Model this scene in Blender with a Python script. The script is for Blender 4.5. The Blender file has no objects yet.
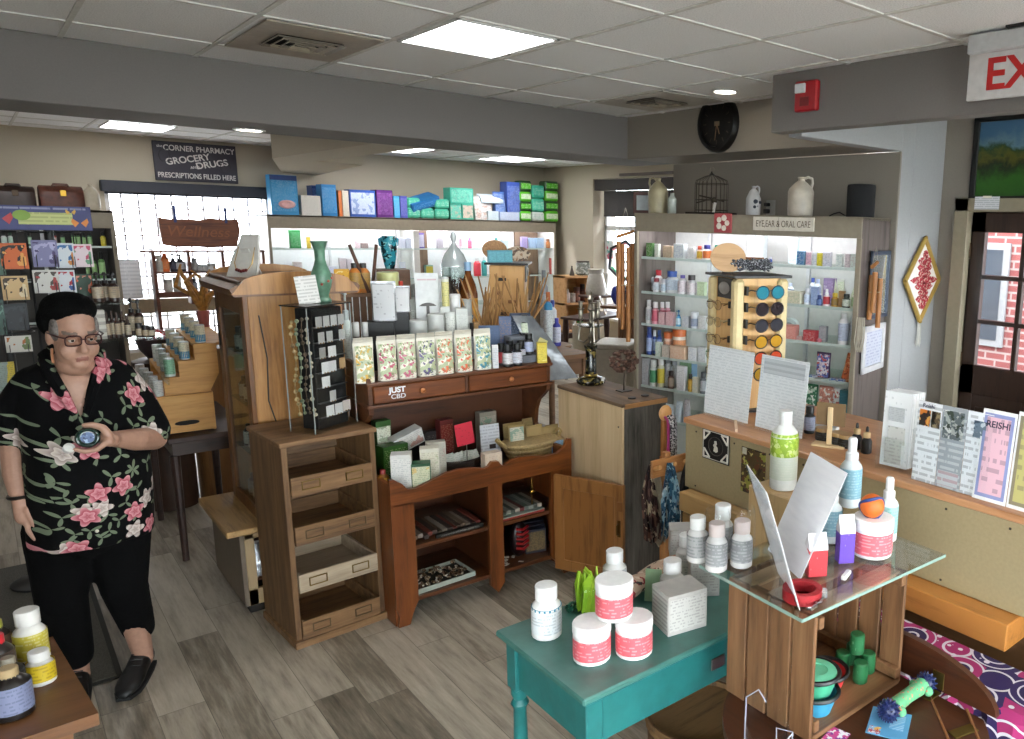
import bpy, math, random
from mathutils import Vector, Matrix
random.seed(7)
sc = bpy.context.scene
COL = sc.collection
PI = math.pi
# ------------------------------------------------------------------ camera
F, PITCH, ROLL, YAW, CX, CY, HC = 774.0, .1878, .0269, .774, 730.4, 372.7, 1.9
CAM = Vector((0, 0, HC))
FW = Vector((math.sin(YAW)*math.cos(PITCH), math.cos(YAW)*math.cos(PITCH), -math.sin(PITCH)))
_r = Vector((math.cos(YAW), -math.sin(YAW), 0)); _u = _r.cross(FW)
RT = math.cos(ROLL)*_r + math.sin(ROLL)*_u
UP = -math.sin(ROLL)*_r + math.cos(ROLL)*_u
cd = bpy.data.cameras.new('camera'); cam = bpy.data.objects.new('camera', cd); COL.objects.link(cam)
cd.sensor_width = 36; cd.lens = F/1024*36
cd.shift_x = -(CX-512)/1024; cd.shift_y = (CY-369.5)/1024
cd.clip_start = .05; cd.clip_end = 200
m = Matrix((RT, UP, -FW)).transposed().to_4x4(); m.translation = CAM
cam.matrix_world = m; sc.camera = cam
cd.dof.use_dof = False
sc.view_settings.view_transform = 'Standard'; sc.view_settings.look = 'None'
sc.view_settings.gamma = 1; sc.view_settings.use_curve_mapping = False
sc.view_settings.exposure = 0.72
sc.cycles.max_bounces = 8; sc.cycles.transparent_max_bounces = 24
sc.cycles.diffuse_bounces = 4; sc.cycles.sample_clamp_indirect = 4

def ray(x, y): return FW + RT*((x-CX)/F) - UP*((y-CY)/F)
def at(x, y, z):                       # where the sight line through a photo pixel meets the level z
    d = ray(x, y); return CAM + d*((z-HC)/d.z)
def atY(x, y, Y): d = ray(x, y); return CAM + d*(Y/d.y)
def atX(x, y, X): d = ray(x, y); return CAM + d*(X/d.x)
def dep(p): return (Vector(p)-CAM).dot(FW)
def along(px, A, D, z):                # the point A + s*D at height z seen in photo column px
    P0 = Vector((A[0], A[1], z))-CAM; D = Vector((D[0], D[1], 0)); k = (px-CX)/F
    s = (k*P0.dot(FW)-P0.dot(RT))/(D.dot(RT)-k*D.dot(FW))
    return Vector((A[0], A[1], z))+D*s
def onY(px, Y, z): return along(px, (0, Y), (1, 0), z)
def onX(px, X, z): return along(px, (X, 0), (0, 1), z)
def size(npx, p): return npx*dep(p)/F
def hz(p, pyt):                        # height of something based at p that reaches photo row pyt
    lo, hi = -1.0, 3.0
    for _ in range(40):
        m_ = (lo+hi)/2; v = Vector((p[0], p[1], p[2]+m_))-CAM
        if CY-F*v.dot(UP)/v.dot(FW) > pyt: lo = m_
        else: hi = m_
    return max(lo, .004)

# ------------------------------------------------------------------ materials
_M = {}
def rgb(h):
    h = h.lstrip('#'); c = [int(h[i:i+2], 16)/255 for i in (0, 2, 4)]
    return tuple(x/12.92 if x <= .04045 else ((x+.055)/1.055)**2.4 for x in c)+(1,)
class NT:
    def __init__(s, name):
        s.m = bpy.data.materials.new(name); s.m.use_nodes = True; s.t = s.m.node_tree; s.t.nodes.clear()
        s.out = s.n('ShaderNodeOutputMaterial')
    def n(s, t, **kw):
        x = s.t.nodes.new(t)
        for k, v in kw.items():
            if k.startswith('i_'): x.inputs[k[2:].replace('_', ' ')].default_value = v
            else: setattr(x, k, v)
        return x
    def l(s, a, b): s.t.links.new(a, b)
    def bsdf(s, col=None, rough=.5, metal=0, **kw):
        b = s.n('ShaderNodeBsdfPrincipled'); b.inputs['Roughness'].default_value = rough; b.inputs['Metallic'].default_value = metal
        if col is not None: b.inputs['Base Color'].default_value = col
        s.l(b.outputs[0], s.out.inputs[0]); return b
    def coord(s, kind='Object', scale=(1, 1, 1), rot=(0, 0, 0)):
        c = s.n('ShaderNodeTexCoord'); mp = s.n('ShaderNodeMapping'); mp.inputs['Scale'].default_value = scale; mp.inputs['Rotation'].default_value = rot
        s.l(c.outputs[kind], mp.inputs[0]); return mp.outputs[0]
    def noise(s, vec, scale=5, detail=4, rough=.5):
        x = s.n('ShaderNodeTexNoise'); x.inputs['Scale'].default_value = scale; x.inputs['Detail'].default_value = detail; x.inputs['Roughness'].default_value = rough
        if vec is not None: s.l(vec, x.inputs['Vector'])
        return x.outputs['Fac']
    def ramp(s, fac, stops, interp='LINEAR'):
        r = s.n('ShaderNodeValToRGB'); e = r.color_ramp.elements; r.color_ramp.interpolation = interp
        while len(e) < len(stops): e.new(.5)
        for k, (p, c) in enumerate(stops): e[k].position = p; e[k].color = rgb(c) if isinstance(c, str) else c
        s.l(fac, r.inputs[0]); return r.outputs[0]
    def math(s, op, a, b=0.0, c=None):
        x = s.n('ShaderNodeMath', operation=op)
        for i, v in enumerate((a, b, c)):
            if v is None: continue
            if isinstance(v, (int, float)): x.inputs[i].default_value = v
            else: s.l(v, x.inputs[i])
        return x.outputs[0]
    def mix(s, f, a, b):
        x = s.n('ShaderNodeMix', data_type='RGBA')
        for i, v in ((0, f), (6, a), (7, b)):
            if isinstance(v, (int, float)): x.inputs[i].default_value = v
            elif isinstance(v, str): x.inputs[i].default_value = rgb(v)
            elif isinstance(v, tuple): x.inputs[i].default_value = v
            else: s.l(v, x.inputs[i])
        return x.outputs[2]
    def bump(s, h, b, strength=.2, dist=.01):
        x = s.n('ShaderNodeBump'); x.inputs['Strength'].default_value = strength; x.inputs['Distance'].default_value = dist
        s.l(h, x.inputs['Height']); s.l(x.outputs[0], b.inputs['Normal'])
def mat(c, rough=.5, metal=0, var=.06, bump=0, scale=30):
    k = ('m', c, rough, metal, var, bump, scale)
    if k not in _M:
        t = NT('paint_'+c.strip('#')); b = t.bsdf(None, rough, metal); v = t.coord()
        f = t.noise(v, scale, 3); base = rgb(c)
        lo = tuple(x*(1-var*1.5) for x in base[:3])+(1,); hi = tuple(min(1, x*(1+var)) for x in base[:3])+(1,)
        t.l(t.ramp(f, [(.3, lo), (.7, hi)]), b.inputs['Base Color'])
        if bump: t.bump(f, b, bump, .01)
        _M[k] = t.m
    return _M[k]
def wood(c1, c2, axis='x', scale=1.0, rough=.45, c3=None, bump=.15):
    k = ('w', c1, c2, axis, scale, rough, c3)
    if k not in _M:
        t = NT('wood_'+c1.strip('#')); b = t.bsdf(None, rough)
        st = {'x': (1.2, 14, 14), 'y': (14, 1.2, 14), 'z': (14, 14, 1.2)}[axis]
        v = t.coord('Object', tuple(q*scale for q in st)); f = t.noise(v, 2.2, 7, .6)
        v2 = t.coord('Object', tuple(q*scale*4 for q in st)); f2 = t.noise(v2, 3, 3, .6)
        g = t.math('ADD', t.math('MULTIPLY', f, .72), t.math('MULTIPLY', f2, .28))
        t.l(t.ramp(g, [(.34, c1), (.5, c2), (.68, c3 or c2)]), b.inputs['Base Color']); t.bump(g, b, bump, .004)
        _M[k] = t.m
    return _M[k]
def printed(bg, fg, sx=60, sz=55, dens=.5, band=None, kind='Object'):   # a printed surface: rows of broken ink dashes, an optional colour band
    k = ('p', bg, fg, sx, sz, dens, band)
    if k not in _M:
        t = NT('print_'+bg.strip('#')); b = t.bsdf(None, .5)
        c = t.n('ShaderNodeTexCoord'); s = t.n('ShaderNodeSeparateXYZ'); t.l(c.outputs['Object'], s.inputs[0])
        rows = t.math('MULTIPLY', s.outputs['Z'], sz*2); fr = t.math('FRACT', rows); row = t.math('FLOOR', rows)
        on = t.math('LESS_THAN', fr, .45)
        cv = t.n('ShaderNodeCombineXYZ'); t.l(t.math('ADD', t.math('MULTIPLY', s.outputs['X'], sx*2), t.math('MULTIPLY', s.outputs['Y'], sx*2)), cv.inputs[0]); t.l(t.math('MULTIPLY', row, 3.7), cv.inputs[1])
        nz = t.noise(cv.outputs[0], 1.0, 2)
        ink = t.math('MULTIPLY', on, t.math('LESS_THAN', nz, dens))
        big = t.noise(t.coord('Object', (18, 18, 18)), 1, 2)
        base = t.mix(t.math('MULTIPLY', t.math('GREATER_THAN', big, .56), .55 if band else 0), bg, band or bg)
        t.l(t.mix(t.math('MULTIPLY', ink, .4), base, fg), b.inputs['Base Color'])
        _M[k] = t.m
    return _M[k]
def art(bg, cols, scale=25, rough=.5):              # loose blobs of several colours on a ground colour
    k = ('a', bg, tuple(cols), scale)
    if k not in _M:
        t = NT('art_'+bg.strip('#')); b = t.bsdf(None, rough); cur = bg
        for i, c in enumerate(cols):
            v = t.coord('Object', (scale,)*3, (0, .3*i, i*1.3)); f = t.noise(v, 1.0+.3*i, 3, .45)
            cur = t.mix(t.math('GREATER_THAN', f, .55+.02*i), cur, c)
        t.l(cur, b.inputs['Base Color']) if not isinstance(cur, str) else None
        _M[k] = t.m
    return _M[k]
def glass(tint='#eef6f2', refl=.55, key='g'):
    k = ('gl', tint, refl)
    if k not in _M:
        t = NT('clear_'+key); tr = t.n('ShaderNodeBsdfTransparent'); tr.inputs[0].default_value = rgb(tint)
        gl = t.n('ShaderNodeBsdfGlossy'); gl.inputs['Roughness'].default_value = .03
        lw = t.n('ShaderNodeLayerWeight'); lw.inputs[0].default_value = .5
        nz = t.noise(t.coord(), 3, 2)
        mx = t.n('ShaderNodeMixShader'); t.l(t.math('MULTIPLY', t.math('ADD', t.math('POWER', lw.outputs['Facing'], 4.0), t.math('MULTIPLY', nz, .08)), refl), mx.inputs[0])
        t.l(tr.outputs[0], mx.inputs[1]); t.l(gl.outputs[0], mx.inputs[2]); t.l(mx.outputs[0], t.out.inputs[0])
        _M[k] = t.m
    return _M[k]
def emit(c, s):
    k = ('e', c, s)
    if k not in _M:
        t = NT('lamp_'+c.strip('#')); e = t.n('ShaderNodeEmission'); e.inputs[1].default_value = s
        f = t.noise(t.coord(), 60, 1); t.l(t.ramp(f, [(.2, rgb(c)), (.8, tuple(x*.97 for x in rgb(c)[:3])+(1,))]), e.inputs[0]); t.l(e.outputs[0], t.out.inputs[0]); _M[k] = t.m
    return _M[k]
def paper(c='#f7f7f9'):                 # thin sheet: light also comes through it
    t = NT('thin_paper'); d = t.n('ShaderNodeBsdfDiffuse'); r = t.n('ShaderNodeBsdfTranslucent'); m_ = t.n('ShaderNodeMixShader'); m_.inputs[0].default_value = .45
    k = t.ramp(t.noise(t.coord('Object', (9, 9, 60)), 1.5, 2), [(.35, c), (.75, '#f0f0f3')])
    for s in (d, r): t.l(k, s.inputs[0])
    t.l(d.outputs[0], m_.inputs[1]); t.l(r.outputs[0], m_.inputs[2]); t.l(m_.outputs[0], t.out.inputs[0]); return t.m
METAL = lambda c='#b8b8ba', r=.25: mat(c, r, 1.0, .04)
# ------------------------------------------------------------------ mesh builder
class MB:
    def __init__(s): s.v = []; s.f = []; s.mi = []; s.m = 0; s.M = Matrix.Identity(4); s.smooth = .6
    def add(s, vs, fs):
        o = len(s.v); s.v += [tuple(s.M @ Vector(p)) for p in vs]; s.f += [tuple(o+i for i in f) for f in fs]; s.mi += [s.m]*len(fs); return s
    def box(s, c, d, b=.002, rz=0, rx=0, ry=0):
        hx, hy, h = d[0]/2, d[1]/2, d[2]/2; b = min(b, hx*.45, hy*.45, h*.45)
        R = Matrix.Translation(c) @ Matrix.Rotation(rz, 4, 'Z') @ Matrix.Rotation(ry, 4, 'Y') @ Matrix.Rotation(rx, 4, 'X')
        vs = []; ix = {}
        for sx in (-1, 1):
            for sy in (-1, 1):
                for sz in (-1, 1):
                    for ax, p in ((0, (hx, hy-b, h-b)), (1, (hx-b, hy, h-b)), (2, (hx-b, hy-b, h))):
                        ix[sx, sy, sz, ax] = len(vs); vs.append(R @ Vector((sx*p[0], sy*p[1], sz*p[2])))
        fs = []
        for sg in (-1, 1):
            for ax in range(3):
                q = []
                for a, c2 in ((-1, -1), (1, -1), (1, 1), (-1, 1)):
                    k = [0, 0, 0]; k[ax] = sg; k[(ax+1) % 3] = a; k[(ax+2) % 3] = c2; q.append(ix[k[0], k[1], k[2], ax])
                fs.append(q if sg > 0 else q[::-1])
        for ax in range(3):
            a1, a2 = (ax+1) % 3, (ax+2) % 3
            for s1 in (-1, 1):
                for s2 in (-1, 1):
                    def I(e, w):
                        k = [0, 0, 0]; k[ax] = e; k[a1] = s1; k[a2] = s2; return ix[k[0], k[1], k[2], w]
                    q = [I(-1, a1), I(1, a1), I(1, a2), I(-1, a2)]; fs.append(q if s1*s2 < 0 else q[::-1])
        for sx in (-1, 1):
            for sy in (-1, 1):
                for sz in (-1, 1):
                    q = [ix[sx, sy, sz, 0], ix[sx, sy, sz, 1], ix[sx, sy, sz, 2]]; fs.append(q if sx*sy*sz > 0 else q[::-1])
        return s.add(vs, fs)
    def bb(s, x0, x1, y0, y1, z0, z1, b=.002): return s.box(((x0+x1)/2, (y0+y1)/2, (z0+z1)/2), (abs(x1-x0), abs(y1-y0), abs(z1-z0)), b)
    def lathe(s, prof, n=20, c=(0, 0, 0), sx=1, sy=1, wob=None):
        vs = []; fs = []
        for (r, z) in prof:
            for i in range(n):
                a = 2*PI*i/n; k = wob(a, z) if wob else 1
                vs.append((c[0]+r*k*math.cos(a)*sx, c[1]+r*k*math.sin(a)*sy, c[2]+z))
        for j in range(len(prof)-1):
            for i in range(n):
                i2 = (i+1) % n; fs.append((j*n+i, j*n+i2, (j+1)*n+i2, (j+1)*n+i))
        if prof[0][0] > 1e-5: fs.append(tuple(range(n))[::-1])
        if prof[-1][0] > 1e-5: fs.append(tuple((len(prof)-1)*n+i for i in range(n)))
        return s.add(vs, fs)
    def cyl(s, r, z0, z1, n=20, c=(0, 0), b=.0): 
        p = [(r, z0), (r, z1)] if not b else [(r-b, z0), (r, z0+b), (r, z1-b), (r-b, z1)]
        return s.lathe(p, n, (c[0], c[1], 0))
    def tube(s, pts, r, n=8, closed=False):
        P = [Vector(p) for p in pts]; vs = []; fs = []; k = len(P); rr = r if isinstance(r, (list, tuple)) else [r]*k; nrm = None
        for i, p in enumerate(P):
            t = (P[(i+1) % k]-P[i-1]) if closed else (P[min(i+1, k-1)]-P[max(i-1, 0)])
            t = t.normalized() if t.length > 1e-9 else Vector((0, 0, 1))
            if nrm is None: nrm = t.orthogonal().normalized()
            nrm = (nrm-t*nrm.dot(t)); nrm = nrm.normalized() if nrm.length > 1e-6 else t.orthogonal().normalized(); bi = t.cross(nrm)
            for j in range(n): a = 2*PI*j/n; vs.append(p+(nrm*math.cos(a)+bi*math.sin(a))*rr[i])
        for i in range(k if closed else k-1):
            for j in range(n):
                j2 = (j+1) % n; i2 = (i+1) % k; fs.append((i*n+j, i*n+j2, i2*n+j2, i2*n+j))
        if not closed: fs.append(tuple(range(n))[::-1]); fs.append(tuple((k-1)*n+j for j in range(n)))
        return s.add(vs, fs)
    def prism(s, pts, d, plane='xz', off=0):             # outline in a plane, thickness d along the third axis
        n = len(pts); mk = {'xz': lambda a, b, c: (a, c, b), 'xy': lambda a, b, c: (a, b, c), 'yz': lambda a, b, c: (c, a, b)}[plane]
        vs = [mk(a, b, off-d/2) for a, b in pts]+[mk(a, b, off+d/2) for a, b in pts]
        fs = [tuple(range(n))[::-1], tuple(range(n, 2*n))]+[(i, (i+1) % n, n+(i+1) % n, n+i) for i in range(n)]
        if plane == 'xz': fs = [f[::-1] for f in fs]
        return s.add(vs, fs)
    def ball(s, r, c=(0, 0, 0), n=14, k=8, sx=1, sy=1, sz=1, wob=None):
        return s.lathe([(r*math.sin(PI*i/k)+1e-6*0, -r*sz*math.cos(PI*i/k)) for i in range(k+1)], n, c, sx, sy, wob)
    def quad(s, a, b, c, d): return s.add([a, b, c, d], [(0, 1, 2, 3)])
    def loft(s, rings, cap=True):
        n = len(rings[0]); vs = [p for r in rings for p in r]; fs = []
        for j in range(len(rings)-1):
            for i in range(n): i2 = (i+1) % n; fs.append((j*n+i, j*n+i2, (j+1)*n+i2, (j+1)*n+i))
        if cap: fs.append(tuple(range(n))[::-1]); fs.append(tuple((len(rings)-1)*n+i for i in range(n)))
        return s.add(vs, fs)
    def mesh(s, name, mats):
        me = bpy.data.meshes.new(name); me.from_pydata(s.v, [], s.f)
        for q in (mats if isinstance(mats, (list, tuple)) else [mats]): me.materials.append(q)
        me.polygons.foreach_set('material_index', s.mi)
        if s.smooth:
            me.polygons.foreach_set('use_smooth', [True]*len(s.f)); me.set_sharp_from_angle(angle=s.smooth)
        me.validate(); me.update(); return me
# ------------------------------------------------------------------ scene objects
def tag(o, label, cat, group=None, kind=None):
    if label: o['label'] = label
    if cat: o['category'] = cat
    if group: o['group'] = group
    if kind: o['kind'] = kind
    return o
def thing(name, label, cat, loc=(0, 0, 0), rz=0, group=None):
    o = bpy.data.objects.new(name, None); COL.objects.link(o); o.empty_display_size = .05
    o.location = loc; o.rotation_euler = (0, 0, rz); return tag(o, label, cat, group)
def part(name, mb, mats, parent, label=None, kind=None):
    me = mb if isinstance(mb, bpy.types.Mesh) else mb.mesh(name, mats)
    o = bpy.data.objects.new(name, me); COL.objects.link(o); o.parent = parent
    if label: o['label'] = label
    if kind: o['kind'] = kind
    return o
def single(name, label, cat, mb, mats, loc=(0, 0, 0), rz=0, group=None, kind=None):
    me = mb if isinstance(mb, bpy.types.Mesh) else mb.mesh(name, mats)
    o = bpy.data.objects.new(name, me); COL.objects.link(o); o.location = loc; o.rotation_euler = (0, 0, rz)
    return tag(o, label, cat, group, kind)
def struct(name, mb, mats): return single(name, None, None, mb, mats, kind='structure')
_TX = {}
def text_mesh(body, h, font_scale_x=1.0, depth=.0006, bold=0.0, shear=0):
    """letters standing in the xz plane, facing -y, centred on the origin, cap height about h"""
    c = bpy.data.curves.new('letters', 'FONT'); c.body = body; c.size = h*1.38; c.align_x = 'CENTER'; c.align_y = 'CENTER'; c.extrude = depth; c.offset = bold*h; c.shear = shear
    o = bpy.data.objects.new('letters', c); COL.objects.link(o); dg = bpy.context.evaluated_depsgraph_get()
    me = bpy.data.meshes.new_from_object(o.evaluated_get(dg)); bpy.data.objects.remove(o)
    for v in me.vertices: x, y, z = v.co; v.co = (x*font_scale_x, -z, y)
    return me
def letters(name, body, h, material, parent, loc, sx=1.0, rot=(0, 0, 0), bold=0.0, shear=0, depth=.0006):
    me = text_mesh(body, h, sx, depth, bold, shear); me.materials.clear(); me.materials.append(material)
    o = part(name, me, None, parent); o.location = loc; o.rotation_euler = rot; return o
FACE = -YAW            # turn that makes a thing's front (-y) look at the camera
def toward(p): return math.atan2(-p[0], p[1])*1.0
ORD = ['first', 'second', 'third', 'fourth', 'fifth', 'sixth', 'seventh', 'eighth', 'ninth', 'tenth', 'eleventh', 'twelfth', 'thirteenth', 'fourteenth', 'fifteenth', 'sixteenth', 'seventeenth', 'eighteenth', 'nineteenth', 'twentieth', '21st', '22nd', '23rd', '24th']
# ------------------------------------------------------------------ shop goods
_MC = {}
def cached(key, fn):
    if key not in _MC: _MC[key] = fn()
    return _MC[key]
WHITE, CREAM, BLACK = '#e9e8e6', '#d9cdb4', '#141414'
def bottle(loc, r, h, kind='pill', body=WHITE, cap=WHITE, lab=None, label='', cat='bottle', group=None, rz=FACE, ink='#555a60', clear=False, band=None, name=None, low=.14, top=.62):
    names = {'pill': 'supplement_bottle', 'jar': 'supplement_jar', 'pump': 'pump_bottle', 'spray': 'spray_bottle', 'dropper': 'dropper_bottle', 'can': 'tin_can', 'flip': 'lotion_bottle', 'tube': 'squeeze_tube', 'jug': 'jug_bottle'}
    T = thing(name or names[kind], label, cat, loc, rz, group)
    r = round(r, 3); h = round(h, 3)
    bm_ = glass(body, .6) if clear else mat(body, .3)
    neck = {'pill': .74, 'jar': .74, 'pump': .62, 'spray': .68, 'dropper': .58, 'can': .95, 'flip': .82, 'tube': .2, 'jug': .85}[kind]
    def fb():
        b = MB(); z = h*neck; e = min(.004, r*.2)
        if kind in ('jar',): p = [(r-e, 0), (r, e), (r, z-e), (r*.94, z)]
        elif kind == 'can': p = [(r-e*.5, 0), (r, e*.5), (r, h*.97), (r*.96, h*.98)]
        elif kind == 'tube': p = [(r*.8, h*.02), (r*.85, h*.2), (r*.95, h*.6), (r, h)]
        else:
            sh = min(r*.8, h*.18); p = [(r-e, 0), (r, e), (r, z-sh), (r*.92, z-sh*.62), (r*.66, z-sh*.2), (r*.5, z), (r*.5, z+h*.02)]
        b.lathe(p, 18, sy=.35 if kind == 'tube' else 1); return b.mesh('body', bm_)
    part('body', cached(('b', kind, r, h, body, clear), fb), None, T)
    def fc():
        b = MB(); z = h*neck
        if kind == 'pill': b.lathe([(r*.74, z), (r*.74, h-.002), (r*.68, h)], 18)
        elif kind == 'jar': b.lathe([(r*1.03, z), (r*1.03, h-.003), (r*.97, h)], 18)
        elif kind == 'pump':
            b.lathe([(r*.55, z), (r*.55, z+h*.1), (r*.2, z+h*.11), (r*.2, z+h*.26), (r*.42, z+h*.27), (r*.42, z+h*.33), (r*.2, h)], 12); b.box((-r*.55, 0, z+h*.3), (r*1.1, r*.35, h*.045))
        elif kind == 'spray': b.lathe([(r*.6, z), (r*.6, z+h*.1), (r*.42, z+h*.12), (r*.42, h*.97), (r*.3, h)], 14)
        elif kind == 'dropper': b.lathe([(r*.55, z), (r*.55, z+h*.13), (r*.26, z+h*.15), (r*.3, z+h*.28), (r*.22, h*.97), (0, h)], 12)
        elif kind == 'can': b.lathe([(r*.98, h*.96), (r*1.0, h*.985), (r*.9, h), (r*.88, h*.99)], 18)
        elif kind == 'tube': b.lathe([(r*.62, 0), (r*.62, h*.2)], 12)
        else: b.lathe([(r*.5, z), (r*.5, h-.002), (r*.45, h)], 14)
        return b.mesh('cap', mat(cap, .35))
    part('cap' if kind not in ('pump', 'spray') else 'pump_head', cached(('c', kind, r, h, cap), fc), None, T)
    if lab:
        def fl():
            b = MB(); n = 18; vs = []; fs = []
            z0, z1 = h*low, h*(top*neck/.74 if kind not in ('can', 'tube') else .93)
            for i in range(n+1):
                a = -PI/2 + (i/n-.5)*2*PI*.94; q = r*1.012+.0003; vs += [(q*math.cos(a), q*math.sin(a)*(.35 if kind == 'tube' else 1), z0), (q*math.cos(a), q*math.sin(a)*(.35 if kind == 'tube' else 1), z1)]
            fs = [(2*i, 2*i+2, 2*i+3, 2*i+1) for i in range(n)]
            b.add(vs, fs); return b.mesh('label', printed(lab, ink, band=band))
        part('label', cached(('l', kind, r, h, lab, ink, band, low, top), fl), None, T)
    return T
def carton(loc, w, d, h, col=WHITE, panel=None, ink='#4a4f58', band=None, label='', cat='box', group=None, rz=FACE, name='carton', tilt=None, side=None, frac=(.9, .8)):
    T = thing(name, label, cat, loc, rz, group)
    if tilt: T.rotation_euler = (tilt[0], tilt[1], rz)
    w, d, h = round(w, 3), round(d, 3), round(h, 3)
    part('box_body', cached(('B', w, d, h, col), lambda: MB().box((0, 0, h/2), (w, d, h), .0012).mesh('box_body', mat(col, .45))), None, T)
    part('printed_panel', cached(('P', w, d, h, panel, ink, band, frac), lambda: MB().box((0, -d/2-.0002, h/2), (w*frac[0], .0008, h*frac[1]), .0002).mesh('printed_panel', printed(panel or col, ink, band=band))), None, T)
    if side: part('side_panel', MB().box((w/2+.0002, 0, h/2), (.0008, d*.9, h*.9), .0002), mat(side, .45), T)
    return T
def pouch(loc, w, h, t, cols, label='', cat='bag', group=None, rz=FACE, name='pouch', design=None, tilt=0):
    T = thing(name, label, cat, loc, rz, group); T.rotation_euler = (tilt, 0, rz)
    def fb():
        b = MB(); rings = []
        for k in range(9):
            q = k/8; tt = t*(1-q**2.2)*.5+.001; ww = w/2*(1-.05*math.sin(q*PI)); rings.append([(ww*c*(1 if abs(s_) < .9 else .95), tt*s_, q*h) for c, s_ in ((-1, 0), (-.8, -.75), (-.3, -1), (.3, -1), (.8, -.75), (1, 0), (.8, .75), (.3, 1), (-.3, 1), (-.8, .75))])
        b.loft(rings); return b.mesh('bag_body', cols[0] if not isinstance(cols[0], str) else mat(cols[0], .35))
    part('bag_body', cached(('pb', w, h, t, str(cols[0])), fb), None, T)
    part('top_seal', cached(('ps', w, h, str(cols[1])), lambda: MB().box((0, 0, h*1.02), (w*.98, .003, h*.06), .0005).mesh('top_seal', cols[1] if not isinstance(cols[1], str) else mat(cols[1], .4))), None, T)
    if design is not None:
        b = MB(); n = 8; vs = []
        for k in range(n+1):
            q = .03+.93*k/n; tt = t*(1-q**2.2)*.5+.0026; vs += [(-w*.42, -tt*.74-.001, q*h), (-w*.17, -tt, q*h), (w*.17, -tt, q*h), (w*.42, -tt*.74-.001, q*h)]
        b.add(vs, [(4*k+j, 4*k+j+1, 4*k+j+5, 4*k+j+4) for k in range(n) for j in range(3)]); part('printed_front', b, design, T)
    return T
def row(A, D, z, where, group, items, rz, depth=0.0):
    """goods standing side by side on one shelf: items are (px0, px1, photo row of the top, kind, colours..., words)"""
    for i, it in enumerate(items):
        px0, px1, top, kind, c1, c2, c3, words = it[:8]; inset = it[8] if len(it) > 8 else 0
        n = Vector((-D[1], D[0], 0)).normalized(); n = n if n.dot(FW) > 0 else -n
        A2 = (A[0]+n.x*(inset+depth), A[1]+n.y*(inset+depth)); p = along((px0+px1)/2, A2, D, z); q0 = along(px0, A2, D, z); q1 = along(px1, A2, D, z)
        w = (q1-q0).length*.93; w = min(w, abs(px1-px0)*dep(p)/F*1.1); h = hz(p, top)
        lab = f'{words}, {ORD[i]} from left on {where}'
        if kind == 'box': carton(p, w, w*.6, h, c1, c2, c3, label=lab, group=group, rz=rz)
        elif kind == 'bag': pouch(p, round(w, 3), round(h, 3), .05, (c1, c2), lab, group=group, rz=rz, design=printed(c2, c3))
        else: bottle(p, w/2, h, kind, c1, c2, c3, lab, group=group, rz=rz)
LS, WS, SUN, SL, SLB = 9.0, 12.0, 0, 28.0, 45.0          # ceiling light, sky and sun strength
# ================================================================== the room
def m_floor():
    t = NT('floor_planks'); b = t.bsdf(None, .42)
    c = t.n('ShaderNodeTexCoord'); s = t.n('ShaderNodeSeparateXYZ'); t.l(c.outputs['Object'], s.inputs[0])
    px = t.math('MULTIPLY', s.outputs['X'], 1/.155); col = t.math('FLOOR', px); fx = t.math('FRACT', px)
    off = t.math('FRACT', t.math('MULTIPLY', t.math('SINE', t.math('MULTIPLY', col, 12.9898)), 43758.5))
    py = t.math('ADD', t.math('MULTIPLY', s.outputs['Y'], 1/1.15), off); rw = t.math('FLOOR', py); fy = t.math('FRACT', py)
    idv = t.n('ShaderNodeCombineXYZ'); t.l(col, idv.inputs[0]); t.l(rw, idv.inputs[1])
    wn = t.n('ShaderNodeTexWhiteNoise'); t.l(idv.outputs[0], wn.inputs['Vector'])
    v = t.n('ShaderNodeMapping'); v.inputs['Scale'].default_value = (16, 1.5, 1); t.l(c.outputs['Object'], v.inputs[0])
    va = t.n('ShaderNodeVectorMath', operation='MULTIPLY_ADD'); t.l(wn.outputs['Color'], va.inputs[0]); va.inputs[1].default_value = (20, 20, 20); t.l(v.outputs[0], va.inputs[2])
    g = t.noise(va.outputs[0], 2.0, 8, .68)
    g2 = t.noise(t.coord('Object', (3, .9, 1)), 2.5, 5, .6)
    k = t.math('ADD', t.math('MULTIPLY', g, .62), t.math('ADD', t.math('MULTIPLY', wn.outputs['Value'], .24), t.math('MULTIPLY', g2, .22)))
    base = t.ramp(k, [(.3, '#463e33'), (.46, '#7d7364'), (.58, '#a59a8a'), (.75, '#bfb5a4')])
    sx = t.math('LESS_THAN', fx, .016); sy = t.math('LESS_THAN', fy, .003); seam = t.math('MAXIMUM', sx, sy)
    t.l(t.mix(t.math('MULTIPLY', seam, .6), base, '#2f2a24'), b.inputs['Base Color'])
    t.bump(t.math('SUBTRACT', g, t.math('MULTIPLY', seam, .6)), b, .2, .003)
    return t.m
def m_tile():
    t = NT('ceiling_tile'); b = t.bsdf(None, .9); v = t.coord()
    f = t.noise(v, 160, 3, .7); t.l(t.ramp(f, [(.35, '#d2d2d3'), (.5, '#eeeeef'), (.7, '#f3f3f4')]), b.inputs['Base Color']); t.bump(f, b, .3, .002); return t.m
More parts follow.
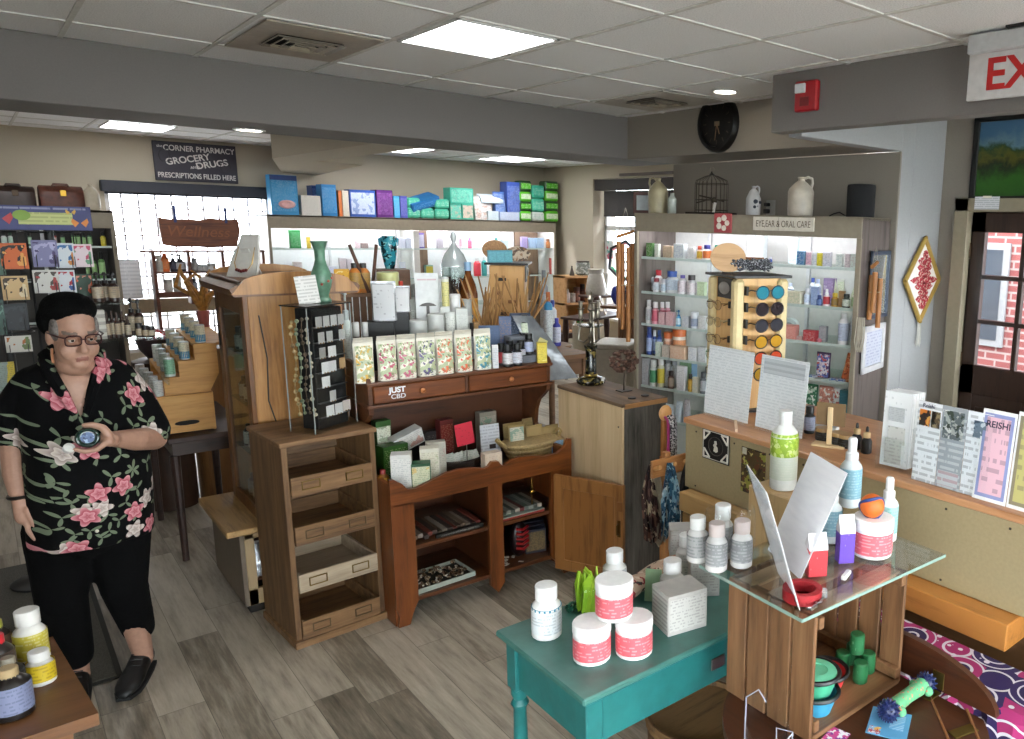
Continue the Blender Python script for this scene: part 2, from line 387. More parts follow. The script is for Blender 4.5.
def m_brick(c1, c2, mo, sc_=1.0, axis='yz'):
    t = NT('brickwork'); b = t.bsdf(None, .85); c = t.n('ShaderNodeTexCoord'); s = t.n('ShaderNodeSeparateXYZ'); t.l(c.outputs['Object'], s.inputs[0])
    q = t.n('ShaderNodeCombineXYZ'); t.l(s.outputs['Y' if axis == 'yz' else 'X'], q.inputs[0]); t.l(s.outputs['Z'], q.inputs[1])
    br = t.n('ShaderNodeTexBrick'); t.l(q.outputs[0], br.inputs[0]); br.inputs['Scale'].default_value = 1/sc_
    for k, x in (('Color1', c1), ('Color2', c2), ('Mortar', mo)): br.inputs[k].default_value = rgb(x)
    br.inputs['Mortar Size'].default_value = .012; br.inputs['Brick Width'].default_value = .24; br.inputs['Row Height'].default_value = .085
    t.l(br.outputs[0], b.inputs['Base Color']); return t.m
FLOOR = m_floor(); TILE = m_tile()
WALL = mat('#8f877d', .8, 0, .03, .08, 120); WALLB = mat('#b8ae9b', .8, 0, .03, .06, 120); BEAM = mat('#77726f', .8, 0, .03, .06, 120); WALLC = mat('#a3a4a5', .8, 0, .03, .06, 120)
TRIMC = mat('#8f8570', .6, 0, .04)
H, BB = 2.7, 2.387
struct('floor', MB().bb(-2.2, 7.2, -3.2, 11.2, -.1, 0, 0), FLOOR)
struct('ceiling', MB().bb(-2.2, 7.2, -3.2, 11.2, H, H+.1, 0), TILE)
g = MB()
gx = [.415+.5395*k for k in range(-4, 12)]; gy = [1.86-.65*k for k in range(7, 0, -1)]+[1.86, 2.5, 3.16, 3.80, 4.61]
gyb = [5.9+.65*k for k in range(8)]
for x in gx: g.bb(x-.011, x+.011, -3.1, 11, H-.006, H+.004, .001)
for y in gy+gyb: g.bb(-2.1, 6.6, y-.011, y+.011, H-.0062, H+.004, .001)
struct('trim_1', g, mat('#d2d0cc', .6))
# main beam, cross beam, back soffit, clock beam, entry fascia
struct('beam_1', MB().bb(-2.1, 4.25, 5.05, 5.65, BB, H, .004), BEAM)
struct('beam_2', MB().bb(2.06, 2.42, 5.65, 8.15, BB+.003, H, .004), WALLB)
struct('beam_3', MB().prism([(2.06, 8.15), (2.86, 8.15), (3.25, 10.9), (2.85, 10.9)], H-BB-.003, 'xy', (H+BB+.003)/2), WALLB)
struct('beam_4', MB().bb(3.75, 4.25, 2.97, 5.05, BB-.002, H, .004), WALL)
struct('beam_5', MB().bb(3.2, 3.3, -2.6, 3.01, 2.402, H, .004), BEAM)
# walls
w = MB()
WX0, WX1, WZ0, WZ1 = 1.10, 2.69, .3, 2.20
w.bb(-2.1, WX0, 10.9, 11.05, 0, H, 0).bb(WX1, 6.65, 10.9, 11.05, 0, H, 0).bb(WX0, WX1, 10.9, 11.05, WZ1, H, 0).bb(WX0, WX1, 10.9, 11.05, 0, WZ0, 0)
struct('wall_back', w, WALLB)
LY0, LY1 = -2.4, .2
struct('wall_left', MB().bb(-2.1, -1.95, LY1, 10.9, 0, H, 0).bb(-2.1, -1.95, -3, LY0, 0, H, 0).bb(-2.1, -1.95, LY0, LY1, 0, .6, 0).bb(-2.1, -1.95, LY0, LY1, 2.3, H, 0), WALL)
w = MB()
for y in (LY0, LY0+1.1, LY0+2.2, LY1): w.bb(-2.07, -1.97, y-.03, y+.03, .6, 2.3)
for z in (.63, 2.27): w.bb(-2.07, -1.97, LY0, LY1, z-.03, z+.03)
o = struct('window_4', w, mat('#3a3835', .4)); part('pane', MB().bb(-2.03, -2.024, LY0, LY1, .6, 2.3, 0), glass('#f4f8f8', .35, 'pane'), o)
RY0, RY1, RZ0, RZ1 = 7.6, 9.57, .55, 2.50
w = MB(); w.bb(6.5, 6.9, RY1, 10.9, 0, H, 0).bb(6.5, 6.9, 5.09, RY0, 0, H, 0).bb(6.5, 6.9, RY0, RY1, RZ1, H, 0).bb(6.5, 6.9, RY0, RY1, 0, RZ0, 0)
struct('wall_alcove', w, WALLB)
struct('wall_niche', MB().bb(4.25, 4.4, 2.872, 5.09, 0, BB-.004, .003), WALL)
struct('wall_partition', MB().bb(4.4, 6.65, 4.94, 5.09, 0, H, 0), WALL)
w = MB(); w.bb(4.4, 4.91, 2.87, 2.97, 0, H, .003).bb(4.262, 4.4, 2.87, 2.9, 0, H, .003).bb(3.3, 4.262, 2.87, 2.97, BB-.002, H, .003)
struct('wall_entry', w, WALLC)
DY0, DY1, DZ = 1.63, 2.63, 2.03
w = MB(); w.bb(4.76, 4.91, DY1, 2.87, 0, H, 0).bb(4.76, 4.91, -2.75, DY0, 0, H, 0).bb(4.76, 4.91, DY0, DY1, DZ, H, 0)
struct('wall_right', w, WALL)
w = MB(); SX0, SX1, SZ0, SZ1 = -.9, 4.5, .25, 2.4
w.bb(-2.1, SX0, -2.75, -2.6, 0, H, 0).bb(SX1, 4.91, -2.75, -2.6, 0, H, 0).bb(SX0, SX1, -2.75, -2.6, SZ1, H, 0).bb(SX0, SX1, -2.75, -2.6, 0, SZ0, 0)
struct('wall_front', w, WALL)
# street window behind the camera
w = MB()
for x in (SX0, SX0+1.3, SX0+2.6, SX0+3.9, SX1): w.bb(x-.03, x+.03, -2.72, -2.62, SZ0, SZ1)
for z in (SZ0+.03, SZ1-.03): w.bb(SX0, SX1, -2.72, -2.62, z-.03, z+.03)
o = struct('window_3', w, mat('#3a3835', .4)); part('pane', MB().bb(SX0, SX1, -2.675, -2.669, SZ0, SZ1, 0), glass('#f4f8f8', .35, 'pane'), o)
# back window: frame, fine grid of panes, dark roller blind, sill rail
w = MB()
for x in (WX0+.02, WX1-.02): w.bb(x-.02, x+.02, 10.92, 11.0, WZ0, WZ1)
for z in (WZ0+.02, WZ1-.02): w.bb(WX0, WX1, 10.92, 11.0, z-.02, z+.02)
o = struct('window_1', w, mat('#d8d8d8', .5))
w = MB(); k = WX0+.145
while k < WX1-.06: w.bb(k-.009, k+.009, 10.945, 10.96, WZ0, WZ1, 0); k += .152
k = WZ0+.1
while k < WZ1: w.bb(WX0, WX1, 10.944, 10.958, k-.009, k+.009, 0); k += .152
part('glazing_grid', w, mat('#c3c4c9', .5), o); part('pane', MB().bb(WX0, WX1, 10.97, 10.976, WZ0, WZ1, 0), glass('#f6f8fa', .25, 'pane'), o)
struct('trim_2', MB().bb(WX0-.05, WX1+.05, 10.74, 10.93, .76, .92, .006), mat('#8d7f66', .5))
T = thing('roller_blind', 'dark rolled blind across the top of the bright back window', 'blind', (0, 0, 0))
part('head_box', MB().bb(WX0-.03, WX1+.03, 10.80, 10.899, 2.085, 2.205, .006), mat('#2b2f3a', .6), T)
part('fabric_roll', MB().tube([(WX0, 10.85, 2.08), (WX1, 10.85, 2.08)], .02, 12), mat('#232733', .7), T)
# alcove window
w = MB()
for y in (RY0+.025, RY1-.025, (RY0+RY1)/2-.1): w.bb(6.70, 6.78, y-.025, y+.025, RZ0, RZ1)
for z in (RZ0+.025, RZ1-.025, 1.82): w.bb(6.70, 6.78, RY0, RY1, z-.03, z+.03)
o = struct('window_2', w, mat('#c9c9c8', .5)); part('pane', MB().bb(6.735, 6.741, RY0, RY1, RZ0, RZ1, 0), glass('#f0f5f8', .25, 'pane'), o)
struct('trim_3', MB().bb(6.46, 6.9, RY0-.03, RY1+.03, RZ0-.04, RZ0, .004), mat('#d2cec6', .5))
T = thing('roller_blind', 'brown roller blind part lowered over the alcove window', 'blind', (0, 0, 0))
part('head_box', MB().bb(6.52, 6.62, RY0, RY1, 2.34, 2.49, .006), mat('#342d2a', .6), T)
part('shade_cloth', MB().bb(6.655, 6.662, RY0+.02, RY1-.05, 2.01, 2.34, .001), mat('#4a4747', .8), T)
part('bottom_bar', MB().bb(6.648, 6.668, RY0+.02, RY1-.05, 1.98, 2.012, .003), mat('#37332f', .6), T)
single('blind_track', 'thin brown track on the wall above the alcove window', 'rail', MB().bb(6.47, 6.5, 7.7, 8.9, 2.52, 2.56, .004), mat('#5c5148', .5))
# window emblem: black hexagon outline with a window shape, pink and green under-strokes
T = thing('window_emblem', 'black outlined hexagon emblem stuck on the alcove window glass', 'sticker', (6.69, 9.08, 1.36)); T.scale = (1, .9, .8)
hexa = [(.43*math.cos(PI/6+PI/3*k+.1), .36*math.sin(PI/6+PI/3*k+.1)) for k in range(6)]
part('hexagon_outline', MB().tube([(0, a, b) for a, b in hexa], .026, 6, True), mat('#15161c', .5), T)
b = MB(); b.tube([(0, -.2, -.15), (0, .18, -.19), (0, .2, .13), (0, -.17, .16)], .022, 6, True).tube([(0, -.2, 0), (0, .2, -.03)], .014, 6).tube([(0, 0, -.17), (0, .01, .145)], .014, 6); part('inner_window', b, mat('#15161c', .5), T)
b = MB(); b.tube([(.012, a*.9, b_*.9) for a, b_ in hexa[:4]], .02, 6); part('pink_stroke', b, mat('#e58f9c', .5), T)
b = MB(); b.tube([(.012, a*.88, b_*.88) for a, b_ in hexa[3:6]], .016, 6); part('green_stroke', b, mat('#2f9a62', .5), T)
# outside: ground, brick building beyond the door, pale wall behind the alcove
struct('ground', MB().bb(-30, 40, -40, 40, -.35, -.25, 0), mat('#9c9a94', .9, 0, .1, 0, 2))
single('brick_building', 'red brick building seen through the panes of the entry door', 'building', MB().bb(11, 11.3, -2.5, 8.6, -.25, 5.4, 0), m_brick('#5f2a28', '#6b3430', '#7a6a66', 1.35))
T = thing('neighbour_window', 'white framed window in the brick building outside the door', 'window', (11, 5.9, 0))
part('window_frame', MB().bb(-.05, 0, -.5, .7, .2, 1.75, .005), mat('#6a6a6a', .5), T); part('window_glass', MB().bb(-.062, -.05, -.4, .6, .3, 1.65, .002), mat('#2c3138', .2), T)
# door: frame, slab with nine panes, lower panels
w = MB(); w.bb(4.70, 4.80, DY1, DY1+.10, 0, DZ+.085, .004).bb(4.70, 4.80, DY0-.1, DY0, 0, DZ+.085, .004).bb(4.70, 4.80, DY0-.1, DY1+.1, DZ, DZ+.085, .004)
struct('trim_4', w, TRIMC)
DW = wood('#1f140f', '#33221a', 'z', .8, .4)
o = single('door_1', None, None, MB().bb(4.775, 4.782, DY0+.09, DY1-.09, .2, .86, .001), DW, kind='structure')
w = MB(); y0, y1 = DY0+.001, DY1-.001
cols_y = [DY1-.105-.30*k for k in range(4)]; 
w.bb(4.77, 4.815, y1-.095, y1, .001, DZ-.001).bb(4.77, 4.815, y0, y0+.10, .001, DZ-.001).bb(4.77, 4.815, y0, y1, 1.90, DZ-.001).bb(4.77, 4.815, y0, y1, .82, 1.02).bb(4.77, 4.815, y0, y1, .01, .22).bb(4.77, 4.815, (y0+y1)/2-.05, (y0+y1)/2+.05, .2, .85)
part('door_frame', w, DW, o)
w = MB(); span = (y1-.095)-(y0+.10)
for k in (1, 2): w.bb(4.772, 4.812, y0+.10+span*k/3-.016, y0+.10+span*k/3+.016, 1.0, 1.92)
for z in (1.315, 1.61): w.bb(4.7725, 4.8115, y0+.05, y1-.05, z-.014, z+.014)
part('glazing_bars', w, DW, o); part('pane', MB().bb(4.792, 4.797, y0+.08, y1-.08, 1.0, 1.92, 0), glass('#f4f6f8', .3, 'pane'), o)
b = MB(); b.bb(4.762, 4.772, y1-.40, y1-.13, .28, .74, .004).bb(4.762, 4.772, y0+.13, y0+.40, .28, .74, .004); part('lower_panel', b, DW, o)
for z in (.3, 1.05, 1.78): part('hinge', MB().cyl(.009, z-.05, z+.05, 10, (4.765, y1+.004)), METAL('#4a3c2e', .5), o)
struct('baseboard_entry', MB().bb(4.25, 4.7, 2.852, 2.87, 0, .12, .004), TRIMC)
# ------------------------------------------------------------------ lamps
def troffer(x0, x1, y0, y1, label, s=9.0, c='#ffffff'):
    T = thing('ceiling_light', label, 'light', ((x0+x1)/2, (y0+y1)/2, H), 0, 'square ceiling lights')
    w, d = x1-x0, y1-y0; b = MB()
    for q in (-1, 1): b.box((q*(w/2-.008), 0, -.008), (.016, d, .012), .002); b.box((0, q*(d/2-.008), -.008), (w, .016, .012), .002)
    part('light_frame', b, mat('#cfcfcf', .5), T); part('diffuser', MB().box((0, 0, -.006), (w-.03, d-.03, .006), .001), emit(c, s), T)
troffer(1.507, 1.984, 3.17, 3.79, 'lit square ceiling light in front of the main beam', LS)
troffer(3.55, 4.10, 9.25, 10.15, 'lit ceiling light over the middle of the back shelving', LS)
troffer(5.02, 5.60, 9.25, 10.15, 'lit ceiling light over the right of the back shelving', LS)
troffer(1.03, 1.56, 9.3, 10.1, 'lit ceiling light before the back window', LS)
troffer(1.507, 1.984, -.1, .5, 'added unseen ceiling light overhead of the counter aisle', LS)  # out of view above the camera, added to light the front of the room
troffer(.0, .5, 7.2, 7.9, 'added unseen ceiling light behind the main beam on the card side', LS)  # extra lamp hidden by the beam, added for more light
troffer(4.6, 5.15, 6.5, 7.2, 'added unseen ceiling light in the alcove ceiling', LS)  # another added lamp, out of sight, only for its light
def downlight(x, y, z, label, s=14):
    T = thing('downlight', label, 'light', (x, y, z), 0, 'round recessed lights')
    b = MB(); b.lathe([(.085, 0), (.085, -.006), (.068, -.008), (.066, 0)], 24); part('light_ring', b, mat('#e2e2e2', .4), T)
    part('bulb_disc', MB().lathe([(.064, -.002), (.06, -.005), (0, -.005)], 20), emit('#fff4e0', s), T)
downlight(3.388, 3.578, H, 'round recessed light in the ceiling left of the fire alarm')
downlight(1.27, 5.46, BB, 'round recessed light under the main beam near the pharmacy sign')
downlight(-.4, 5.40, BB, 'round recessed light under the main beam above the bags')
def vent(x0, x1, y0, y1, label, plate, ang):
    T = thing('ceiling_vent', label, 'vent', ((x0+x1)/2, (y0+y1)/2, H), 0, 'ceiling air vents'); w, d = x1-x0, y1-y0
    part('vent_plate', MB().box((0, 0, -.007), (w-.01, d-.01, .008), .001), mat(plate, .5), T)
    b = MB(); q = min(w, d)*.30; b.box((0, 0, -.0115), (q*1.9, q*1.9, .002), .0005); part('dark_opening', b, mat('#15171a', .9), T)
    for k in range(4):
        s = q*(.95-.22*k); b = MB()
        for sg in (-1, 1): b.box((sg*s, 0, -.018-.003*k), (.02, 2*s, .004), .001, ry=sg*.5); b.box((0, sg*s, -.018-.003*k), (2*s, .02, .004), .001, rx=-sg*.5)
        part('louvre', b, mat('#a79c8a' if k % 2 else '#8d8578', .4), T)
vent(.985, 1.475, 3.83, 4.58, 'tan square ceiling vent with four nested louvres before the main beam', '#a2978a', 0)
vent(3.12, 3.62, 3.84, 4.58, 'pale flat ceiling vent beside the clock wall', '#b5afa6', 0)
# daylight and sky
wd = bpy.data.worlds.new('sky'); sc.world = wd; wd.use_nodes = True; nt = wd.node_tree; nt.nodes.clear()
wo = nt.nodes.new('ShaderNodeOutputWorld'); bg = nt.nodes.new('ShaderNodeBackground'); nt.links.new(bg.outputs[0], wo.inputs[0])
tc = nt.nodes.new('ShaderNodeTexCoord'); se = nt.nodes.new('ShaderNodeSeparateXYZ'); nt.links.new(tc.outputs['Generated'], se.inputs[0])
rp = nt.nodes.new('ShaderNodeValToRGB'); rp.color_ramp.elements[0].position = .45; rp.color_ramp.elements[0].color = (.95, .965, 1, 1); rp.color_ramp.elements[1].position = .9; rp.color_ramp.elements[1].color = (.86, .92, 1, 1)
nt.links.new(se.outputs[2], rp.inputs[0]); nt.links.new(rp.outputs[0], bg.inputs[0]); bg.inputs[1].default_value = WS
def portal(loc, rot, sx, sy):
    l = bpy.data.lights.new('window_portal', 'AREA'); l.shape = 'RECTANGLE'; l.size = sx; l.size_y = sy; l.cycles.is_portal = True
    o = bpy.data.objects.new('window_portal', l); COL.objects.link(o); o.location = loc; o.rotation_euler = rot
portal(((SX0+SX1)/2, -2.6, (SZ0+SZ1)/2), (PI/2, 0, PI), SX1-SX0, SZ1-SZ0)
portal((-1.95, (LY0+LY1)/2, 1.45), (PI/2, 0, PI/2), LY1-LY0, 1.7)
portal(((WX0+WX1)/2, 10.9, (WZ0+WZ1)/2), (PI/2, 0, 0), WX1-WX0, WZ1-WZ0)
portal((6.5, (RY0+RY1)/2, (RZ0+RZ1)/2), (PI/2, 0, -PI/2), RY1-RY0, RZ1-RZ0)
portal((4.77, (DY0+DY1)/2, 1.45), (PI/2, 0, -PI/2), .8, .9)
# ================================================================== signs and wall pieces
DARKW = wood('#3a2415', '#5c3a22', 'x', 1, .4)
INK = mat('#23232a', .6); PALE = mat('#d8d6d2', .5)
T = thing('shop_sign', 'dark pharmacy sign in white old-time lettering above the back window', 'sign', (1.965, 10.87, 2.445))
part('sign_board', MB().box((0, 0, 0), (.80, .03, .43), .004), mat('#2b2735', .5), T)
SW = mat('#d9d6d4', .6)
letters('lettering', 'CORNER PHARMACY', .062, SW, T, (.04, -.017, .145), .84, bold=.02)
letters('lettering', 'the', .03, SW, T, (-.335, -.017, .16), 1)
letters('lettering', 'GROCERY', .072, SW, T, (-.08, -.017, .03), .95, (0, -.2, 0), .03)
letters('lettering', 'AND', .03, SW, T, (-.02, -.017, -.055), 1, (0, -.15, 0), .02)
letters('lettering', 'DRUGS', .072, SW, T, (.15, -.017, -.01), 1.0, (0, -.2, 0), .03)
letters('lettering', 'PRESCRIPTIONS FILLED HERE', .058, SW, T, (0, -.017, -.155), .73, bold=.02)
for x, z in ((-.30, .06), (.28, -.03)): part('scroll_ornament', MB().tube([(x+.05*math.cos(a/10*2*PI), -.016, z+.07*math.sin(a/10*2*PI)) for a in range(10)], .004, 5, True), mat('#1a1722', .6), T)
# live-edge slab sign before the window
b = MB(); pts = [(-.47, -.14), (-.3, -.165), (-.1, -.16), (.1, -.172), (.3, -.16), (.42, -.16), (.48, .02), (.46, .15), (.3, .14), (.12, .155), (.0, .13), (-.2, .14), (-.35, .135), (-.49, .15), (-.485, .0)]
T = thing('slab_sign', 'live-edge dark wooden slab sign with carved lettering hanging in the back window', 'sign', (onY(201, 10.3, 1.7).x, 10.3, 1.675)); 
part('slab', b.prism([(a*.77, z) for a, z in pts], .05), wood('#36190e', '#683a22', 'x', .5, .5, '#512a18'), T)
letters('carving', 'Wellness', .115, mat('#7d4d30', .7), T, (-.03, -.0265, .0), 1.0, (0, .02, 0), .0, .2, .0012)
for x in (-.23, .24): part('hanging_strap', MB().bb(x-.013, x+.013, -.03, -.024, .1, .28, .002), mat('#1d2a5a', .5), T)
# eye ear & oral care sign and red flower tile come with the shelf; wall pieces right
CK = thing('wall_clock', 'round black clock with faint gilt hands on the beam', 'clock', (3.74, 4.0, 2.575))
CK.rotation_euler = (0, 0, 0)
b = MB(); b.M = Matrix.Rotation(-PI/2, 4, 'Y'); b.lathe([(.19, -.005), (.19, .02), (.178, .04), (.152, .042), (.148, .022)], 36); part('rim', b, mat('#0d0d0d', .35), CK)
b = MB(); b.M = Matrix.Rotation(-PI/2, 4, 'Y'); b.lathe([(.15, 0), (.15, .02), (0, .02)], 32); part('dial', b, mat('#1b1a18', .5), CK)
for k in range(12):
    b = MB(); a = k*PI/6; b.M = Matrix.Translation((-.0215, math.sin(a)*.122, math.cos(a)*.122)) @ Matrix.Rotation(-a, 4, 'X'); b.box((0, 0, 0), (.002, .007, .03), .0003); part('hour_mark', b, mat('#4a4238', .5), CK)
for L, a, w_ in ((.075, 2.75, .006), (.11, -3.0, .004)):
    b = MB(); b.M = Matrix.Translation((-.024, 0, 0)) @ Matrix.Rotation(a, 4, 'X'); b.box((0, 0, L/2), (.002, w_, L), .0003); part('hand', b, mat('#8a6a4a', .4), CK)
b = MB(); b.box((0, 0, 0), (.002, .05, .03), .001); o = part('dial_badge', b, mat('#7a6a52', .5), CK); o.location = (-.0216, 0, .0)
T = thing('fire_alarm', 'red fire alarm strobe on the grey fascia near the exit sign', 'alarm', (3.2, 2.745, 2.565))
part('alarm_body', MB().bb(-.035, -.001, -.075, .075, -.075, .075, .008), mat('#a8121c', .35), T)
part('strobe_lens', MB().bb(-.05, -.034, -.005, .062, .015, .062, .006), mat('#d9dde0', .2), T)
part('horn_grille', MB().bb(-.042, -.034, -.03, .03, -.05, -.005, .004), mat('#7d0c14', .5), T)
T = thing('exit_sign', 'hanging exit sign with red letters under the fascia ceiling', 'sign', (3.06, 1.45, 2.44))
part('housing', MB().bb(-.035, .035, -.31, .31, .175, .25, .006), mat('#b9b9ba', .5), T)
part('face_panel', MB().bb(-.008, .008, -.31, .31, -.005, .18, .003), mat('#c3c0bf', .4), T)
letters('lettering', 'EXIT', .125, mat('#b8201f', .5), T, (-.0095, .045, .085), 1.05, (0, 0, -PI/2), .03)
T.rotation_euler = (0, 0, 0)
part('ceiling_mount', MB().bb(-.05, .05, -.22, .14, .25, .262, .002), mat('#1c1c1e', .5), T)
# landscape painting over the door
t = NT('landscape_paint'); bb_ = t.bsdf(None, .45); c = t.n('ShaderNodeTexCoord'); s = t.n('ShaderNodeSeparateXYZ'); t.l(c.outputs['Object'], s.inputs[0])
zz = t.math('ADD', s.outputs['Z'], t.math('MULTIPLY', t.math('SUBTRACT', t.noise(t.coord('Object', (9, 9, 9)), 1, 5, .65), .5), .28))
t.l(t.ramp(t.math('ADD', t.math('MULTIPLY', zz, 1.9), .5), [(.0, '#24521a'), (.25, '#2f611e'), (.42, '#131f10'), (.52, '#59591f'), (.6, '#1d3d1e'), (.7, '#5f7f8e'), (.85, '#3f6788')]), bb_.inputs['Base Color'])
T = thing('landscape_painting', 'black framed painting of trees and blue sky over the door', 'painting', (4.74, 2.17, 2.36)); T.rotation_euler = (0, -.0, 0)
b = MB(); 
for y in (-.46, .46): b.bb(-.02, .018, y-.02, y+.02, -.27, .27)
for z in (-.25, .25): b.bb(-.02, .018, -.48, .48, z-.02, z+.02)
part('frame', b, mat('#101010', .4), T); part('canvas', MB().bb(-.006, .012, -.45, .45, -.24, .24, .001), t.m, T)
T = thing('paper_notice', 'small white paper notice taped on the frame over the door', 'notice', (4.695, 2.50, 2.085)); part('paper_sheet', MB().bb(-.003, -.001, -.085, .085, -.04, .04, .0003), printed('#d9dadf', '#777d86', 40, 40, .6), T); part('tape', MB().bb(-.004, -.002, -.03, .03, .03, .045, .0003), mat('#e8e4d6', .4), T)
# diamond picture on the entry wall
T = thing('diamond_picture', 'gold framed diamond shaped red and white artwork on the pale wall', 'picture', (4.557, 2.845, 1.575))
hw, hh = .205, .275; b = MB()
for (x0, z0), (x1, z1) in (((-hw, 0), (0, hh)), ((0, hh), (hw, 0)), ((hw, 0), (0, -hh)), ((0, -hh), (-hw, 0))): b.tube([(x0, 0, z0), (x1, 0, z1)], .016, 8)
part('gold_frame', b, mat('#b99a52', .35, .4), T)
part('mat_board', MB().prism([(-hw, 0), (0, -hh), (hw, 0), (0, hh)], .008, 'xz', .006), mat('#e9e4df', .6), T)
b = MB()
for k in range(9):
    z = -.17+.0425*k; wv = (hw*.98)*(1-abs(z)/hh)-.008; wv = max(.012, wv*(.75+.25*math.sin(k*2.1))); b.prism([(.02+wv*.9*math.cos(a/8*2*PI), z+.028*math.sin(a/8*2*PI)) for a in range(8)], .004, 'xz', .0)
part('red_relief', b, art('#b01a30', ['#d9b7a8', '#7d0f22'], 60), T)
for z in (hh+.005, -hh-.004): part('finial', MB().ball(.013, (0, -.006, z), 10, 6), mat('#a98a48', .35, .4), T)
b = MB()
for k in range(7): b.tube([(-.015+.005*k, 0, -hh-.01), (-.02+.007*k+.01*math.sin(k), -.004, -hh-.09), (-.03+.01*k, 0, -hh-.16-.01*(k % 3))], .002, 5)
part('tassel', b, mat('#c9c6bd', .7), T)
# ================================================================== reclaimed drawer tower with jewellery case
BW = wood('#46301d', '#6c4e30', 'z', .9, .6, '#846341'); BWX = wood('#523a25', '#785838', 'x', .9, .6, '#8e6c49'); BWG = wood('#8a7a66', '#a8967e', 'x', .9, .6, '#b7a68d'); INN = wood('#5a4331', '#7d5f44', 'x', .8, .6)
T = thing('drawer_tower', 'reclaimed wood tower of four open label-front drawers beside the pine hutch', 'drawers', (.845, 3.575, 0), .07)
Wd, Dp, Ht = .395, .40, .945
for x in (.012, Wd-.012): part('side_panel', MB().bb(x-.012, x+.012, 0, Dp, .03, Ht-.02, .002), BW, T)
part('top_board', MB().bb(-.008, Wd+.008, -.01, Dp+.005, Ht-.022, Ht, .003), BWX, T); part('back_panel', MB().bb(.02, Wd-.02, Dp-.015, Dp, .03, Ht-.02), INN, T)
part('plinth', MB().bb(-.01, Wd+.01, -.02, Dp, 0, .035, .003), BWX, T)
for k, zb in enumerate((.035, .255, .475, .70)):
    b = MB(); fm = (BWX, BWG, BWX, BWX)[k]
    b.bb(.026, Wd-.026, -.012, .006, zb, zb+.085, .002).bb(.028, .04, .006, Dp-.02, zb+.01, zb+.085).bb(Wd-.04, Wd-.028, .006, Dp-.02, zb+.01, zb+.085).bb(.03, Wd-.03, .006, Dp-.02, zb+.01, zb+.02).bb(.03, Wd-.03, Dp-.035, Dp-.025, zb+.01, zb+.085)
    o = part('drawer', b, (BWX, BWG, BWX, BWX)[k], T, ('lowest', 'greyer second', 'third', 'top')[k]+' open drawer')
    for xc in (.105, Wd-.105):
        b = MB()
        for a, c2, d1, d2 in ((xc, zb+.026, .075, .005), (xc, zb+.062, .075, .005), (xc-.036, zb+.044, .005, .04), (xc+.036, zb+.044, .005, .04)): b.box((a, -.014, c2), (d1, .004, d2), .001)
        part('label_holder', b, METAL('#7a6438' if k in (1, 3) else '#6a5a44', .4), o)
# jewellery case: clear box round a black tower with card earrings
CP = (1.0, 3.63, .946); T = thing('jewellery_case', 'clear acrylic case with black earring tower on the drawer tower', 'display case', CP, .52)
AC = glass('#fdfefe', .4, 'acrylic'); Lx, Ly, Hc = .25, .135, .56
b = MB(); b.bb(0, Lx, -.002, .002, 0, Hc, 0).bb(-.002, .002, 0, Ly, 0, Hc, 0).bb(Lx-.002, Lx+.002, 0, Ly, 0, Hc, 0).bb(0, Lx, Ly-.002, Ly+.002, 0, Hc, 0); part('acrylic_box', b, AC, T)
part('acrylic_base', MB().bb(-.012, Lx+.02, -.02, Ly+.012, 0, .006, .002), AC, T)
part('case_lid', MB().bb(-.006, Lx+.006, -.006, Ly+.006, Hc, Hc+.006, .002), mat('#27231f', .25), T)
part('earring_tower', MB().bb(.05, Lx-.025, .025, Ly-.02, .006, Hc-.012, .003), mat('#0c0c0d', .6), T)
for k in range(7): part('display_ledge', MB().bb(.05, Lx-.025, .012, .026, .055+.068*k, .059+.068*k, .001), mat('#3a3b3e', .4), T)
for x, z in ((0, 0), (Lx, 0), (0, Ly), (Lx, Ly)): part('edge_strip', MB().bb(x-.002, x+.002, z-.002, z+.002, 0, Hc, .0005), mat('#9aa09f', .2), T)
rr = random.Random(3)
Rm = Matrix.Rotation(.52, 4, 'Z')
cards = [(0, .46, '#9a9794'), (1, .46, '#b0adab'), (2, .46, '#b4b2b0'), (3, .46, '#aaa7a4'), (.2, .39, '#9d9a96'), (1.3, .39, '#a5a29f'), (3, .39, '#a9a6a2'), (.2, .322, '#8d8a86'), (1.5, .322, '#d0cfce'), (.5, .255, '#d6d5d4'), (1.4, .255, '#c9c7c7'), (2.8, .26, '#a98a64'), (.4, .19, '#d2d1d0'), (1.2, .12, '#b5b3b0'), (.7, .055, '#d0cfce'), (1.9, .055, '#cfcdcc'), (3, .06, '#cdc3bb')]
for i, (q, z, c) in enumerate(cards):
    x = .072+.043*q; p = Rm @ Vector((x, .0085, 0)); 
    U = thing('earring_card', f'small {"white" if c > "#c5" else "tan" if c == "#a98a64" else "grey"} earring card, {ORD[i]} from the top left inside the jewellery case', 'earrings', (CP[0]+p.x, CP[1]+p.y, CP[2]+z+.004), .52, 'earring cards in the jewellery case')
    part('card', cached(('ec', c, c > '#c5'), lambda: MB().box((0, 0, .025), (.046 if c > '#c5' else .036, .0012, .05), .0004).mesh('card', printed(c, '#55504c', 80, 60, .35))), None, U)
    part('earring', cached('ear', lambda: MB().ball(.0035, (-.008, -.003, .002), 8, 5).ball(.0035, (.008, -.003, .002), 8, 5).mesh('earring', METAL('#8a6a44', .3))), None, U)
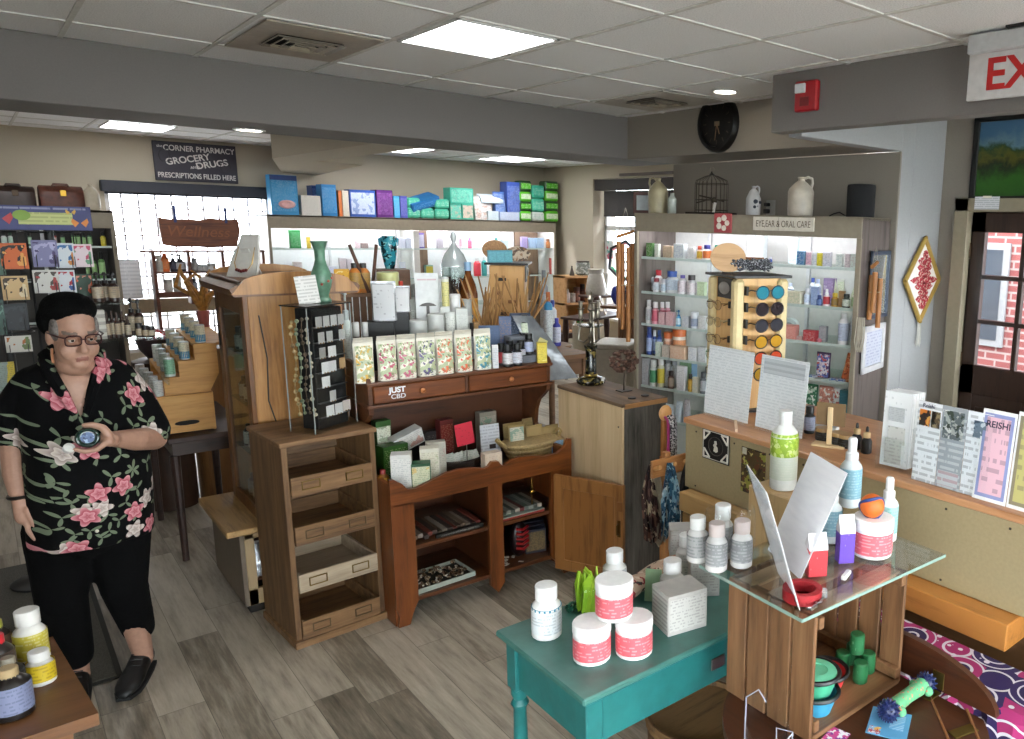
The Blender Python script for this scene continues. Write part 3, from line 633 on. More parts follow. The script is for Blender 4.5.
for k, (c, nm) in enumerate((('#a9a08c', 'pale'), ('#5c4a3a', 'brown'), ('#7d8a6c', 'green'), ('#b59a6a', 'tan'))):
    b = MB(); pts = [(.03, .022+.028*k+.008*math.sin(a*.9), .50-.42*a/12+.01*math.cos(a*2+k)) for a in range(13)]
    for pt in pts: b.ball(.007+.003*rr.random(), (pt[0]-.008, pt[1], pt[2]), 7, 5)
    b.tube([(pt[0]-.008, pt[1], pt[2]) for pt in pts], .002, 5)
    single('bead_necklace', f'{nm} beaded necklace hanging on the left side of the jewellery case', 'necklace', b, mat(c, .4, 0, .3, 0, 60), CP, .52, 'necklaces in the jewellery case')
p = Vector(CP)+Rm @ Vector((.185, .085, Hc+.006))
T = thing('floor_vase', 'tall sage green flared vase on the jewellery case', 'vase', p)
T.name = 'flared_vase'; part('vase_body', MB().lathe([(.034, 0), (.036, .008), (.026, .02), (.026, .035), (.038, .07), (.043, .10), (.040, .13), (.027, .165), (.021, .19), (.022, .23), (.031, .262), (.036, .27), (.033, .272), (.018, .23)], 24), mat('#587f68', .35, 0, .2, .1, 25), T)
b = MB()
for a in (-1.2, -.6, -1.9): b.ball(.006, (.041*math.cos(a), .048*math.sin(a), .12+.02*a), 8, 5)
part('painted_flower', b, mat('#b0503f', .4), T)
p = Vector(CP)+Rm @ Vector((.10, .075, Hc+.006))
T = thing('notice_card', 'tilted white text card on the jewellery case before the green vase', 'card', p, -.35); T.rotation_euler = (-.25, -.10, -.2)
part('card_sheet', MB().box((0, 0, .062), (.085, .002, .125), .0005), printed('#dcdad6', '#85827e', 28, 34, .55), T); part('card_foot', MB().box((0, .012, .004), (.08, .025, .002), .0005), mat('#dcdad6', .5), T)
# ================================================================== curio cabinet and low cabinet behind
CW = wood('#7a4f28', '#a8763f', 'z', .7, .4, '#b98a50'); CWD = wood('#4a2c14', '#70461f', 'z', .8, .4)
T = thing('curio_cabinet', 'tan wooden curio cabinet with glass door and arched cornice behind the drawer tower', 'cabinet', (.87, 4.03, .44))
X1, Y1, Z1 = .40, .56, 1.10
part('side_panel', MB().bb(.0, X1, 0, .02, 0, Z1, .003), CW, T); part('side_panel', MB().bb(0, X1, Y1-.02, Y1, 0, Z1, .003), CW, T); part('back_panel', MB().bb(X1-.015, X1, .02, Y1-.02, 0, Z1), mat('#d6d3cb', .5), T)
b = MB(); b.bb(-.02, .002, 0, .07, 0, Z1-.0, .003).bb(-.02, .002, Y1-.07, Y1, 0, Z1, .003).bb(-.02, .002, .07, Y1-.07, 0, .06, .003).bb(-.02, .002, .07, Y1-.07, Z1-.1, Z1, .003); d_ = part('door', b, CWD, T)
part('door_glass', MB().bb(-.011, -.008, .06, Y1-.06, .05, Z1-.09, 0), glass('#eef2f0', .4, 'pane'), d_); part('door_hinge', MB().bb(-.024, -.02, Y1-.05, Y1-.03, .8, .88), METAL('#2a2420', .5), d_)
for z in (.02, .28, .53, .78): part('glass_shelf', MB().bb(.01, X1-.02, .025, Y1-.025, z, z+.008, .001), glass('#dcebe4', .5, 'shelf'), T)
part('floor_board', MB().bb(.0, X1, .0, Y1, 0, .02), CWD, T)
pr_ = [(-.06, 0), (-.075, .035), (-.05, .05), (X1+.06, .05), (X1+.075, .035), (X1+.06, 0)]
part('cornice', MB().prism(pr_, Y1+.1, 'xz', Y1/2).box((X1/2, Y1/2, .06), (X1+.06, Y1+.06, .02), .004), CWD, T).location = (0, 0, Z1-.01)
for y in (-.045, Y1+.045):
    arch = [(-.07, 0), (-.04, .04)]+[(X1/2-.23*math.cos(PI*k/10), .05+.05*math.sin(PI*k/10)) for k in range(11)]+[(X1+.04, .04), (X1+.07, 0)]
    part('arched_board', MB().prism(arch, .022, 'xz', y), CW, T).location = (0, 0, Z1+.0)
part('power_cord', MB().tube([(.04, -.004, 1.0), (.06, -.004, .8), (.05, -.005, .6), (.09, -.005, .42), (.08, -.004, .3)], .003, 6), mat('#2a1c12', .5), T)
for z, its in ((.46, (('#2a2522', '#1b1b1b', '#8f8b80'), ('#3a332c', '#111111', '#a5a196'))), (.722, (('#23201e', '#111111', '#c9c5b8'), ('#2f2a33', '#141414', '#b5b3b0'), ('#2a2a2a', '#101010', '#a9b0b8'))), (.97, (('#26221e', '#131313', '#9a968a'), ('#2a2420', '#161616', '#b9b09a'))), (1.222, (('#4b5148', '#1d1d1d', '#c2c8ba'), ('#454b44', '#1a1a1a', '#b9c2b4'), ('#3f443c', '#1a1a1a', '#b1b8aa')))):
    for i, (c1, c2, c3) in enumerate(its):
        bottle((.915, 4.44-.09*i, z+.007 if z > .5 else .4685), .026, .115, 'flip' if z < 1.2 else 'pill', c1, c2, c3, f'small dark bottle, {ORD[i]} from the door hinge on the {({.46: "bottom", .722: "lower", .97: "middle", 1.222: "top"})[z]} curio cabinet shelf', group='bottles in the curio cabinet', rz=-PI/2)
carton((.95, 4.18, 1.23), .05, .04, .12, '#e5e4df', '#d9dee0', '#4a6a9a', '#d9b23a', 'white box with blue and yellow print on the top curio shelf', rz=-PI/2)
LW = mat('#6b5e50', .5, 0, .08); LD = mat('#1b1512', .6)
T = thing('low_cabinet', 'low grey-brown cabinet with open shelves under the curio cabinet', 'cabinet', (.75, 4.03, 0))
part('side_panel', MB().bb(0, .02, 0, .60, .05, .41, .002), LW, T); part('side_panel', MB().bb(.52, .54, 0, .60, .05, .41, .002), LW, T); part('back_panel', MB().bb(.02, .52, .58, .60, .05, .41), LD, T)
b = MB(); b.bb(.02, .06, .0, .02, .05, .41).bb(.02, .52, 0, .02, .05, .13).bb(.02, .52, 0, .02, .385, .41); part('face_frame', b, wood('#8a7558', '#a58d6a', 'z', .8), T)
part('plinth', MB().bb(.025, .52, .03, .58, 0, .05), LD, T); part('inner_shelf', MB().bb(.02, .52, .02, .58, .16, .175), wood('#4a2f1c', '#6a452b'), T)
part('top_board', MB().bb(-.05, .55, -.01, .61, .41, .44, .004), wood('#8a6a40', '#b08c5a', 'y', .7), T)
pouch((.86, 4.10, .175), .17, .16, .08, (mat('#b9bcc0', .2, .5, .3, .6, 30), '#c9cbcd'), 'crinkled silver bag inside the low cabinet', rz=0)
# necklace bust on the curio top
p = (.90, 4.24, 1.586)
T = thing('necklace_bust', 'white necklace display bust with red beads on the curio cabinet', 'jewellery display', p, -1.0)
b = MB(); outl = [(-.085, 0), (.085, 0), (.075, .11), (.055, .18), (.048, .225), (-.048, .225), (-.055, .18), (-.075, .11)]
b.prism(outl, .012); o = part('bust_panel', b, mat('#d6d3cd', .6), T); o.rotation_euler = (-.35, 0, 0)
part('easel_leg', MB().box((0, .07, .075), (.05, .006, .165), .001, rx=.5), mat('#cfccc5', .6), T)
T2 = thing('red_bead_necklace', 'fine gold necklace with dark red beads on the white bust', 'necklace', p, -1.0); T2.rotation_euler = (-.35, 0, -1.0)
part('chain', MB().tube([(-.045, -.009, .16), (-.05, -.009, .08), (-.03, -.009, .045), (0, -.009, .038), (.03, -.009, .045), (.05, -.009, .08), (.045, -.009, .16)], .0016, 5), METAL('#b08a48', .3), T2)
b = MB()
for k in range(5): b.ball(.008, (-.026+.013*k, -.012, .04+.003*abs(k-2)), 8, 6)
part('beads', b, mat('#5e1a1a', .3), T2)
# ================================================================== pine hutch
PW = wood('#4d260f', '#6d3a19', 'z', .7, .35, '#7d471f'); PWX = wood('#4d260f', '#6d3a19', 'x', .7, .35, '#8a5022'); PD = wood('#301808', '#482510', 'x', .7, .4); PDX = wood('#3d200d', '#583118', 'x', .7, .4, '#663b1c')
HX, HY = 1.24, 3.455
T = thing('pine_hutch', 'red-brown pine hutch with scalloped front, two drawers and an open cupboard door', 'hutch', (HX, HY, 0)); HU = T
part('side_panel', MB().bb(0, .022, .02, .49, 0, .70, .003), PW, T); part('side_panel', MB().bb(.935, .957, .02, .49, 0, .70, .003), PW, T); part('back_panel', MB().bb(.02, .94, .475, .49, .06, 1.04), PD, T)
def post(x0, x1, foot=True):
    pts = [(x0, .60), (x0, .10), (x0+.012, .05), (x0+.006, 0), (x0+.06, 0), (x0+.075, .05), (x1, .11), (x1, .60)] if foot else [(x0, .6), (x0, .06), ((x0+x1)/2, .015), (x1, .06), (x1, .6)]
    return MB().prism(pts, .024, 'xz', .012)
part('front_post', post(0, .105), PW, T); part('front_post', post(.475, .55, False), PW, T); part('front_post', MB().prism([(.957, .6), (.957, 0), (.90, 0), (.885, .05), (.83, .11), (.83, .6)][::-1], .024, 'xz', .012), PW, T)
sc_ = [(0, .595), (.957, .595), (.957, .755), (.94, .758), (.915, .715), (.87, .690), (.80, .688), (.72, .705), (.65, .712), (.60, .70), (.565, .682), (.55, .690), (.535, .712), (.50, .716), (.48, .695), (.46, .690), (.40, .705), (.33, .712), (.26, .705), (.18, .680), (.12, .663), (.08, .668), (.055, .70), (.02, .725), (0, .727)]
part('scalloped_rail', MB().prism(sc_, .022, 'xz', .011), PWX, T)
part('counter_board', MB().bb(.022, .935, .022, .475, .60, .622), PD, T)
for z in (.115, .375): part('cupboard_shelf', MB().bb(.022, .935, .024, .475, z-.02, z, .002), PDX, T)
part('centre_divider', MB().bb(.50, .52, .024, .475, .1, .6), PD, T)
b = MB()
for x in (.0, .935):
    pts = [(.475, .622), (.475, 1.03), (.20, 1.03), (.205, .99), (.25, .955), (.30, .92), (.33, .86), (.34, .78), (.30, .72), (.24, .68), (.22, .65), (.22, .622)]
    b = MB().prism([(y, z) for y, z in pts], .022, 'yz', x+.011); part('side_bracket', b, PDX, T)
part('drawer_case', MB().bb(-.012, .969, .18, .49, 1.022, 1.036, .003).bb(0, .957, .475, .49, 1.03, 1.14).bb(0, .02, .2, .49, 1.03, 1.13).bb(.937, .957, .2, .49, 1.03, 1.13).bb(.47, .487, .2, .49, 1.03, 1.13), PDX, T)
part('top_board', MB().bb(-.008, .965, .185, .49, 1.126, 1.142, .003), PDX, T)
for i, (x0, x1) in enumerate(((.022, .468), (.489, .935))):
    o = part('drawer', MB().bb(x0, x1, .192, .215, 1.04, 1.123, .004).bb(x0+.01, x1-.01, .215, .46, 1.045, 1.11, .001), PWX, T)
    part('knob', MB().lathe([(.006, 0), (.006, .008), (.013, .014), (.013, .02), (.007, .026), (0, .027)], 14), mat('#a8683a', .35), o).location = ((x0+x1)/2, .192, 1.082); o.children[0].rotation_euler = (PI/2, 0, 0)
part('scroll_end', MB().prism([(.19, 1.142), (.47, 1.142), (.47, 1.22), (.40, 1.215), (.33, 1.185), (.26, 1.18), (.21, 1.17)], .018, 'yz', .006), PDX, T)
part('scroll_end', MB().prism([(.19, 1.142), (.47, 1.142), (.47, 1.22), (.40, 1.215), (.33, 1.185), (.26, 1.18), (.21, 1.17)], .018, 'yz', .951), PDX, T)
T2 = thing('logo_sticker', 'white logo sticker on the left hutch drawer', 'sticker', (HX+.13, HY+.1905, 1.083))
letters('lettering', 'JUST', .026, mat('#e8e8ea', .5), T2, (0, 0, .014), 1.05, bold=.05); letters('lettering', 'CBD', .022, mat('#d5d5da', .5), T2, (.004, 0, -.017), 1.15, bold=.02)
# open door
a = math.atan2(3.06-HY, 2.262-2.085); o = part('door', MB().bb(0, .058, -.011, .011, .055, .585, .002).bb(.365, .42, -.011, .011, .055, .585, .002).bb(.05, .37, -.011, .011, .055, .115, .002).bb(.05, .37, -.011, .011, .515, .585, .002), wood('#6a421e', '#926233', 'z', .8, .4), T)
o.location = (2.085-HX, -.012, 0); o.rotation_euler = (0, 0, a)
part('door_panel', MB().bb(.056, .367, -.004, .004, .11, .52, 0), wood('#633c1a', '#8a5a2c', 'z', .8, .4), o)
b = MB(); b.tube([(.395, -.012, .38), (.395, -.032, .375), (.395, -.032, .325), (.395, -.012, .32)], .004, 6).box((.395, -.012, .35), (.018, .004, .09), .001); part('door_pull', b, METAL('#5a4426', .45), o)
part('latch', MB().box((.40, -.0135, .47), (.03, .005, .05), .001), mat('#7a4c22', .5), o)
# inside the cupboard
ZS, ZL = .375, .115
rr = random.Random(5)
for i in range(15):
    x = HX+.11+.024*i; c = ['#4a3c34', '#6b5a4a', '#8f8578', '#3a2f2b', '#7a3b30'][i % 5]
    single('incense_packet', f'slim packet, {ORD[i]} from left on the left upper hutch shelf', 'packet', MB().box((0, .11, .012+.004*(i % 3)), (.022, .22, .02), .001), printed(c, '#b5a998', 60, 60, .4), (x, HY+.06+.02*rr.random(), ZS), .15*rr.uniform(-1, 1)*0, 'incense packets in the hutch')
T2 = thing('incense_tray', 'flat dark tray edge with pale writing under the left packets', 'tray', (HX+.34, HY+.045, ZS)); part('tray_strip', MB().box((0, 0, .011), (.24, .022, .02), .001), mat('#15130f', .5), T2); part('tray_label', MB().box((0, -.0115, .011), (.2, .001, .009), .0002), printed('#1b1916', '#c9c5bb', 80, 90, .6), T2)
for i in range(9):
    x = HX+.585+.026*i; c = ['#5c6660', '#8b9088', '#4a5048', '#a39a8a', '#6b3030'][i % 5]
    single('incense_packet', f'slim packet, {ORD[i]} from left on the right upper hutch shelf', 'packet', MB().box((0, .11, .03+.003*(i % 2)), (.024, .22, .02), .001), printed(c, '#cfc9ba', 60, 60, .4), (x, HY+.055, ZS), 0, 'incense packets in the hutch')
T2 = thing('paper_box', 'flat box with a pale lid and red rim under the right packets', 'box', (HX+.68, HY+.15, ZS)); part('box_base', MB().box((0, 0, .007), (.25, .24, .012), .001), mat('#8a2a25', .5), T2); part('box_lid', MB().box((0, 0, .016), (.252, .242, .006), .001), mat('#8d9a92', .5), T2)
T2 = thing('brass_incense_stand', 'thin brass incense stand in the right hutch cupboard', 'incense stand', (HX+.755, HY+.07, ZS)); b = MB(); b.lathe([(.018, 0), (.018, .004), (.004, .01), (.0035, .09), (.006, .095)], 12); part('stem', b, METAL('#8a6a34', .3), T2); b = MB(); b.ball(.017, (0, 0, .112), 12, 8).lathe([(.004, .128), (.003, .16), (.0, .19)], 8); part('bulb', b, METAL('#b08a40', .25), T2)
T2 = thing('carved_candle', 'red and black carved oval candle in the lower right cupboard', 'candle', (HX+.70, HY+.12, ZL)); part('candle_body', MB().ball(.052, (0, 0, .105), 18, 12, 1, .7, 1.95), mat('#17080a', .35), T2)
b = MB()
for k in range(5): b.tube([(-.035+.0*k, -.036, .07+.027*k), (0, -.046, .06+.027*k), (.035, -.036, .07+.027*k)], .008, 6)
part('red_carving', b, mat('#8c1418', .35), T2)
for i in range(3): carton((HX+.80+.028*i*.7, HY+.13+.045*i, ZL), .115-.0*i, .045, .135+.005*i, '#1d2030', '#5a4a30', '#a58a54', None, ['front dark box with a gold front', 'second dark blue box behind the gold-fronted one', 'rearmost dark blue box in the cupboard'][i]+' in the lower right cupboard', group='boxes in the lower right cupboard', rz=-.25, side='#141824')
b = MB()
for k in range(14): b.box((rr.uniform(-.06, .06), rr.uniform(-.05, .05), .008+.002*(k % 3)), (.025, .016, .003), .0005, rz=rr.uniform(0, 3), rx=rr.uniform(-.3, .3))
single('clear_tags', 'scatter of small clear and white tags at the front of the lower right shelf', 'tags', b, mat('#b9b5ad', .3), (HX+.61, HY+.09, ZL), 0, kind='stuff')
T2 = thing('sample_tray', 'shallow white rimmed tray of small tagged stones on the lower left shelf', 'tray', (HX+.265, HY+.155, ZL), .05)
b = MB(); b.box((0, 0, .003), (.30, .20, .006), .001)
part('tray_base', b, mat('#35322c', .5), T2); b = MB()
for q in (-1, 1): b.box((q*.15, 0, .012), (.006, .2, .024), .001); b.box((0, q*.1, .012), (.3, .006, .024), .001)
part('tray_rim', b, mat('#a9b0a4', .4), T2)
b = MB()
for k in range(60): b.box((rr.uniform(-.13, .13), rr.uniform(-.085, .085), .014+.012*rr.random()), (.022, .016, .012), .004, rz=rr.uniform(0, 3), rx=rr.uniform(-.5, .5), ry=rr.uniform(-.5, .5))
single('tumbled_stones', 'heap of small brown and cream stones with tags in the sample tray', 'stones', b, art('#5f4730', ['#a08a6a', '#c9c2b4', '#3a2a1c'], 45), (HX+.265, HY+.155, ZL), .05, kind='stuff')
# on the hutch counter board (z .622)
ZC = .622; HG = 'tea and goods on the hutch counter'
def hb(px, py0, py1, wpx, y, cols, label, rz=0, d=.05, kind='box', z=ZC, tilt=None):
    p = onY(px, y, z); w = size(wpx, p); h = hz(p, py1)
    if kind == 'box': return carton(p, w, d, h, *cols, label=label, group=HG, rz=rz, tilt=tilt)
    if kind == 'bag': return pouch(p, round(w, 3), round(h, 3), d, cols[:2], label, group=HG, rz=rz, design=printed(cols[2], cols[3], band=cols[4] if len(cols) > 4 else None))
hb(384, 448, 420, 15, HY+.40, ('#2f5a22', '#d9dcc8', '#7a3a30', '#3f6a2a'), 'tall green tea box with pictured fruit beside the drawer tower', .1)
hb(394, 450, 444, 26, HY+.30, ('#2e5a1e', '#35661f', '#d9dcb0'), 'green tea box lying on its side behind the white boxes', .15, .07)
p = onY(410, HY+.37, ZC); T2 = carton(p, .155, .06, .085, '#c9c8c4', '#d2cfc9', '#6b6a68', '#c25a30', label='white and orange tea box tilted on a stand in the hutch', group=HG, rz=.12, tilt=(.15, -.3)); T2.location.z = .76
single('box_stand', 'dark box under the tilted orange and white tea box', 'box', MB().box((0, 0, .068), (.11, .05, .136), .002), printed('#2a211d', '#5a4a40'), (p.x, p.y+.01, ZC), .12)
hb(434, 448, 430, 22, HY+.42, ('#25201f', '#2c2626', '#8a8580'), 'dark box with pale print behind the leaflets', .05)
hb(446, 442, 419, 14, HY+.38, ('#5e1a1a', '#7a2420', '#b59a80'), 'dark red tea box on end left of the red card', .1)
T2 = bottle(onY(384, HY+.16, ZC), .026, .11, 'flip', '#7a4a12', '#7a1a1a', '#c9992a', 'amber honey bottle with yellow label and red cap at the hutch edge', group=HG, rz=-.3)
hb(403, 480, 453, 19, HY+.11, ('#cfcdc8', '#d9d7d2', '#8a8f94'), 'plain white tea box in front of the green box', -.45, .07)
hb(422, 482, 462, 18, HY+.07, ('#1f4f30', '#c9c8a8', '#2a6a3a', '#d9a92a'), 'small green and white tea box with yellow flower in front', -.4, .06)
hb(431, 475, 447, 18, HY+.13, ('#cfcabb', '#d2cdb9', '#8c7450', '#a9b58a'), 'cream tea box with leaf print behind the small green box', -.4, .06)
hb(437, 468, 441, 18, HY+.21, ('#c2bdb0', '#cbc6b8', '#8a8a80', '#c9a9a0'), 'pale tea box second row behind the cream box', -.3, .05)
T2 = thing('leaflet_basket', 'low dark wicker basket full of folded white leaflets on the hutch counter', 'basket', onY(462, HY+.22, ZC)); b = MB(); b.lathe([(.09, 0), (.105, .055), (.11, .075), (.10, .077), (.085, .01)], 20, sy=.7); part('basket_body', b, mat('#231712', .7, 0, .3, .8, 120), T2)
for k in range(8):
    q = onY(462, HY+.22, ZC); single('folded_leaflet', f'folded white leaflet with green print, {ORD[k]} from left in the dark basket', 'leaflet', MB().box((0, 0, .05), (.045, .004, .09), .001, rx=rr.uniform(-.3, .1), ry=rr.uniform(-.5, .5)), printed('#bdbcb4', '#4a7a58', 50, 50, .5), (q.x-.07+.02*k, q.y+rr.uniform(-.02, .02), ZC+.012), rr.uniform(-.5, .5), 'leaflets in the dark basket')
q = onY(466, HY+.19, ZC); T2 = thing('red_card', 'bright red price card clipped on a wire above the leaflet basket', 'sign', (q.x, q.y, ZC+.02), -.12); part('card_sheet', MB().box((0, 0, .185), (.09, .003, .115), .0008, ry=-.12), printed('#c01a34', '#7d0f22', 35, 35, .4), T2); part('wire_stem', MB().tube([(.01, .004, 0), (.01, .004, .15)], .002, 6), METAL('#77726a', .4), T2)
hb(487, 470, 411, 18, HY+.43, ('#8a8578', '#a09a8c', '#5a5a52', '#3f8a72'), 'grey box with a teal disc behind the white leaflet', .05)
q = onY(491, HY+.30, ZC); T2 = thing('leaflet_holder', 'white leaflet with a dark picture standing among the hutch goods', 'leaflet', q, -.1); part('leaflet_sheet', MB().box((0, 0, .1), (.105, .003, .20), .0008, rx=-.12), printed('#c6c7cc', '#7a7c84', 40, 30, .55), T2); part('leaflet_photo', MB().box((.01, -.0045, .08), (.035, .002, .025), .0004), mat('#2f1e18', .5), T2); part('holder_foot', MB().box((0, .01, .004), (.1, .05, .004), .001), AC, T2)
T2 = thing('straw_basket', 'pale straw basket with two handles holding kraft pouches', 'basket', onY(530, HY+.22, ZC)); b = MB(); b.lathe([(.115, 0), (.15, .07), (.16, .095), (.15, .097), (.13, .02)], 24, sy=.65); part('basket_body', b, mat('#a98f5c', .8, 0, .25, 1.0, 150), T2)
b = MB()
for s in (-1, 1): b.tube([(s*.15, -.03, .085), (s*.185, -.02, .125), (s*.19, 0, .135), (s*.185, .02, .125), (s*.15, .03, .085)], .009, 6)
part('basket_handle', b, mat('#b59a66', .8, 0, .25, .8, 150), T2)
b = MB()
for k in range(3): b.lathe([(.130+.015*k+.004, .03+.028*k), (.134+.015*k+.004, .038+.028*k), (.130+.015*k+.004, .046+.028*k)], 24, sy=.65)
part('woven_band', b, mat('#bfa573', .8, 0, .3, 1, 200), T2)
for i, (px, y, wp, tp, dsg) in enumerate(((513, .40, 20, 424, '#8a7448'), (517, .30, 17, 426, '#3f8a78'), (534, .33, 18, 426, '#a58a58'), (530, .42, 16, 419, '#8f7848'), (548, .33, 20, 427, '#9a7f50'), (552, .42, 14, 425, '#8a7046'))):
    q = onY(px, HY+y-.05, ZC+.03); pouch(q, round(size(wp, q), 3), round(hz(q, tp), 3), .025, ('#9a8252', '#a58c5a'), f'kraft paper pouch, {ORD[i]} of those standing in the straw basket', group='kraft pouches in the straw basket', rz=-.1, design=printed('#a58c5c' if i != 1 else '#c9c5b4', dsg, 45, 45, .5, dsg))
hb(556, 457, 438, 14, HY+.17, ('#a5895a', '#8fb0cf', '#4a6a8a', '#d9d9d9'), 'small kraft box with blue picture right of the straw basket', -.1, .04)
hb(492, 466, 452, 18, HY+.05, ('#c9b9a6', '#cdbca8', '#a58a72'), 'small cream box behind the middle of the scalloped rail', 0, .05)
# on the hutch top board (z 1.142)
ZT = 1.142
def foil(bgc, c1, c2):
    return art('#a5ac86', [bgc, '#d9d3bf', c1, '#6f8055', c2, bgc], 30, .35)
BAGS = [(365, '#d9d3b8', '#c9a03a', '#b58a2a', 'yellow lemon'), (388, '#d9d0c0', '#b03a5a', '#8f2648', 'magenta'), (407.5, '#d6cdbf', '#b34a68', '#9a3050', 'rose'), (427, '#d4cfc2', '#4a3a6a', '#2f2650', 'purple'), (445, '#d9cfbd', '#d0643a', '#b8502a', 'orange'), (464, '#d9cdb9', '#d25a30', '#b04422', 'deep orange'), (483, '#ccd6c8', '#2f7f8f', '#1f6a7f', 'teal')]
for r_ in range(3):
    for i, (px, bgc, c1, c2, nm) in enumerate(BAGS):
        p = onY(px-2.5*r_*0, HY+.235+.075*r_, ZT); w_ = .088
        pouch(p, w_, .178, .055, (mat('#d9d3c4', .3), '#ded8c8'), f'{nm} printed gummy pouch, {("front", "second", "rear")[r_]} row on the hutch top', group='printed pouches on the hutch top', rz=-.12, design=foil(bgc, c1, c2))
def ht(px, py1, wpx, y, kind, cols, label, z=ZT, d=.03, rz=-.4, name=None):
    p = onY(px, HY+y, z); w = size(wpx, p); h = hz(p, py1)
    if kind == 'box': return carton(p, w, d, h, *cols, label=label, group='goods on the hutch top', rz=rz)
    return bottle(p, w/2, h, kind, *cols, label, group='goods on the hutch top', rz=rz)
ht(495.5, 345, 6, .22, 'box', ('#d2d2d4', '#c9cacd', '#7a7f88'), 'slim white box between the teal pouch and the dark bottles')
for i, (px, y, cols, nm) in enumerate(((502, .27, ('#1b1a1c', '#101010', '#b0383c'), 'red label'), (508, .22, ('#1b1a1c', '#101010', '#cfcfd2'), 'white and red label'), (517.5, .22, ('#1b1a1c', '#101010', '#c9ccd6'), 'white and blue label'), (521, .30, ('#1b1a1c', '#101010', '#b9bcc6'), 'grey label'), (510, .34, ('#1b1a1c', '#101010', '#3a3a40'), 'black label'))):
    bottle(onY(px, HY+y, ZT), .026, .118, 'pill', cols[0], cols[1], cols[2], f'small black-capped bottle with {nm} before the grey step', group='black-capped bottles by the grey step', rz=-.4, ink='#7a3a40')
T2 = thing('step_display', 'grey stepped display stand at the right of the hutch top', 'display stand', onY(522, HY+.36, ZT), -.1); part('low_step', MB().box((.01, -.06, .02), (.16, .10, .04), .002), mat('#5c5f66', .5), T2); part('tall_step', MB().box((0, .04, .065), (.13, .09, .13), .002), mat('#6b6e75', .5), T2)
q = onY(529, HY+.30, ZT+.04); bottle(q, .026, .112, 'pill', '#1b1a1c', '#101010', '#aab4d0', 'black-capped bottle with pale blue label on the low grey step', group='black-capped bottles by the grey step', rz=-.4)
q = onY(524.5, HY+.40, ZT+.13); bottle(q, .026, .112, 'pill', '#1b1a1c', '#101010', '#d3d9c4', 'black-capped bottle with green and white label on the tall grey step', group='black-capped bottles by the grey step', rz=-.4, ink='#4a7a3a')
ht(542, 342.6, 9.5, .22, 'box', ('#cdb52a', '#d6c23f', '#8a6a1a', '#e8dc8a'), 'small yellow box at the right end of the hutch top', d=.035)
for i, (px, tp, wp, y, nm) in enumerate(((490, 325.5, 20, .44, 'plain slate blue'), (506, 316, 12, .455, 'grey blue gold-lettered'), (521, 313, 20, .475, 'dark navy'))):
    ht(px, tp, wp, y, 'box', (('#43587a', '#475c80', '#5b7093'), ('#4a5878', '#4d5b7c', '#a9803f'), ('#22304a', '#26354f', '#8b95a8'))[i], f'{nm} card standing behind the black-capped bottles', d=.012)
q = onY(553, HY+.30, ZT); T2 = thing('silver_pouch_sheet', 'large grey translucent plastic bag leaning at the right end of the hutch', 'bag', (q.x-.03, q.y, ZT-.02), -.35)
b = MB(); n = 8; v = []; f = []
for i in range(n+1):
    for j in range(5):
        u = i/n; vv = j/4-.5; v.append((vv*.17*(1-.35*u)+.09-.22*u+.004*math.sin(7*u+j), .02*math.sin(3*u+2*vv)+.035*u, -.10+.36*u))
for i in range(n):
    for j in range(4): a_ = i*5+j; f.append((a_, a_+1, a_+6, a_+5))
v2 = [(x, y+.012, z) for x, y, z in v]; b.add(v, f); b.add(v2, [q_[::-1] for q_ in f]); part('plastic_film', b, mat('#83868a', .25, .2, .15, .5, 20), T2)
part('yellow_sticker', MB().box((-.03, -.006, .12), (.05, .002, .03), .0005, ry=.5), mat('#c9c07a', .5), T2)
# ================================================================== shelving units
LAM = mat('#8b8170', .55, 0, .05); LAMW = mat('#d5d4d1', .5, 0, .03); SIDE = wood('#4d4441', '#6b615c', 'z', .6, .6); STRIPW = mat('#cfcfd2', .4)
SG = glass('#f4f9f7', .3, 'shelf')
def strip_light(T, x0, x1, y, z, s):
    o = part('strip_light', MB().bb(x0, x1, y-.03, y+.03, z, z+.03, .003), mat('#d8d8d8', .5), T); part('light_tube', MB().bb(x0+.02, x1-.02, y-.02, y+.02, z-.014, z, .006), emit('#f6f8ff', s), o)
def shelf_unit(name, label, loc, rz, Wd, Dp, Ht, head, shelves, ups, back, frame, s=6, side=None):
    """front along local x at y=0, back at y=Dp; a header board across the top, glass shelves, a lamp behind the header"""
    T = thing(name, label, 'shelving', loc, rz); side = side or SIDE
    part('side_panel', MB().bb(0, .03, 0, Dp, 0, Ht, .003), side, T); part('side_panel', MB().bb(Wd-.03, Wd, 0, Dp, 0, Ht, .003), side, T)
    part('back_panel', MB().bb(.03, Wd-.03, Dp-.02, Dp, .1, Ht), back, T); part('header', MB().bb(0, Wd, -.02, .0, Ht-head, Ht, .003), frame, T); part('top_board', MB().bb(0, Wd, -.02, Dp, Ht-.02, Ht, .002), frame, T)
    for x in (0, Wd): part('front_stile', MB().bb(x-.028 if x else -.002, x+.002 if x else .028, -.02, .002, 0, Ht-head, .002), frame, T)
    part('base_cabinet', MB().bb(.03, Wd-.03, .01, Dp-.02, 0, .12, .003), frame, T)
    for u in ups: part('upright', MB().bb(u-.012, u+.012, Dp-.045, Dp-.02, .12, Ht-.02, .001), STRIPW, T)
    for z in shelves:
        o = part('glass_shelf', MB().bb(.032, Wd-.032, .03, Dp-.03, z-.008, z, .001), SG, T)
        part('front_strip', MB().bb(.032, Wd-.032, .022, .03, z-.014, z+.004, .001), mat('#b9c6c2', .3), o)
    strip_light(T, .1, Wd-.1, .07, Ht-.06, s); return T
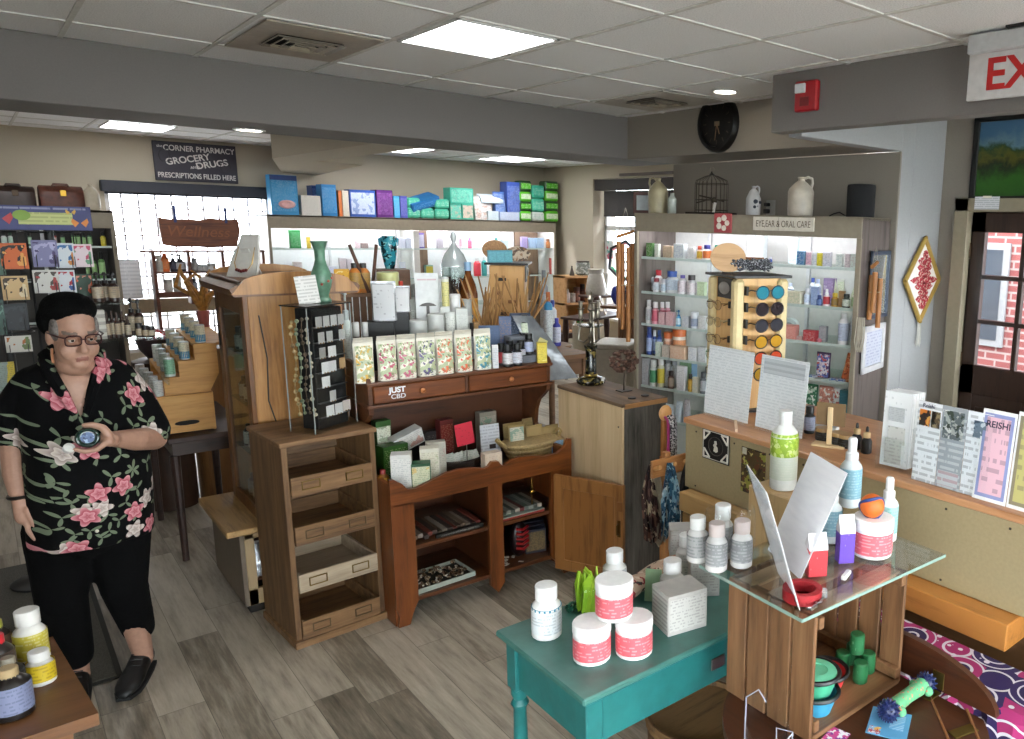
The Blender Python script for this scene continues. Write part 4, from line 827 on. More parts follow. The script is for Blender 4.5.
# ---- eye, ear and oral care shelving
EA, EB, EZ = Vector((3.39, 4.46, 0)), Vector((3.80, 2.80, 0)), 1.97
ED = (EB-EA).normalized(); ERZ = math.atan2(ED.y, ED.x); EW = (EB-EA).length
ESH = [.50, .735, .96, 1.19, 1.42, 1.665]
T = shelf_unit('shelving_unit', 'tan shelving unit of medicine bottles and boxes under the clock', EA, ERZ, EW, .452, EZ, .125, ESH, [.35, .72, 1.16, 1.52], LAMW, LAM, SL)
p = EA+ED*((along(404+309, EA, ED, EZ-.06)-EA).length)
def on_header(px, z, A=EA, D=ED, off=.024): 
    q = along(px, A, D, z); n = Vector((D.y, -D.x, 0)); return q+n*off
q = on_header(785, EZ-.052); T = thing('category_sign', 'white sign reading eye ear and oral care on the shelf header', 'sign', q, ERZ)
part('sign_board', MB().box((0, 0, 0), (.43, .012, .085), .003), mat('#cfc8bb', .6), T); letters('lettering', 'EYE,EAR & ORAL CARE', .042, mat('#5a4a3c', .6), T, (0, -.0075, -.002), .66, bold=-.01); part('split_line', MB().box((-.03, -.0068, 0), (.002, .001, .082), .0002), mat('#8a8074', .6), T)
q = on_header(725, EZ-.055); T = thing('flower_tile', 'small red and white floral tile on the shelf header', 'tile', q, ERZ); part('tile_plate', MB().box((0, 0, 0), (.135, .012, .125), .003), mat('#a8484c', .5), T)
for k in range(5):
    a = k*1.256; o = part('flower', MB().lathe([(.001, -.004), (.02+.004*(k % 2), -.002), (.018, 0)], 8, (0, 0, 0)), mat('#d9d0c4', .6), T); o.location = (.034*math.cos(a), -.007, .034*math.sin(a)); o.rotation_euler = (PI/2, 0, 0)
EWH = lambda n: f'the {n} eye care shelf'
EGR = 'goods on the eye care shelves'
W_, B_ = 'box', 'pill'
def erow(z, n, items): row((EA.x, EA.y), (ED.x, ED.y), z, EWH(n), EGR, items, ERZ, .06)
erow(1.665, 'top', [(647, 654, 243, W_, '#3f6a34', '#4a7a3a', '#d9d9c9', 'green box'), (655, 660, 244, W_, '#d9dcd2', '#dfe2d8', '#5a8a4a', 'white and green box'), (664, 674, 246, W_, '#b59f88', '#c0ab94', '#8a735c', 'flat tan box', .02), (675, 686, 244, W_, '#c9cfd0', '#d0d8dc', '#2a4a9a', 'blue topped white box'), (688, 695, 247, W_, '#d9d9d9', '#dedede', '#a9a9a9', 'plain white box'), (697, 702, 246, B_, '#e4c9a0', '#c94a2a', '#d9b02a', 'orange capped bottle'), (703, 711, 245, B_, '#e2dccf', '#3a3a8a', '#d9702a', 'orange labelled bottle'), (714, 719, 245, B_, '#e5e5e5', '#2a9a7a', '#d9e2e0', 'green capped bottle'), (719.5, 725, 245, B_, '#e5e5e5', '#2a9a7a', '#d9e2e0', 'second green capped bottle'), (749, 765, 236, W_, '#d5dde0', '#cbd9e0', '#4a8ab0', 'tall white box with blue band', .2), (768, 772, 257, B_, '#3a5aa8', '#d9d9e2', '#2a4a9a', 'small blue bottle'), (789, 798, 238, W_, '#cfdde4', '#bcd3e0', '#4a9ad0', 'tall pale blue box', .15), (797, 805, 251, W_, '#5f86a0', '#3f76a8', '#d9e0e4', 'teal topped blue box'), (806, 812, 251.5, W_, '#d9c9d0', '#d2a9b9', '#3a4a8a', 'pink topped white box'), (812, 817, 252, W_, '#d0d2d6', '#d8dadd', '#5a5a9a', 'plain white box with navy print'), (817, 822, 253, W_, '#cfc04a', '#d9ca3a', '#3a5a2a', 'yellow box'), (823, 831, 252, W_, '#c5c5cf', '#cfcfd8', '#3a3a7a', 'white box with purple base'), (836, 843, 254, W_, '#c3cbc6', '#cdd6d0', '#3a6a8a', 'grey white box'), (845, 850, 254, W_, '#c2b5ba', '#cfc2c6', '#5a4a5a', 'pinkish box'), (850.5, 858, 254, W_, '#bdc8c4', '#c8d2ce', '#9a4a5a', 'white box with teal top')])
erow(1.42, 'second', [(647, 654, 270, B_, '#dddcdc', '#b84a4f', '#c9d2da', 'white red capped bottle', .1), (655, 662, 270, B_, '#dddcdc', '#b02a35', '#d9c9cd', 'second white red capped bottle', .1), (653.5, 659.5, 278, B_, '#d5d6da', '#8f2a35', '#c2cbd6', 'shorter white bottle'), (661, 666, 279, B_, '#d5d6da', '#c9c9d2', '#b9c9da', 'small white bottle'), (666, 678, 271, B_, '#dcdee2', '#3a5aa8', '#c9d6e6', 'large white blue capped bottle', .04), (678, 687, 275, 'flip', '#e0dde2', '#6a5ab0', '#e0d6de', 'white purple capped bottle'), (687, 696, 275, B_, '#c9c7c9', '#3a3436', '#d9cfd4', 'white dark capped bottle'), (698, 706, 282, W_, '#b9c9a8', '#c9d9b9', '#5a8a3a', 'pale green box'), (769, 774, 280, W_, '#d9dde6', '#cfd8ea', '#3a5ab0', 'white and blue box', .2), (775, 783, 291, W_, '#d5d8de', '#d9dde6', '#3a4aa0', 'low white box with blue print'), (785, 803, 291, W_, '#cfc9b5', '#d6d0ba', '#4a8a5a', 'wide cream box with green letters'), (804, 810, 288, B_, '#dde2ea', '#dadde6', '#c2d0e6', 'clear white bottle'), (811, 818, 287, W_, '#8fa3c9', '#9db0d4', '#3a52a0', 'pale blue box'), (816, 822, 295, B_, '#2a4488', '#24407e', '#5a78b0', 'blue bottle'), (823, 829.5, 289, 'spray', '#dcd2d4', '#e2e2e2', '#b83038', 'white bottle with red label'), (831, 838, 293, B_, '#b58a2a', '#d0b22a', '#8a6a2a', 'amber yellow capped bottle'), (838.5, 844.5, 291, W_, '#a5845a', '#b0906a', '#7a5f3a', 'tan wicker box', .03), (842, 850, 294, B_, '#343c36', '#2a302b', '#cfd6c9', 'dark green capped bottle'), (851, 858, 292, 'flip', '#d0d9c9', '#5a8a3a', '#9ab88a', 'white and green bottle')])
for i, (px, tp, c, nm) in enumerate(((779, 281, '#3a4aa0', 'navy'), (785, 282, '#2a3a8a', 'dark blue'), (790, 283, '#c9d0e6', 'white and blue'), (812, 278, '#4a62b8', 'blue'), (817, 279, '#c2cdea', 'pale blue'))):
    q = along(px, (EA.x+.14*ED.y*-1, EA.y+.14*ED.x), ED, 1.42); bottle(q, .022, hz(q, tp), 'flip', '#dfe4ee', c, '#cdd8ee', f'{nm} capped white bottle, {ORD[i]} in the second-shelf back row of eye care', group=EGR, rz=ERZ)
q = along(829, (EA.x+.14*-ED.y, EA.y+.14*ED.x), ED, 1.42); carton(q, .07, .05, .17, '#9a86b0', '#a893bd', '#6a4a8a', '#d9cfe2', 'lavender box standing in the second shelf back row', group=EGR, rz=ERZ)
for k, (px, a) in enumerate(((838, -.3), (843, -.15), (850, .35))):
    q = along(px, (EA.x+.14*-ED.y, EA.y+.14*ED.x), ED, 1.42); T2 = pouch(q, .05, .16, .03, ('#d9dccf', '#dfe2d6'), f'white and green pouch, {ORD[k]} of the leaning ones on the second eye care shelf', group=EGR, rz=ERZ, design=printed('#d5dcc5', '#7a9a4a')); T2.rotation_euler = (0, a, ERZ)
erow(1.19, 'third', [(646, 651.5, 300, B_, '#d6d4d4', '#c9c9c9', '#c4c2c9', 'white bottle'), (652, 658.5, 302, B_, '#d0909a', '#d8d2d4', '#c0566a', 'pink white capped bottle'), (660, 664.5, 302, B_, '#cf95a0', '#d8d2d4', '#b84a62', 'second pink bottle', .06), (665, 670, 302, B_, '#cf95a0', '#d8d2d4', '#c05068', 'third pink bottle', .06), (659, 666, 312, W_, '#cfa8ad', '#d6b4b8', '#b0405a', 'low pink box'), (667, 675, 312, W_, '#d0aab0', '#d4b0b4', '#b0405a', 'second low pink box'), (676, 681, 310, 'pump', '#5aa0c9', '#2a6a9a', '#c9e0ea', 'small blue pump bottle'), (683, 690, 316, W_, '#c3c5cb', '#cdd0d6', '#5a62a0', 'small grey white box'), (691, 698, 312, 'jar', '#c9ccd2', '#d2d4da', '#8a93a8', 'round white tub'), (699, 707, 316, W_, '#c9c9c9', '#d2d2d2', '#8a8a8a', 'small white box'), (773, 779, 330, W_, '#b9cdb4', '#c4d8be', '#5a9a5a', 'pale green pack', .14), (781, 797, 324.5, W_, '#d08a80', '#d99a90', '#c0352a', 'wide white and red striped box'), (797, 803, 336, W_, '#d0a9a6', '#d6b0ae', '#a83040', 'small red white box'), (804, 817, 330, W_, '#a83038', '#b03a40', '#d9cfcf', 'red box with white top'), (816.5, 821.5, 338, 'flip', '#d9828f', '#e09aa5', '#d06a7a', 'small pink bottle'), (819, 827, 326, W_, '#8f9296', '#a5a8ac', '#5a5d62', 'grey silver box', .05), (837.5, 848, 313, 'flip', '#dfdde0', '#dcdcdc', '#b9c2d9', 'large white mouthwash bottle'), (848.5, 855, 316, 'flip', '#dcdcdc', '#d9d9d9', '#c9ccd6', 'second white mouthwash bottle', .06)])
for k, px in enumerate((778, 784, 790)):
    q = along(px, (EA.x+.16*-ED.y, EA.y+.16*ED.x), ED, 1.19); T2 = thing('tape_roll', f'pale round roll standing behind the striped box, {ORD[k]} from left', 'roll', q, ERZ, EGR); b = MB(); b.M = Matrix.Translation((0, 0, .062)) @ Matrix.Rotation(PI/2, 4, 'X'); b.lathe([(.035, -.02), (.06, -.02), (.062, 0), (.06, .02), (.035, .02), (.035, -.02)], 20); part('roll_body', b, mat('#c3cdcb', .5), T2); b = MB(); b.M = Matrix.Translation((0, 0, .062)) @ Matrix.Rotation(PI/2, 4, 'X'); b.lathe([(.034, -.021), (.034, .021), (.026, .021), (.026, -.021), (.034, -.021)], 16); part('core', b, mat('#8f9a98', .6), T2)
erow(.96, 'fourth', [(646.5, 652, 327, B_, '#25408a', '#20387c', '#9aaad0', 'blue bottle'), (652.5, 656.5, 330, B_, '#27448f', '#d0d4dd', '#8fa2cc', 'slim blue bottle', .06), (657, 661.5, 330, B_, '#27448f', '#24407e', '#8fa2cc', 'third blue bottle', .06), (656, 662, 342, W_, '#c9d5cb', '#d2dcd4', '#3a9a6a', 'white and green box'), (664, 672, 332, 'jar', '#d9c4b5', '#cf6a34', '#d9a68a', 'orange capped tub', .08), (673, 685, 329, 'jar', '#d9cfc6', '#cf6a34', '#d08a5a', 'large orange capped tub', .08), (663, 671, 345, W_, '#d2c6ba', '#d8ccc0', '#8a6a4a', 'low cream box'), (672, 688, 346, W_, '#d6b59a', '#dcbfa6', '#c9703a', 'wide peach box'), (689, 698, 347, W_, '#cfd0d2', '#d6d7da', '#4a72a0', 'white box with blue print'), (699, 707, 347, W_, '#c4c6c9', '#cdcfd2', '#5a6a8a', 'grey white box'), (790, 795, 366, W_, '#8a6a48', '#97765a', '#5f4a30', 'small brown box'), (796, 802, 364, W_, '#8f7250', '#9c7f5e', '#5f4a30', 'second small brown box', .05)])
q = along(812+11, (EA.x+.10*-ED.y, EA.y+.10*ED.x), ED, .96); pouch(q, .10, .155, .04, (mat('#4a3556', .35), '#4f3a5c'), 'purple bag with coloured candy print hung on the fourth shelf', group=EGR, rz=ERZ, design=art('#d2ccd4', ['#5a6ab0', '#c0564a', '#4a3a6a'], 45)); 
q = along(846, (EA.x+.08*-ED.y, EA.y+.08*ED.x), ED, .96); T2 = pouch(q, .075, .17, .03, (mat('#c0622f', .35), '#c96f3a'), 'orange pouch leaning at the right end of the fourth shelf', group=EGR, rz=ERZ, design=art('#c9683a', ['#e0a070', '#8a3a20'], 40)); T2.rotation_euler = (0, .22, ERZ)
q = along(856, (EA.x+.09*-ED.y, EA.y+.09*ED.x), ED, .96); pouch(q, .05, .13, .03, (mat('#5a9aa8', .35), '#6aa8b5'), 'teal pouch behind the orange pouch on the fourth shelf', group=EGR, rz=ERZ)
for k, px in enumerate((800, 806, 812, 834, 840)):
    q = along(px, (EA.x+.05*-ED.y, EA.y+.05*ED.x), ED, .96); single('blister_pack', f'small flat blister pack, {ORD[k]} from left along the fourth shelf edge', 'packet', MB().box((0, 0, .008), (.06, .05, .014), .003), art('#5d7d92', ['#a9b0b8', '#3f5a9a', '#b06a6a'], 60), q, ERZ+.3*(k-2), EGR)
erow(.735, 'lowest glass', [(642, 650, 358, W_, '#a9abb0', '#b9bbc0', '#4a4f5a', 'grey white box'), (650, 657, 360, B_, '#c9ccca', '#d6d6d6', '#4a9a6a', 'white and green bottle'), (657.5, 664, 357, B_, '#b9b9a5', '#c9c9c9', '#c9b83a', 'yellow labelled bottle'), (665, 671, 355, B_, '#b9bcc0', '#8a8d92', '#c9ccd2', 'grey bottle', .05), (671.5, 677.5, 357, B_, '#b0b3b6', '#9a9da2', '#c2c5ca', 'second grey bottle', .05), (668, 674, 371, B_, '#4a2f26', '#2a1a16', '#8a7a6a', 'small dark brown bottle'), (677.5, 686, 366, W_, '#d0d0d2', '#d8d8da', '#6a6f78', 'tall white box'), (681, 695, 356, W_, '#7a96b0', '#8fb08a', '#3f7a4a', 'wide green and blue box', .1), (688, 692.5, 374, B_, '#a8842a', '#2a2620', '#c9a23a', 'amber bottle'), (693, 699, 377, W_, '#c9c5b0', '#d2ceb9', '#3a6ab0', 'cream box with blue base'), (700, 706, 372, B_, '#5a5d62', '#3a3d42', '#a9acb2', 'dark grey bottle')])
erow(.50, 'bottom', [(655, 664, 415, 'bag', '#c2cdd6', '#cbd4da', '#3f9ab0', 'white and teal pack'), (664.5, 675, 405, 'bag', '#bfcad2', '#cdd6dc', '#4aa0b5', 'second white and teal pack'), (676, 683, 402, 'bag', '#b9c6cf', '#c6d0d8', '#3f8ab5', 'white and blue pack'), (684, 690, 400, 'bag', '#a9a6ab', '#b5b2b8', '#4a3a4a', 'grey patterned pack')])
# packs on the fifth shelf seen right of the standing sheets
for k, (px, tp, w_, c, d_, nm) in enumerate(((809, 387, .12, '#2f6a4a', '#a9c2b0', 'green foil bag'), (826, 392, .11, '#b0786a', '#c98f80', 'terracotta bag with dark strap print'), (837, 391, .07, '#c5cbd0', '#b0605a', 'white and red bag'), (845, 393, .10, '#2f6f7c', '#35788a', 'dark teal box'))):
    q = along(px, (EA.x+.07*-ED.y, EA.y+.07*ED.x), ED, .735); 
    (pouch(q, w_, .17, .05, (mat(c, .35), c), f'{nm} on the lowest glass shelf right of the sheets', group=EGR, rz=ERZ, design=art(c, [d_, '#d9dcd6'], 40)) if k < 3 else carton(q, w_*.7, .05, .17, c, d_, '#5a93a0', label=f'{nm} on the lowest glass shelf right of the sheets', group=EGR, rz=ERZ))
# on top of the unit
def etop(px, off): return along(px, (EA.x-ED.y*off, EA.y+ED.x*off), ED, EZ)
JUG = mat('#a49a7c', .35, 0, .12, .1, 15); JUGL = mat('#b9b0a2', .35, 0, .1, .08, 15)
def jug(p, r, h, m_, label, name='stoneware_jug', sh=.62, hand=True, rz=0):
    T = thing(name, label, 'jug', p, rz)
    part('jug_body', MB().lathe([(r*.88, 0), (r*.97, h*.03), (r, h*.2), (r, h*sh), (r*.9, h*(sh+.08)), (r*.5, h*.84), (r*.26, h*.9), (r*.24, h*.95), (r*.3, h*.97), (r*.28, h), (r*.18, h)], 26), m_, T)
    if hand: part('handle', MB().tube([(r*.25, 0, h*.95), (r*.5, 0, h*1.0), (r*.85, 0, h*.97), (r*.92, 0, h*.85), (r*.8, 0, h*.72)], r*.11, 8), m_, T)
    return T
q = etop(658, .20); jug(q, size(20, q)/2, hz(q, 178), JUG, 'olive stoneware jug at the left end of the eye care unit', rz=2.2)
q = etop(672, .17); T2 = thing('glass_jar', 'pale glass bottle beside the olive stoneware jug', 'bottle', q); r_ = size(9, q)/2; h_ = hz(q, 193); part('bottle_body', MB().lathe([(r_*.9, 0), (r_, .01), (r_, h_*.72), (r_*.5, h_*.86), (r_*.42, h_)], 18), mat('#a9b0a8', .15, 0, .08), T2); part('neck_ring', MB().lathe([(r_*.5, h_*.97), (r_*.55, h_), (r_*.42, h_*1.01)], 14), mat('#9aa29a', .2), T2)
q = etop(643, .25); T2 = thing('picture_frame', 'dark red framed picture standing behind the olive jug', 'picture frame', q, ERZ+.5); h_ = hz(q, 192); b = MB()
for x in (-.06, .06): b.bb(x-.012, x+.012, -.01, .01, 0, h_, .002)
for z in (.012, h_-.012): b.bb(-.06, .06, -.01, .01, z-.012, z+.012, .002)
part('frame', b, mat('#4a1f16', .4), T2); part('picture', MB().bb(-.05, .05, .0, .006, .012, h_-.012), mat('#aab2b5', .3), T2)
q = etop(711, .20); T2 = thing('bird_cage', 'antique domed wire bird cage with perches on the eye care unit', 'bird cage', q, ERZ); cw = size(36, q)/2; ch = hz(q, 172); CB = mat('#3a3226', .5)
part('cage_tray', MB().box((0, 0, .008), (cw*2.35, cw*1.7, .014), .004), mat('#1d1813', .5), T2)
for i in range(22):
    a = 2*PI*i/22; x, y = cw*math.cos(a), cw*.72*math.sin(a); part('cage_wire', MB().tube([(x, y, .015), (x, y, ch*.72), (x*.93, y*.93, ch*.80), (x*.4, y*.4, ch*.9), (0, 0, ch*.94)], .0016, 4), CB, T2)
for z in (.03, ch*.35, ch*.72): part('cage_hoop', MB().tube([(cw*math.cos(2*PI*i/24), cw*.72*math.sin(2*PI*i/24), z) for i in range(24)], .0025, 5, True), CB, T2)
part('cage_finial', MB().lathe([(.012, ch*.92), (.02, ch*.94), (.006, ch*.98), (.008, ch), (0, ch*1.02)], 10), mat('#1d1813', .5), T2)
part('hanging_ring', MB().tube([(.018*math.cos(2*PI*i/12), 0, ch*1.05+.018*math.sin(2*PI*i/12)) for i in range(12)], .003, 5, True), mat('#8a8274', .4), T2)
part('perch', MB().tube([(-cw*.8, 0, ch*.45), (cw*.8, .0, ch*.32)], .006, 6), CB, T2); part('perch', MB().tube([(-cw*.85, -.02, ch*.28), (-cw*.3, -.02, ch*.33)], .005, 6), CB, T2); part('feeder', MB().ball(.022, (cw*.45, -cw*.4, ch*.33), 10, 7), CB, T2); part('price_tag', MB().box((cw*.6, -cw*.6, ch*.16), (.022, .002, .07), .0005, ry=.2), mat('#c9c6c0', .5), T2)
q = etop(753, .18); T2 = jug(q, size(15, q)/2, hz(q, 186), mat('#aaa9a9', .35, 0, .06), 'white salt-glaze jug with dark blue brush marks', sh=.55, rz=-.2)
r_ = size(15, q)/2; b = MB()
for x, z, s in ((-.012, .09, 1.2), (.0, .06, .8), (.02, .085, .8), (-.02, .055, .8)): b.ball(.013*s, (x, -r_*.93, z), 8, 6, 1.3, .35, 1)
part('blue_decoration', b, mat('#1d2533', .4), T2)
q = etop(800, .20); jug(q, size(26, q)/2, hz(q, 177), JUGL, 'large pale cream stoneware jug beside the black speaker', rz=-.5)
q = etop(860, .22); T2 = thing('smart_speaker', 'black fabric cylinder speaker on the right of the eye care unit', 'speaker', q); r_ = size(28, q)/2; h_ = hz(q, 185); part('fabric_body', MB().lathe([(r_*.94, 0), (r_, .006), (r_, h_-.01), (r_*.96, h_)], 28), mat('#17181b', .9, 0, .2, .4, 250), T2); part('top_cap', MB().lathe([(r_*.95, h_), (r_*.9, h_+.003), (0, h_+.003)], 28), mat('#0b0c0d', .3), T2)
b = MB(); q2 = etop(838, .2)-q; b.tube([(r_*-.9, .02, .01), (q2.x*.7, q2.y*.7, .012), (q2.x*.95, q2.y*.95, .03), (q2.x*1.2, q2.y*1.2, .02), (q2.x*1.4, q2.y*1.4, .006)], .004, 6); part('power_cord', b, mat('#0d0d0e', .5), T2)
T2 = thing('wall_outlet', 'white wall outlet with a black plug above the eye care unit', 'outlet', onX(771, 4.245, 2.03)); part('cover_plate', MB().bb(-.006, 0, -.045, .045, -.06, .06, .003), mat('#a5a19b', .4), T2); b = MB(); b.bb(-.05, -.006, -.0, .035, -.035, -.005, .005); part('plug', b, mat('#121213', .5), T2); part('plug', MB().bb(-.045, -.006, .0, .035, .015, .04, .005), mat('#121213', .5), T2)
# right side panel: two framed pictures, bamboo chime
PN = Vector((-ED.y, ED.x, 0)); RR = EB+ED*.004
def on_side(d, z, off=.008): v = RR+PN*d+ED*off; return Vector((v.x, v.y, z))
def framed(dc, zc, w, h, fw, mf, mp, label, name='framed_print'):
    T = thing(name, label, 'picture frame', on_side(dc, zc), ERZ+PI/2); b = MB()
    for x in (-w/2+fw/2, w/2-fw/2): b.bb(x-fw/2, x+fw/2, -.016, .0, -h/2, h/2, .003)
    for z in (-h/2+fw/2, h/2-fw/2): b.bb(-w/2, w/2, -.016, .0, z-fw/2, z+fw/2, .003)
    part('frame', b, mf, T); part('picture', MB().bb(-w/2+fw, w/2-fw, -.006, -.001, -h/2+fw, h/2-fw), mp, T); return T
framed(.27, 1.56, .31, .42, .025, mat('#3f4a5c', .4), mat('#c5ced2', .08, .7, .05), 'slate blue framed mirror on the side of the eye care unit', 'framed_mirror')
framed(.235, 1.165, .36, .30, .04, mat('#d0d0d3', .45), printed('#c6cad8', '#6a72a8', 22, 26, .5), 'white framed certificate below the mirror')
BAM = wood('#7a4a24', '#a8703c', 'z', 1, .5)
def chime(p, n, L, r, spread, label, rz, s=1):
    T = thing('bamboo_chime', label, 'wind chime', p, rz); 
    part('top_disc', MB().tube([(-spread*.6, 0, 0), (spread*.6, .01, .035*s)], .012, 8), BAM, T)
    for x in (-.5, .5): part('hanging_string', MB().tube([(x*spread, 0, .02), (0, 0, .17*s)], .002, 5), mat('#8a8478', .8), T)
    for k in range(n):
        x = (k/(n-1)-.5)*spread; part('bamboo_tube', MB().lathe([(r*.7, 0), (r, 0), (r, -L*(.8+.2*((k*7) % 3)/2)), (r*.7, -L*(.8+.2*((k*7) % 3)/2))], 12, (x, .02*((k % 2)*2-1), -.03-.02*k % .05)), BAM, T)
    part('cord_ring', MB().tube([(spread*.55*math.cos(2*PI*i/12), .03*math.sin(2*PI*i/12), -L*.5) for i in range(12)], .004, 5, True), mat('#a08a68', .8), T); return T
v = on_side(.07, 1.68, .06); chime(v, 3, .30, .016, .09, 'bamboo wind chime on the right corner of the eye care unit', ERZ+PI/2, .7)
v = on_side(-.0, 1.30, .02); T2 = thing('rope_hank', 'pale hank of twine hanging on the corner of the eye care unit', 'rope', v, ERZ); 
for k in range(4): part('twine_loop', MB().tube([(-.015+.012*k, -.03, .08), (-.025+.015*k, -.03, -.06-.02*k), (-.01+.012*k, -.035, -.13), (.0+.012*k, -.03, -.04), (.0+.01*k, -.03, .08)], .004, 5), mat('#b0a898', .8), T2)
q = along(627, EA, ED, 1.80)+Vector((-.02, -.01, 0)); chime(q, 4, .68, .016, .105, 'long bamboo wind chime at the left end of the eye care unit', -.5, 1.2)
# ---- back shelving
BY = 10.32
T = shelf_unit('shelving_unit', 'long tan shelving unit with lit white back along the far wall', (2.50, BY, 0), 0, 3.83, .50, 1.885, .155, [.35, .72, 1.1, 1.49], [.02, .8, 1.66, 2.4, 3.2], mat('#e2e2e4', .5, 0, .02), LAM, SLB, LAMW)
part('dividing_panel', MB().bb(1.70, 1.78, .03, .46, .1, 1.73, .003), LAMW, T); part('brown_partition', MB().bb(1.78, 2.06, .44, .475, .1, 1.72, .003), wood('#5f4a3c', '#7a6350', 'z', .6, .6), T); part('brown_partition', MB().bb(3.40, 3.79, .44, .475, .1, 1.72, .003), wood('#5f4a3c', '#7a6350', 'z', .6, .6), T)
BWH = 'the upper back shelf'; BG = 'goods on the back shelving'
row((0, BY), (1, 0), 1.49, BWH, BG, [(290, 301, 230, W_, '#2f8a4a', '#3a9a58', '#c9dfc9', 'green box'), (307, 311, 237, W_, '#c9b23a', '#d6c04a', '#8a7a2a', 'small yellow box'), (355, 360, 240, W_, '#d9c9cf', '#dcccd2', '#b08a9a', 'faint pink box'), (361, 368, 243, W_, '#8a7a78', '#9a8a88', '#5a4a4a', 'low grey box'), (398, 405, 238, W_, '#d0d6e2', '#d6dce8', '#8a9ac9', 'white blue box'), (405.5, 412, 238, W_, '#c9d0e0', '#d2d9e6', '#7a8ac0', 'pale blue box'), (416, 424, 233, W_, '#5a4a9a', '#c9c9dd', '#3a2f8a', 'purple and white box'), (437, 443, 229, W_, '#c9c5cf', '#cfccd6', '#7a6a9a', 'tall pale box'), (457, 462, 233, B_, '#d9c9d2', '#d9a9b9', '#e0b9c9', 'pink bottle'), (468, 472, 238, 'flip', '#d95a8a', '#d0407a', '#e07a9a', 'bright pink bottle'), (494, 499, 238, 'flip', '#6ab5b0', '#3aa59a', '#a9d5d0', 'teal bottle'), (501, 508, 240, W_, '#c9d9dd', '#d2e0e4', '#7ab0c0', 'pale teal box'), (521, 527, 237, W_, '#a99ad0', '#b5a9d9', '#7a6ab0', 'lilac box'), (529, 535, 238, W_, '#aac6e2', '#b5d0ea', '#7aa0d0', 'light blue box'), (535.5, 543, 238, W_, '#a5c2e0', '#b0ccea', '#7aa0d0', 'second light blue box'), (546, 550, 239, B_, '#c9783a', '#8a5a3a', '#d9935a', 'orange bottle')], 0, .12)
row((0, BY), (1, 0), 1.1, 'the middle back shelf', BG, [(285, 292, 272, W_, '#c9c0b0', '#d2cabb', '#8a7a6a', 'cream box'), (294, 303, 262, W_, '#d9cfd0', '#e0d8da', '#5a6a9a', 'white box'), (326, 338, 266, W_, '#dadde6', '#d9dfee', '#3a5ad0', 'white box with blue letters'), (340, 347, 258, W_, '#d9d3da', '#ddd8df', '#c9507a', 'white box with pink letters'), (347.5, 353, 259, W_, '#d9d3da', '#ddd8df', '#8a5a7a', 'second white pink box'), (400, 406, 262, W_, '#cdd5df', '#d5dde6', '#7a92c0', 'white blue pack'), (425, 433, 265, W_, '#8fb5a5', '#c9b83a', '#3a8a8a', 'green and yellow pack'), (474, 481, 258, 'flip', '#c9303f', '#d2d2d2', '#d9404f', 'red bottle'), (482, 487, 257, 'flip', '#3a9a9a', '#d2d2d2', '#4aaaaa', 'teal bottle'), (550, 556, 258, W_, '#a5443a', '#b5554a', '#d9a59a', 'red box')], 0, .10)
# goods on the top of the back shelving, far wall
ZB = 1.885; TG = 'packs on top of the back shelving'
def btop(x0, x1, y1, cols, words, z=ZB, Y=BY+.03, d=.2, kind='box', extra=None, py0=None):
    p = onY((x0+x1)/2, Y, z); w = (onY(x1, Y, z)-onY(x0, Y, z)).x*.97; h = hz(p, y1)
    p = Vector((p.x, p.y+d/2, z))
    if kind == 'box': return carton(p, w, d, h, *cols, label=words, group=TG, rz=0)
    return pouch(p, round(w, 3), round(h, 3), d, (cols[0], cols[0]), words, group=TG, rz=0, design=printed(cols[1], cols[2], 25, 25, .5, cols[3] if len(cols) > 3 else None))
T2 = btop(272, 300, 175, ('#2f86b8', '#2f8fc4', '#cfe0ea'), 'tall blue box picturing a pink basin at the left end', d=.16)
w_ = (onY(300, BY, ZB)-onY(272, BY, ZB)).x; h_ = hz(onY(286, BY+.03, ZB), 175)
part('navy_band', MB().box((0, -.0815, h_*.93), (w_*.96, .002, h_*.12), .0005), mat('#1f3a78', .4), T2); b = MB(); b.M = Matrix.Translation((.02, -.083, h_*.27)) @ Matrix.Rotation(PI/2, 4, 'X'); b.lathe([(.085, 0), (.09, .004), (.06, .012), (.05, .008), (0, .006)], 20, sy=.55); part('basin_picture', b, mat('#d9a9a8', .4), T2)
btop(302, 322, 195.6, ('#d2cec6', '#d6d2ca', '#a9a59c'), 'plain white box second from the left end')
btop(313.5, 322, 185.5, ('#2a4a8a', '#2f5296', '#b9c9e0'), 'narrow navy box behind the plain white box', Y=BY+.26)
T2 = btop(323, 338, 184.5, ('#2a7ab5', '#2f86c0', '#c9dcea'), 'tall blue pack beside the plain white box'); 
btop(339.5, 343, 190.5, ('#cf7038', '#d97a40', '#e0a070'), 'thin orange box'+' standing by the blue pack'); btop(343.5, 350, 190.5, ('#d9d0c4', '#ddd5c9', '#a59a8a'), 'cream box between the orange box and the wide blue box')
T2 = btop(350.6, 377, 190, ('#2a52a8', '#c9d5ea', '#2f5ab0', '#3a66b8'), 'wide blue and white box with a red rim')
T2 = btop(377.5, 394, 190, ('#5a2070', '#66287c', '#c9a5d4', '#8a4a9a'), 'purple box right of the wide blue box')
btop(394.5, 400.5, 196, ('#3f9ad0', '#4aa5da', '#b9dcee'), 'light blue pack beside the purple box'); btop(401, 408, 196, ('#4f52a8', '#5a5eb4', '#b5b9dd'), 'violet blue pack right of the light blue pack')
